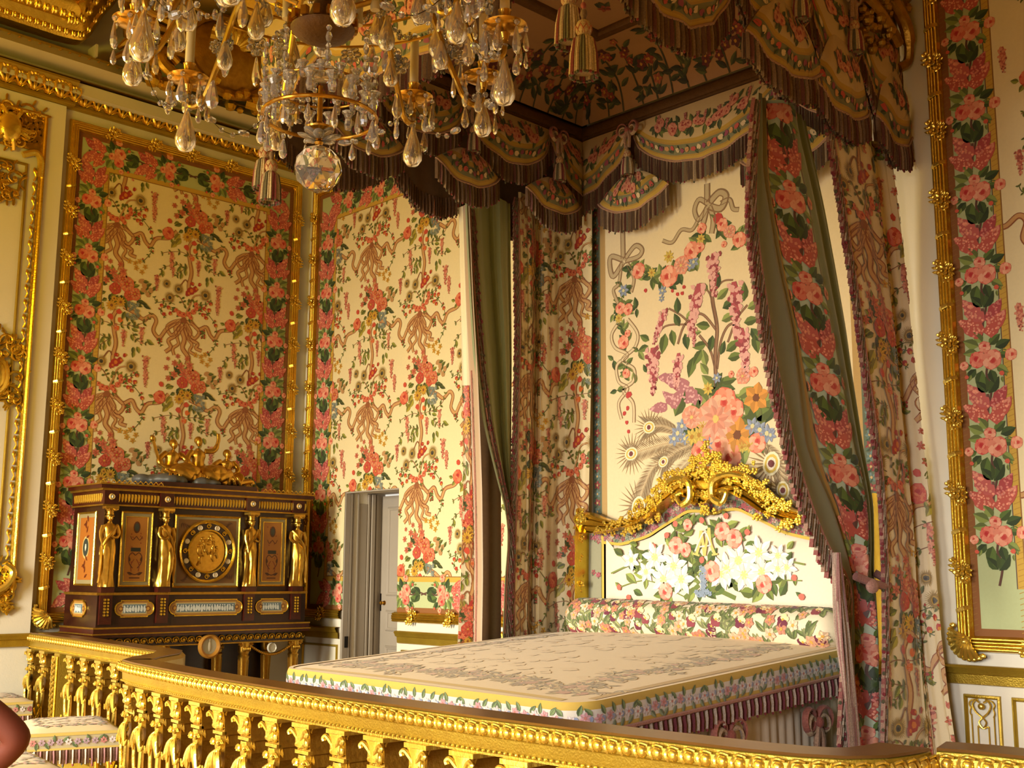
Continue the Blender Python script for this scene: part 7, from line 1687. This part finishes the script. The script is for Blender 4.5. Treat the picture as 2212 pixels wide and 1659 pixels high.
def bead(b): b.lathe([(0, -.013), (.008, -.010), (.013, 0), (.008, .010), (0, .013)], (0, 0, 0), 8)
def oval(b): b.lathe([(0, -.026), (.009, -.020), (.014, 0), (.009, .020), (0, .026)], (0, 0, 0), 8)
def rosette(b):
    for i in range(7): a = 2 * PI * i / 7; b.ell((.017 * math.cos(a), 0, .017 * math.sin(a)), (.011, .006, .009), 6, 4, rot=Matrix.Rotation(-a, 3, 'Y'))
    b.ell((0, -.005, 0), (.008, .007, .008), 7, 5)
def cw(k, p, name='crystal_drop', rot=None, sc=1.0, amber=False):
    fn = {'drop': drop, 'pear': pear, 'bead': bead, 'oval': oval, 'rosette': rosette, 'tulip': tulip}[k]
    return piece(k + ('a' if amber else ''), fn, 'crystal_amber' if amber else 'crystal', name, chd, p, rot or (0, 0, rr.uniform(0, 6.3)), sc, smooth=(k in ('pear', 'rosette')))
for k in range(16):
    a = 2 * PI * k / 16; cw('tulip', (.185 * math.cos(a), .185 * math.sin(a), .205), 'crystal_cup'); cw('tulip', (.165 * math.cos(a + .2), .165 * math.sin(a + .2), .262), 'crystal_cup', sc=.8)
for k in range(14):
    a = 2 * PI * k / 14 + .1; cw('bead', (.195 * math.cos(a), .195 * math.sin(a), .168), 'crystal_bead', sc=.7); cw('drop', (.195 * math.cos(a), .195 * math.sin(a), .158), sc=rr.uniform(.8, 1.15))
lath([(.0, .33), (.055, .335), (.062, .345), (.058, .36), (.02, .365), (0, .365)], 'crystal_dish', 'crystal', 14)
for k in range(8):
    a = 2 * PI * k / 8 + .3
    for j in range(5): q = .2 * (1 - j / 5) + .20 * j / 5; cw('oval' if j % 2 else 'bead', (.19 * math.cos(a), .19 * math.sin(a), .30 + j * .032), 'crystal_bead', sc=.8)
# brass basin and stem
lath([(0, .46), (.03, .462), (.06, .47), (.09, .485), (.11, .505), (.112, .512), (.105, .518), (.09, .525), (.07, .53), (.05, .56), (.03, .62), (.05, .68), (.03, .74), (.025, .95), (.06, 1.0), (.025, 1.05), (.02, 3.4)], 'basin_and_stem', 'brown_gilt', 28)
for k in range(16): a = 2 * PI * k / 16; m = MB(); m.obox((.112 * math.cos(a), .112 * math.sin(a), .53), (.011 * math.cos(a), .011 * math.sin(a), 0), (-.011 * math.sin(a), .011 * math.cos(a), 0), (0, 0, .016)); m.build('brass_block', 'brass', chd, smooth=False)
for k in range(8):    # cage of curved brass bars
    a = 2 * PI * k / 8 + .2; ca, sa = math.cos(a), math.sin(a)
    pts = bez([(.09 * ca, .09 * sa, .60), (.22 * ca, .22 * sa, .66), (.32 * ca, .32 * sa, .76), (.26 * ca, .26 * sa, .90), (.12 * ca, .12 * sa, 1.0)], 6); m = MB(); m.tube(pts, .011, 8); m.build('cage_bar', 'bronze', chd)
    for j in (5, 9, 13): p = pts[j]; cw('rosette', (p[0] + .02 * ca, p[1] + .02 * sa, p[2]), 'crystal_rosette', (0, 0, a - PI / 2))
    p = pts[11]; cw('pear', (p[0] * 1.08, p[1] * 1.08, p[2] - .03), 'crystal_pear', sc=1.0); cw('bead', (p[0] * 1.08, p[1] * 1.08, p[2] - .015), 'crystal_bead')
    m = MB(); m.lathe([(0, .70), (.017, .70), (.017, .86)], (.18 * ca, .18 * sa, -.10), 12); m.build('candle', 'candle', chd)
# candle arms
TH = [25, 60, 95, 130, 165, -165, -130, -95, -60, -25]; tips = []
def pan(b):
    b.lathe([(0, -.05), (.012, -.045), (.02, -.02), (.045, -.012), (.072, .002), (.078, .010), (.070, .010), (.04, .0), (.02, .004)], (0, 0, 0), 24); b.lathe([(.020, .0), (.024, .015), (.018, .025), (.021, .06), (.024, .065), (.020, .066)], (0, 0, 0), 16)
def candle(b): b.lathe([(.0175, .05), (.0175, .255), (.010, .262), (0, .262)], (0, 0, 0), 14)
for i, th in enumerate(TH):
    a = FA + math.radians(th); ca, sa = math.cos(a), math.sin(a); zz = (.50, .46, .49, .48, .50)[i if i < 5 else 9 - i] + (0.0 if i % 2 else .012)
    R = .64
    pts = bez([(.05 * ca, .05 * sa, .64), (.20 * ca, .20 * sa, .80), (.38 * ca, .38 * sa, .74), (.50 * ca, .50 * sa, zz + .02), (.57 * ca, .57 * sa, zz - .10), (.63 * ca, .63 * sa, zz - .10), (R * ca, R * sa, zz - .04)], 6)
    m = MB(); m.tube(pts, [.013] * 12 + [.011] * (len(pts) - 12), 8); m.build('arm', 'bronze', chd)
    p = np.array((R * ca, R * sa, zz)); tips.append(p)
    piece('pan', pan, 'brass', 'drip_pan', chd, tuple(p)); piece('candle', candle, 'candle', 'candle', chd, tuple(p))
    for k in range(7):
        b_ = 2 * PI * k / 7 + i; q = p + np.array((.074 * math.cos(b_), .074 * math.sin(b_), -.006)); cw('bead', tuple(q), 'crystal_bead', sc=.75); s = rr.uniform(.85, 1.5); cw('drop', tuple(q + np.array((0, 0, -.012))), sc=s, amber=rr.random() < .15)
        if k % 2 == 0: cw('drop', tuple(q + np.array((0, 0, -.014 - .074 * s))), sc=rr.uniform(.7, 1.2), amber=rr.random() < .4)
    cw('bead', tuple(p + np.array((0, 0, -.062))), 'crystal_bead'); cw('pear', tuple(p + np.array((0, 0, -.075 - .03 * (i % 2)))), 'crystal_pear', sc=(1.05, 1.2)[i % 2] if True else 1, amber=True)
    for j in (3, 8, 13, 17, 23, 29): q = pts[j]; cw('rosette', (q[0], q[1], q[2] + .015), 'crystal_rosette', (rr.uniform(-.5, .5), 0, a + rr.choice((0, PI / 2))), rr.uniform(1.0, 1.4))
    for j in (6, 12, 19): q = pts[j]; cw('drop', (q[0], q[1], q[2] - .012), sc=rr.uniform(1.1, 1.7), amber=rr.random() < .4)
    q = pts[15]; cw('pear', (q[0] * 1.03, q[1] * 1.03, q[2] - .02), 'crystal_pear', sc=.9, amber=i % 3 == 0)
    for k in range(5):     # spray of flowers beside the candle
        q = p + np.array((rr.uniform(-.04, .04), rr.uniform(-.04, .04), .06 + rr.uniform(0, .14))) - np.array((ca, sa, 0)) * (.10 + .05 * rr.random()); cw('rosette', tuple(q), 'crystal_rosette', (rr.uniform(-.7, .7), 0, rr.uniform(0, 6.3)), rr.uniform(1.0, 1.5))
        if k < 2: cw('drop', tuple(q + np.array((0, 0, -.02))), sc=1.5)
w = MB()
for i in range(10):       # swags of beads between the pans and up to the cage
    a, b_ = tips[i], tips[(i + 1) % 10]; L = np.linalg.norm(b_ - a); n = int(L / .045); line = []
    for k in range(n + 1):
        t = k / n; q = a + (b_ - a) * t + np.array((0, 0, -.02 - .17 * math.sin(PI * t))); line.append(q)
        if 0 < k < n: cw('oval' if k % 3 == 0 else 'bead', tuple(q), 'crystal_bead', (0, PI / 2, math.atan2(b_[1] - a[1], b_[0] - a[0])) if k % 3 == 0 else None, 1.05 if k % 3 == 0 else .85)
    w.tube(line, .0015, 4)
    u = np.array((a[0] * .5, a[1] * .5, .86)); line = []
    for k in range(9): t = k / 8; q = a + np.array((0, 0, .27)) + (u - a - np.array((0, 0, .27))) * t + np.array((0, 0, -.09 * math.sin(PI * t))); line.append(q); cw('oval' if k % 2 else 'bead', tuple(q), 'crystal_bead', sc=.9)
    w.tube(line, .0015, 4)
o = w.build('wiring', 'wire', chd); o['kind'] = 'stuff'
# upper tier of hanging crystal over the arms
for i in range(30):
    a = 2 * PI * i / 30 + .05; R = (.36, .50, .60)[i % 3]; z = (.80, .74, .70)[i % 3] + rr.uniform(-.03, .05); ca, sa = math.cos(a), math.sin(a)
    cw('rosette', (R * ca, R * sa, z), 'crystal_rosette', (rr.uniform(-.4, .4), 0, a - PI / 2), 1.6); cw('bead', (R * ca, R * sa, z - .03), 'crystal_bead'); cw('pear' if i % 2 else 'drop', (R * ca, R * sa, z - .045), 'crystal_pear' if i % 2 else 'crystal_drop', sc=1.0 if i % 2 else 1.7)
m = MB()
for R, z in ((.36, .80), (.50, .74), (.60, .70)): m.tube([(R * math.cos(t), R * math.sin(t), z + .03) for t in np.linspace(0, 2 * PI, 49)[:-1]], .006, 6, closed=True)
m.build('upper_ring', 'bronze', chd)
